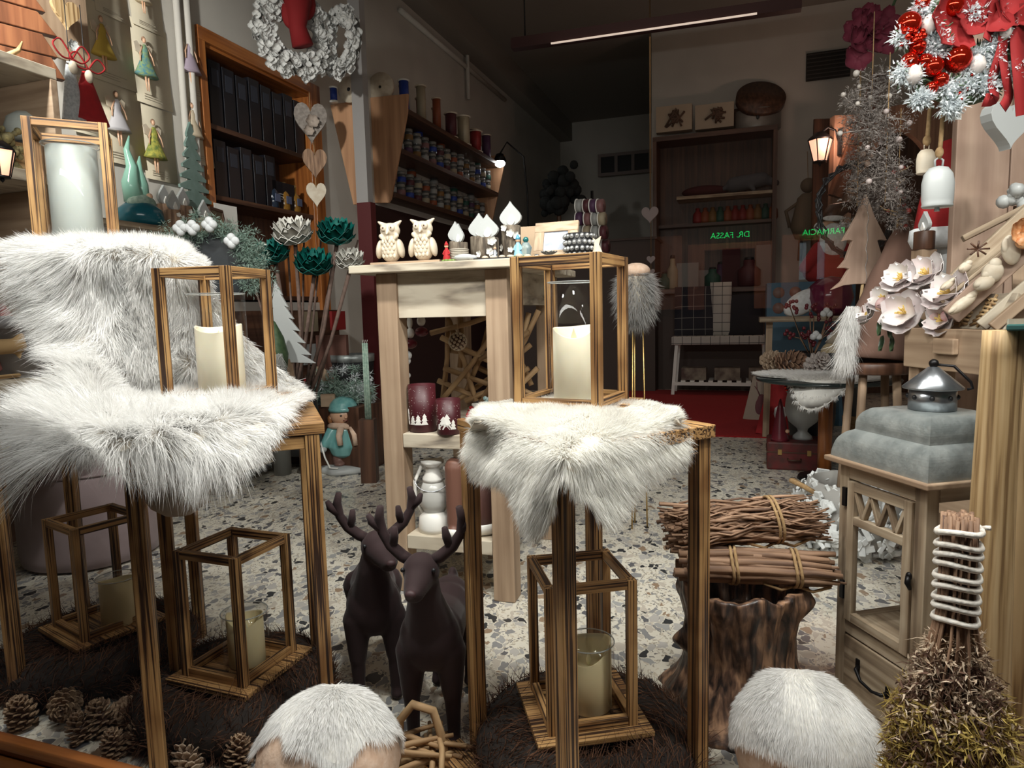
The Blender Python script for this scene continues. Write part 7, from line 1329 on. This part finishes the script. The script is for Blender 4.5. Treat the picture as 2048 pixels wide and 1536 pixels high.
t = thing('santa_figure', 'plush figure in red with white beard sitting on the blue cupboard', 'plush figure', W(nz(1655, 560, 6.7)[0], 6.75, h_)); blob('body', [((0, 0, .1), (.22, .16, .14)), ((0, 0, .25), (0, 0, .35), .14, .09), ((-.1, -.05, .3), (-.25, -.1, .12), .06, .05), ((.1, -.05, .3), (.28, -.08, .14), .06, .05)], M['red'], t, .015, 3); MB().ell((0, -.02, .45), .10).build('head', M['skin'], t); MB().ell((0, -.1, .36), (.12, .07, .15)).ell((-.09, -.03, .48), (.05, .05, .05)).ell((.09, -.03, .48), (.05, .05, .05)).build('beard', M['snowy'], t); MB().ell((0, -.10, .55), (.1, .03, .025)).build('hat_brim', M['snowy'], t); MB().tube([(0, 0, .52), (.05, 0, .62), (.18, 0, .66), (.26, 0, .6)], [.1, .08, .05, .02], 12).build('hat', M['brown_wood'], t)
q = VV(1625, 690, 5.2); t = thing('flower_pot', 'dark pot with cotton bolls and dark red berry twigs behind the round table', 'plant pot', (q.x, q.y, 0)); MB().lathe([(.12, 0), (.16, .3), (.17, q.z - .05), (.15, q.z - .05), (.1, .2), (0, .2)], 24).build('pot', M['dark'], t); m = MB(); mt2 = MB(); rs = random.Random(6)
for k in range(14): x, z = rs.uniform(-.22, .2), q.z + rs.uniform(.02, .28); mt2.tube([(0, 0, q.z - .1), (x * .5, 0, q.z + .05), (x, 0, z)], .004, 5); [m.ell((x + rs.uniform(-.04, .04), -.02, z + rs.uniform(-.04, .04)), .014, None, 6, 5) for _ in range(6)]
mt2.build('twigs', M['twig'], t); m.build('red_berries', M['maroon'], t); m = MB(); [m.ell((x + .02 * a, -.05, q.z + z + .02 * b), .024, None, 8, 6) for x, z in ((.0, .06), (.12, .05), (.07, .22)) for a, b in ((-1, 0), (1, 0), (0, 1))]; m.build('cotton_boll', M['snowy'], t)
# puppet on the right wall
p = VV(1615, 420, 9.3); t = thing('wooden_puppet', 'dim hanging wooden puppet right of the dark shelving', 'puppet', p, YAW); pm = mat('puppet', (.16, .12, .08), .8); MB().lathe([(.14, -.35), (.2, -.2), (.12, .15), (.07, .2)], 14).build('body', pm, t); MB().ell((0, 0, .3), .09).build('head', pm, t)
for s in (-1, 1): MB().tube([(s * .1, 0, .1), (s * .25, 0, 0), (s * .2, 0, -.2)], .025, 6).build('arm', pm, t); MB().tube([(s * .07, 0, -.3), (s * .08, 0, -.62)], .03, 6).build('leg', M['brown_wood'], t)
MB().tube([(0, .0, .35), (0, .2, .75)], .004, 5).build('cord', M['jute'], t)
# ================================================================ left middle: lotus flowers, tree, doll, pots
fb = G(595, 905); fb = UU(600, 850, -2.75); fb = Vector((fb.x, fb.y, 0)); fq = UU(610, 700, -2.75)
D0 = fq.y
lot = [(588, 478, 38, 0, 'white lotus flower at the top of the bunch'), (672, 478, 36, 1, 'teal lotus flower at the upper right of the bunch'), (548, 517, 34, 1, 'teal lotus flower at the left of the bunch'), (627, 538, 36, 1, 'teal lotus flower in the low middle of the bunch'), (700, 528, 28, 0, 'white lotus flower at the right, next to the whitewashed table'), (525, 505, 16, 0, 'small white lotus half hidden behind the left teal one')]
lotw = mat('white_lotus', (.78, .76, .7), .5); dstem = mat('dark_stem', (.10, .065, .05), .8, (.16, .1, .08), 30); rs = random.Random(41); vb = Y(600, 840, D0 + .1)
for x, y, r_, c, lab in lot:
    p = Y(x, y, D0); r = px(r_, D0); t = thing('lotus_flower', lab, 'flower', p, rot=(.35, rs.uniform(-.2, .2), 0)); m = MB(); lm = M['teal'] if c else lotw
    for lay, (n_, cup, k, dz) in enumerate(((6, .45, 1.05, -.025), (6, .85, 1.0, -.015), (5, 1.3, .8, -.01), (3, 2.0, .5, 0))): flower(m, (0, 0, dz), r * k, rotm(0, 0, lay * .6), n_, cup, rs, .62)
    m.build('petals', lm, t)
    inv = (Matrix.Translation(p) @ t.rotation_euler.to_matrix().to_4x4()).inverted(); MB().tube([tuple(inv @ q) for q in (p + Vector((0, .02, -.02)), p.lerp(vb, .4) + Vector((rs.uniform(-.04, .04), 0, -.1)), Vector((vb.x + rs.uniform(-.05, .05), vb.y + rs.uniform(-.03, .03), .42)))], [.014, .012, .014], 7).build('stem', dstem, t)
for k in range(7):
    x0 = 500 + k * 36; s_ = thing('bare_stick', 'bare brown stick among the lotus stems, ' + ordn[k] + ' from the left', 'stick', (0, 0, 0), 0, 'bare sticks in the lotus vase'); a = Y(x0, 480 - 20 * (k % 3) + (60 if k < 2 else 0), D0 + .12); MB().tube([tuple(a), (vb.x + (k - 3) * .02, vb.y + .03, .42)], [.006, .010], 6).build('stick', dstem, s_)
t = thing('tall_vase', 'dark tall vase holding the lotus stems', 'vase', (vb.x, vb.y, zp)); MB().lathe([(.11, 0), (.14, .1), (.13, .3), (.11, .42), (.09, .42), (.1, .1), (0, .08)], 24).build('vase', M['dark'], t)
p = Y(575, 712, D0 - .35); s_ = px(1, D0 - .35); t = thing('white_wooden_tree', 'flat white wooden fir tree leaning behind the low table', 'wooden tree', (p.x, p.y, p.z), rot=(0, -.12, -.3))
pl = [(0, 150 * s_)]; 
for k in range(6): z = 128 - 25 * k; ww_ = 12 + 8.5 * k; pl += [(ww_ * s_, (z - 8) * s_), ((ww_ * .62) * s_, (z - 4) * s_)]
pl += [(62 * s_, -22 * s_), (8 * s_, -14 * s_)]; pl += [(-x, z) for x, z in pl[:0:-1]]; MB().prism(pl, -.008, .008).build('tree_board', M['porcelain'], t, .002); MB().b2(-.02, .02, -.01, .01, zp - p.z, -.02).build('stake', M['pale'], t)
t = thing('pine_gnome', 'little gnome with orange nose and grey beard behind the sheepskin', 'gnome', (p.x - .02, p.y - .15, p.z + .02)); MB().lathe([(.06, -.08), (.07, 0), (.05, .1), (.01, .19), (0, .2)], 16, wob=lambda a, z: 1 + .06 * math.sin(5 * a)).build('hat', M['green'], t); MB().ell((.01, -.065, .01), .016).build('nose', mat('orange_nose', (.6, .15, .04), .5), t); r2 = np.random.RandomState(8); P = r2.uniform(-1, 1, (900, 3)) * np.array([.05, .012, .03]) + np.array([.01, -.06, -.02]); hairs('beard', P, np.tile([.1, -.3, -1.0], (900, 1)) + r2.normal(0, .25, (900, 3)), .07, .0015, furmat('grey_beard', (.4, .4, .38), (.6, .6, .58)), t, .1, .2, 3, 2)
MB().lathe([(.05, zp - p.z - .02), (.06, -.08)], 14).build('body', mat('gnome_body', (.12, .12, .11), .9), t)
# side table with the heart and flower arrangement
q = UU(690, 790, -2.7); t = thing('side_block', 'dark wooden pedestal carrying the frosted flower arrangement', 'pedestal', (q.x, q.y, 0), YAW); zt_ = UU(690, 808, -2.7).z; MB().b2(-.26, .2, -.15, .3, 0, zt_).build('pedestal', M['brown_wood'], t, .004)
t = thing('flower_arrangement', 'frosted green and white arrangement with round wooden plaque on the pedestal', 'arrangement', (q.x, q.y, zt_)); rs = random.Random(19)
for nm, mt_, n_, sz in (('frosted_greenery', M['sage_tuft'], 90, .045), ('white_blossoms', M['snow_tuft'], 80, .022)): tufts_at(nm, [(rs.uniform(-.26, .2), rs.uniform(-.1, .08), rs.uniform(.02, .14 + .12 * (k % 3 == 0))) for k in range(n_)], 40, .02, sz, .003, mt_, t, 4)
MB().lathe([(.075, -.008), (.075, .008)], 28, (-.19, .02, .2), rotm(PI / 2, 0, 0)).build('round_plaque', M['pale'], t); MB().b2(-.14, -.04, -.13, -.11, -.0, .09).build('kraft_label', M['pale'], t)
for k in range(3): c_ = Y(731 + 4 * k, 800, D0 - .1); t = thing('taper_candle', ('left', 'middle', 'right')[k] + ' pale green taper candle beside the whitewashed table leg', 'candle', (c_.x, c_.y, .42)); MB().tube([(0, 0, 0), (0, 0, .5)], [.010, .006], 10).build('wax', M['sage'], t); MB().tube([(0, 0, .5), (.004, 0, .52)], .0015, 5).build('wick', M['white'], t)
t = thing('candle_crate', 'brown box holding the pale taper candles', 'box', (c_.x - .02, c_.y, 0)); MB().b2(-.05, .05, -.05, .05, 0, .42).build('box', M['brown_wood'], t)
q = UU(705, 735, -3.0); t = thing('dark_bucket', 'dark bucket with pale rim behind the flower arrangement', 'bucket', (q.x, q.y, 0)); MB().lathe([(.13, 0), (.17, q.z), (.175, q.z + .05)], 28).build('bucket', M['dark'], t); MB().lathe([(.178, q.z + .05), (.18, q.z + .11), (.165, q.z + .11), (.16, q.z + .05)], 28).build('rim', M['galv'], t)
q = UU(665, 700, -3.1); t = thing('brown_panel', 'reddish brown board leaning behind the arrangement', 'board', (q.x, q.y, 0), YAW); MB().b2(-.14, .14, -.02, .02, 0, q.z + .12).build('board', mat('rust_board', (.12, .05, .035), .7), t, .004)
q = UU(520, 640, -3.3); t = thing('shelf_rack', 'dark rack of cards and small goods under the wall cabinet', 'rack', W(0, 0, 0), YAW); vq = q.x * EV[0] + q.y * EV[1]; MB().b2(UL, UL + .22, vL, vR - .1, zp + .001, 1.15).build('rack_body', M['brown_wood'], t)
for k in range(9):
    z = (.45, .72, .98)[k // 3]; c = ['white', 'red', 'cream', 'pink', 'white', 'maroon', 'white', 'cream', 'red'][k]; u = thing('goods_card', '%s packet on the dark rack under the cabinet, %s row, %s from the left' % (c, ('low', 'middle', 'upper')[k // 3], ordn[k % 3]), 'packet', W(UL + .235, vL + .3 + .4 * (k % 3), z), WR, 'packets on the dark rack'); MB().b2(-.1, .1, -.012, .012, 0, .16).build('packet', cm[c], u)
# doll figurine
dp = G(690, 945); t = thing('child_figurine', 'glazed figurine of a child in turquoise coat and hat standing in snow with a stick', 'figurine', (dp.x, dp.y + .05, 0), toward(dp) + .15); t.scale = (1.28, 1.15, 1.05)
k = 1.0; TQ = mat('turquoise_glaze', (.13, .36, .36), .25, (.22, .48, .46), 30, coat=.4); BR = mat('boot_glaze', (.2, .11, .09), .2)
MB().lathe([(.13, 0), (.14, .015), (.13, .04), (.08, .05), (0, .05)], 28, wob=lambda a, z: 1 + .06 * math.sin(5 * a)).build('snow_base', M['porcelain'], t)
blob('coat', [((0, 0, .175), (0, 0, .29), .095, .07), ((-.06, 0, .29), (-.11, -.02, .20), .036, .030), ((.06, 0, .29), (.10, -.05, .23), .036, .030)], TQ, t, .007, 3)
blob('boots', [((-.035, 0, .12), (-.038, 0, .06), .038, .034), ((.035, 0, .12), (.038, 0, .06), .038, .034), ((-.04, -.03, .062), (.032, .04, .02)), ((.04, -.03, .062), (.032, .04, .02))], BR, t, .006, 2)
h = MB().ell((.0, -.005, .385), (.078, .07, .068)).build('head', M['skin'], t); MB().ell((-.025, -.07, .39), .006).ell((.025, -.07, .39), .006).build('eye', M['dark'], h); MB().ell((0, -.076, .378), .009).build('nose', M['skin'], h); MB().tube([(-.015, -.07, .358), (0, -.074, .354), (.015, -.07, .358)], .003, 6).build('mouth', M['maroon'], h)
MB().lathe([(.080, .412), (.083, .43), (.078, .436), (.072, .465), (.05, .495), (.02, .508), (0, .51)], 32, wob=lambda a, z: 1 + .025 * math.sin(16 * a)).build('knit_hat', TQ, t); MB().ell((-.075, .0, .36), (.015, .02, .03)).ell((.075, 0, .36), (.015, .02, .03)).build('braids', mat('hair_glaze', (.3, .13, .05), .3), t)
MB().tube([(.07 * math.cos(a), .06 * math.sin(a), .315 + .006 * math.sin(2 * a)) for a in np.linspace(0, 2 * PI, 25)], .022, 10, False).tube([(-.03, -.07, .31), (-.045, -.095, .26), (-.04, -.1, .20)], [.02, .018, .016], 8).tube([(.03, -.07, .31), (.04, -.095, .26), (.045, -.1, .19)], [.02, .018, .016], 8).build('scarf', M['fabric_pink'], t)
MB().ell((-.125, -.03, .17), .022).ell((.12, -.08, .2), .022).build('mitten', M['porcelain'], t); MB().tube([(-.14, -.04, .24), (-.12, -.06, .12), (-.10, -.09, .055), (-.06, -.11, .05)], .005, 6).build('stick', M['white'], t); MB().b2(.05, .12, -.11, -.05, .18, .25).build('little_lantern', mat('blue_grey', (.25, .3, .36), .3), t)
# ================================================================ across the street, seen only as a reflection in the pane
SV = -9.2; mv = 2 * GV - SV                       # the mirrored plane lies mv behind
def st(x, y): q = VV(x, y, mv); return q.x * EU[0] + q.y * EU[1], q.z
t = thing('street_facade', 'pharmacy front across the street, mirrored in the shop window', 'building', W(0, 0, 0), YAW); fa = mat('facade', (.06, .05, .045), .9)
MB().b2(-9, 12, SV - .5, SV - .2, -.5, 9).build('wall', fa, t); gs = mat('green_sign', (.0, 1, .18), .5, emit=9)
for txt, xa, xb, y in (('DR. FASSA', 1422, 1500, 472), ('FARMACIA', 1606, 1690, 465)):
    ua, z_ = st(xa, y); ub, _ = st(xb, y); c = bpy.data.curves.new('sign_text', 'FONT'); c.body = txt; c.extrude = .01; c.size = 1; c.align_x = 'LEFT'; o = bpy.data.objects.new('sign_lettering', c); C.objects.link(o); bpy.context.view_layer.update(); wdt = o.dimensions.x
    dg = bpy.context.evaluated_depsgraph_get(); me = bpy.data.meshes.new_from_object(o.evaluated_get(dg)); bpy.data.objects.remove(o); o = bpy.data.objects.new('sign_lettering', me); C.objects.link(o); o.parent = t; me.materials.clear(); me.materials.append(gs)
    k = (ub - ua) / wdt; o.matrix_local = Matrix([[-k, 0, 0, ub], [0, 0, k, SV], [0, k, 0, z_ - .35 * k], [0, 0, 0, 1]])
fr_ = mat('warm_frame', (.75, .35, .22), .7); pnm = mat('lit_window', (.45, .62, .75), .5, emit=1.1); 
for x0, x1, y0, y1, lit in ((1375, 1545, 480, 620, 0), (1308, 1362, 470, 620, 0), (1562, 1690, 462, 620, 1)):
    ua, za = st(x0, y1); ub, zb = st(x1, y0); wf = .25; MB().b2(ua, ua + wf, SV - .2, SV - .08, za, zb).b2(ub - wf, ub, SV - .2, SV - .08, za, zb).b2(ua + wf, ub - wf, SV - .2, SV - .08, zb - wf * .4, zb).build('window_frame', fr_, t)
    if lit: MB().b2(ua + wf, (ua + ub) / 2 - .08, SV - .19, SV - .15, za + (zb - za) * .4, zb - wf * .5).b2((ua + ub) / 2 + .08, ub - wf, SV - .19, SV - .15, za + (zb - za) * .4, zb - wf * .5).build('lit_pane', pnm, t)
spot('facade_spot', W(2.0, -5.5, 4.5), W(1.5, SV, 1.5), 900, 90, .2, (1, .7, .55))  # added spot, brightens the facade frames so they show in the pane
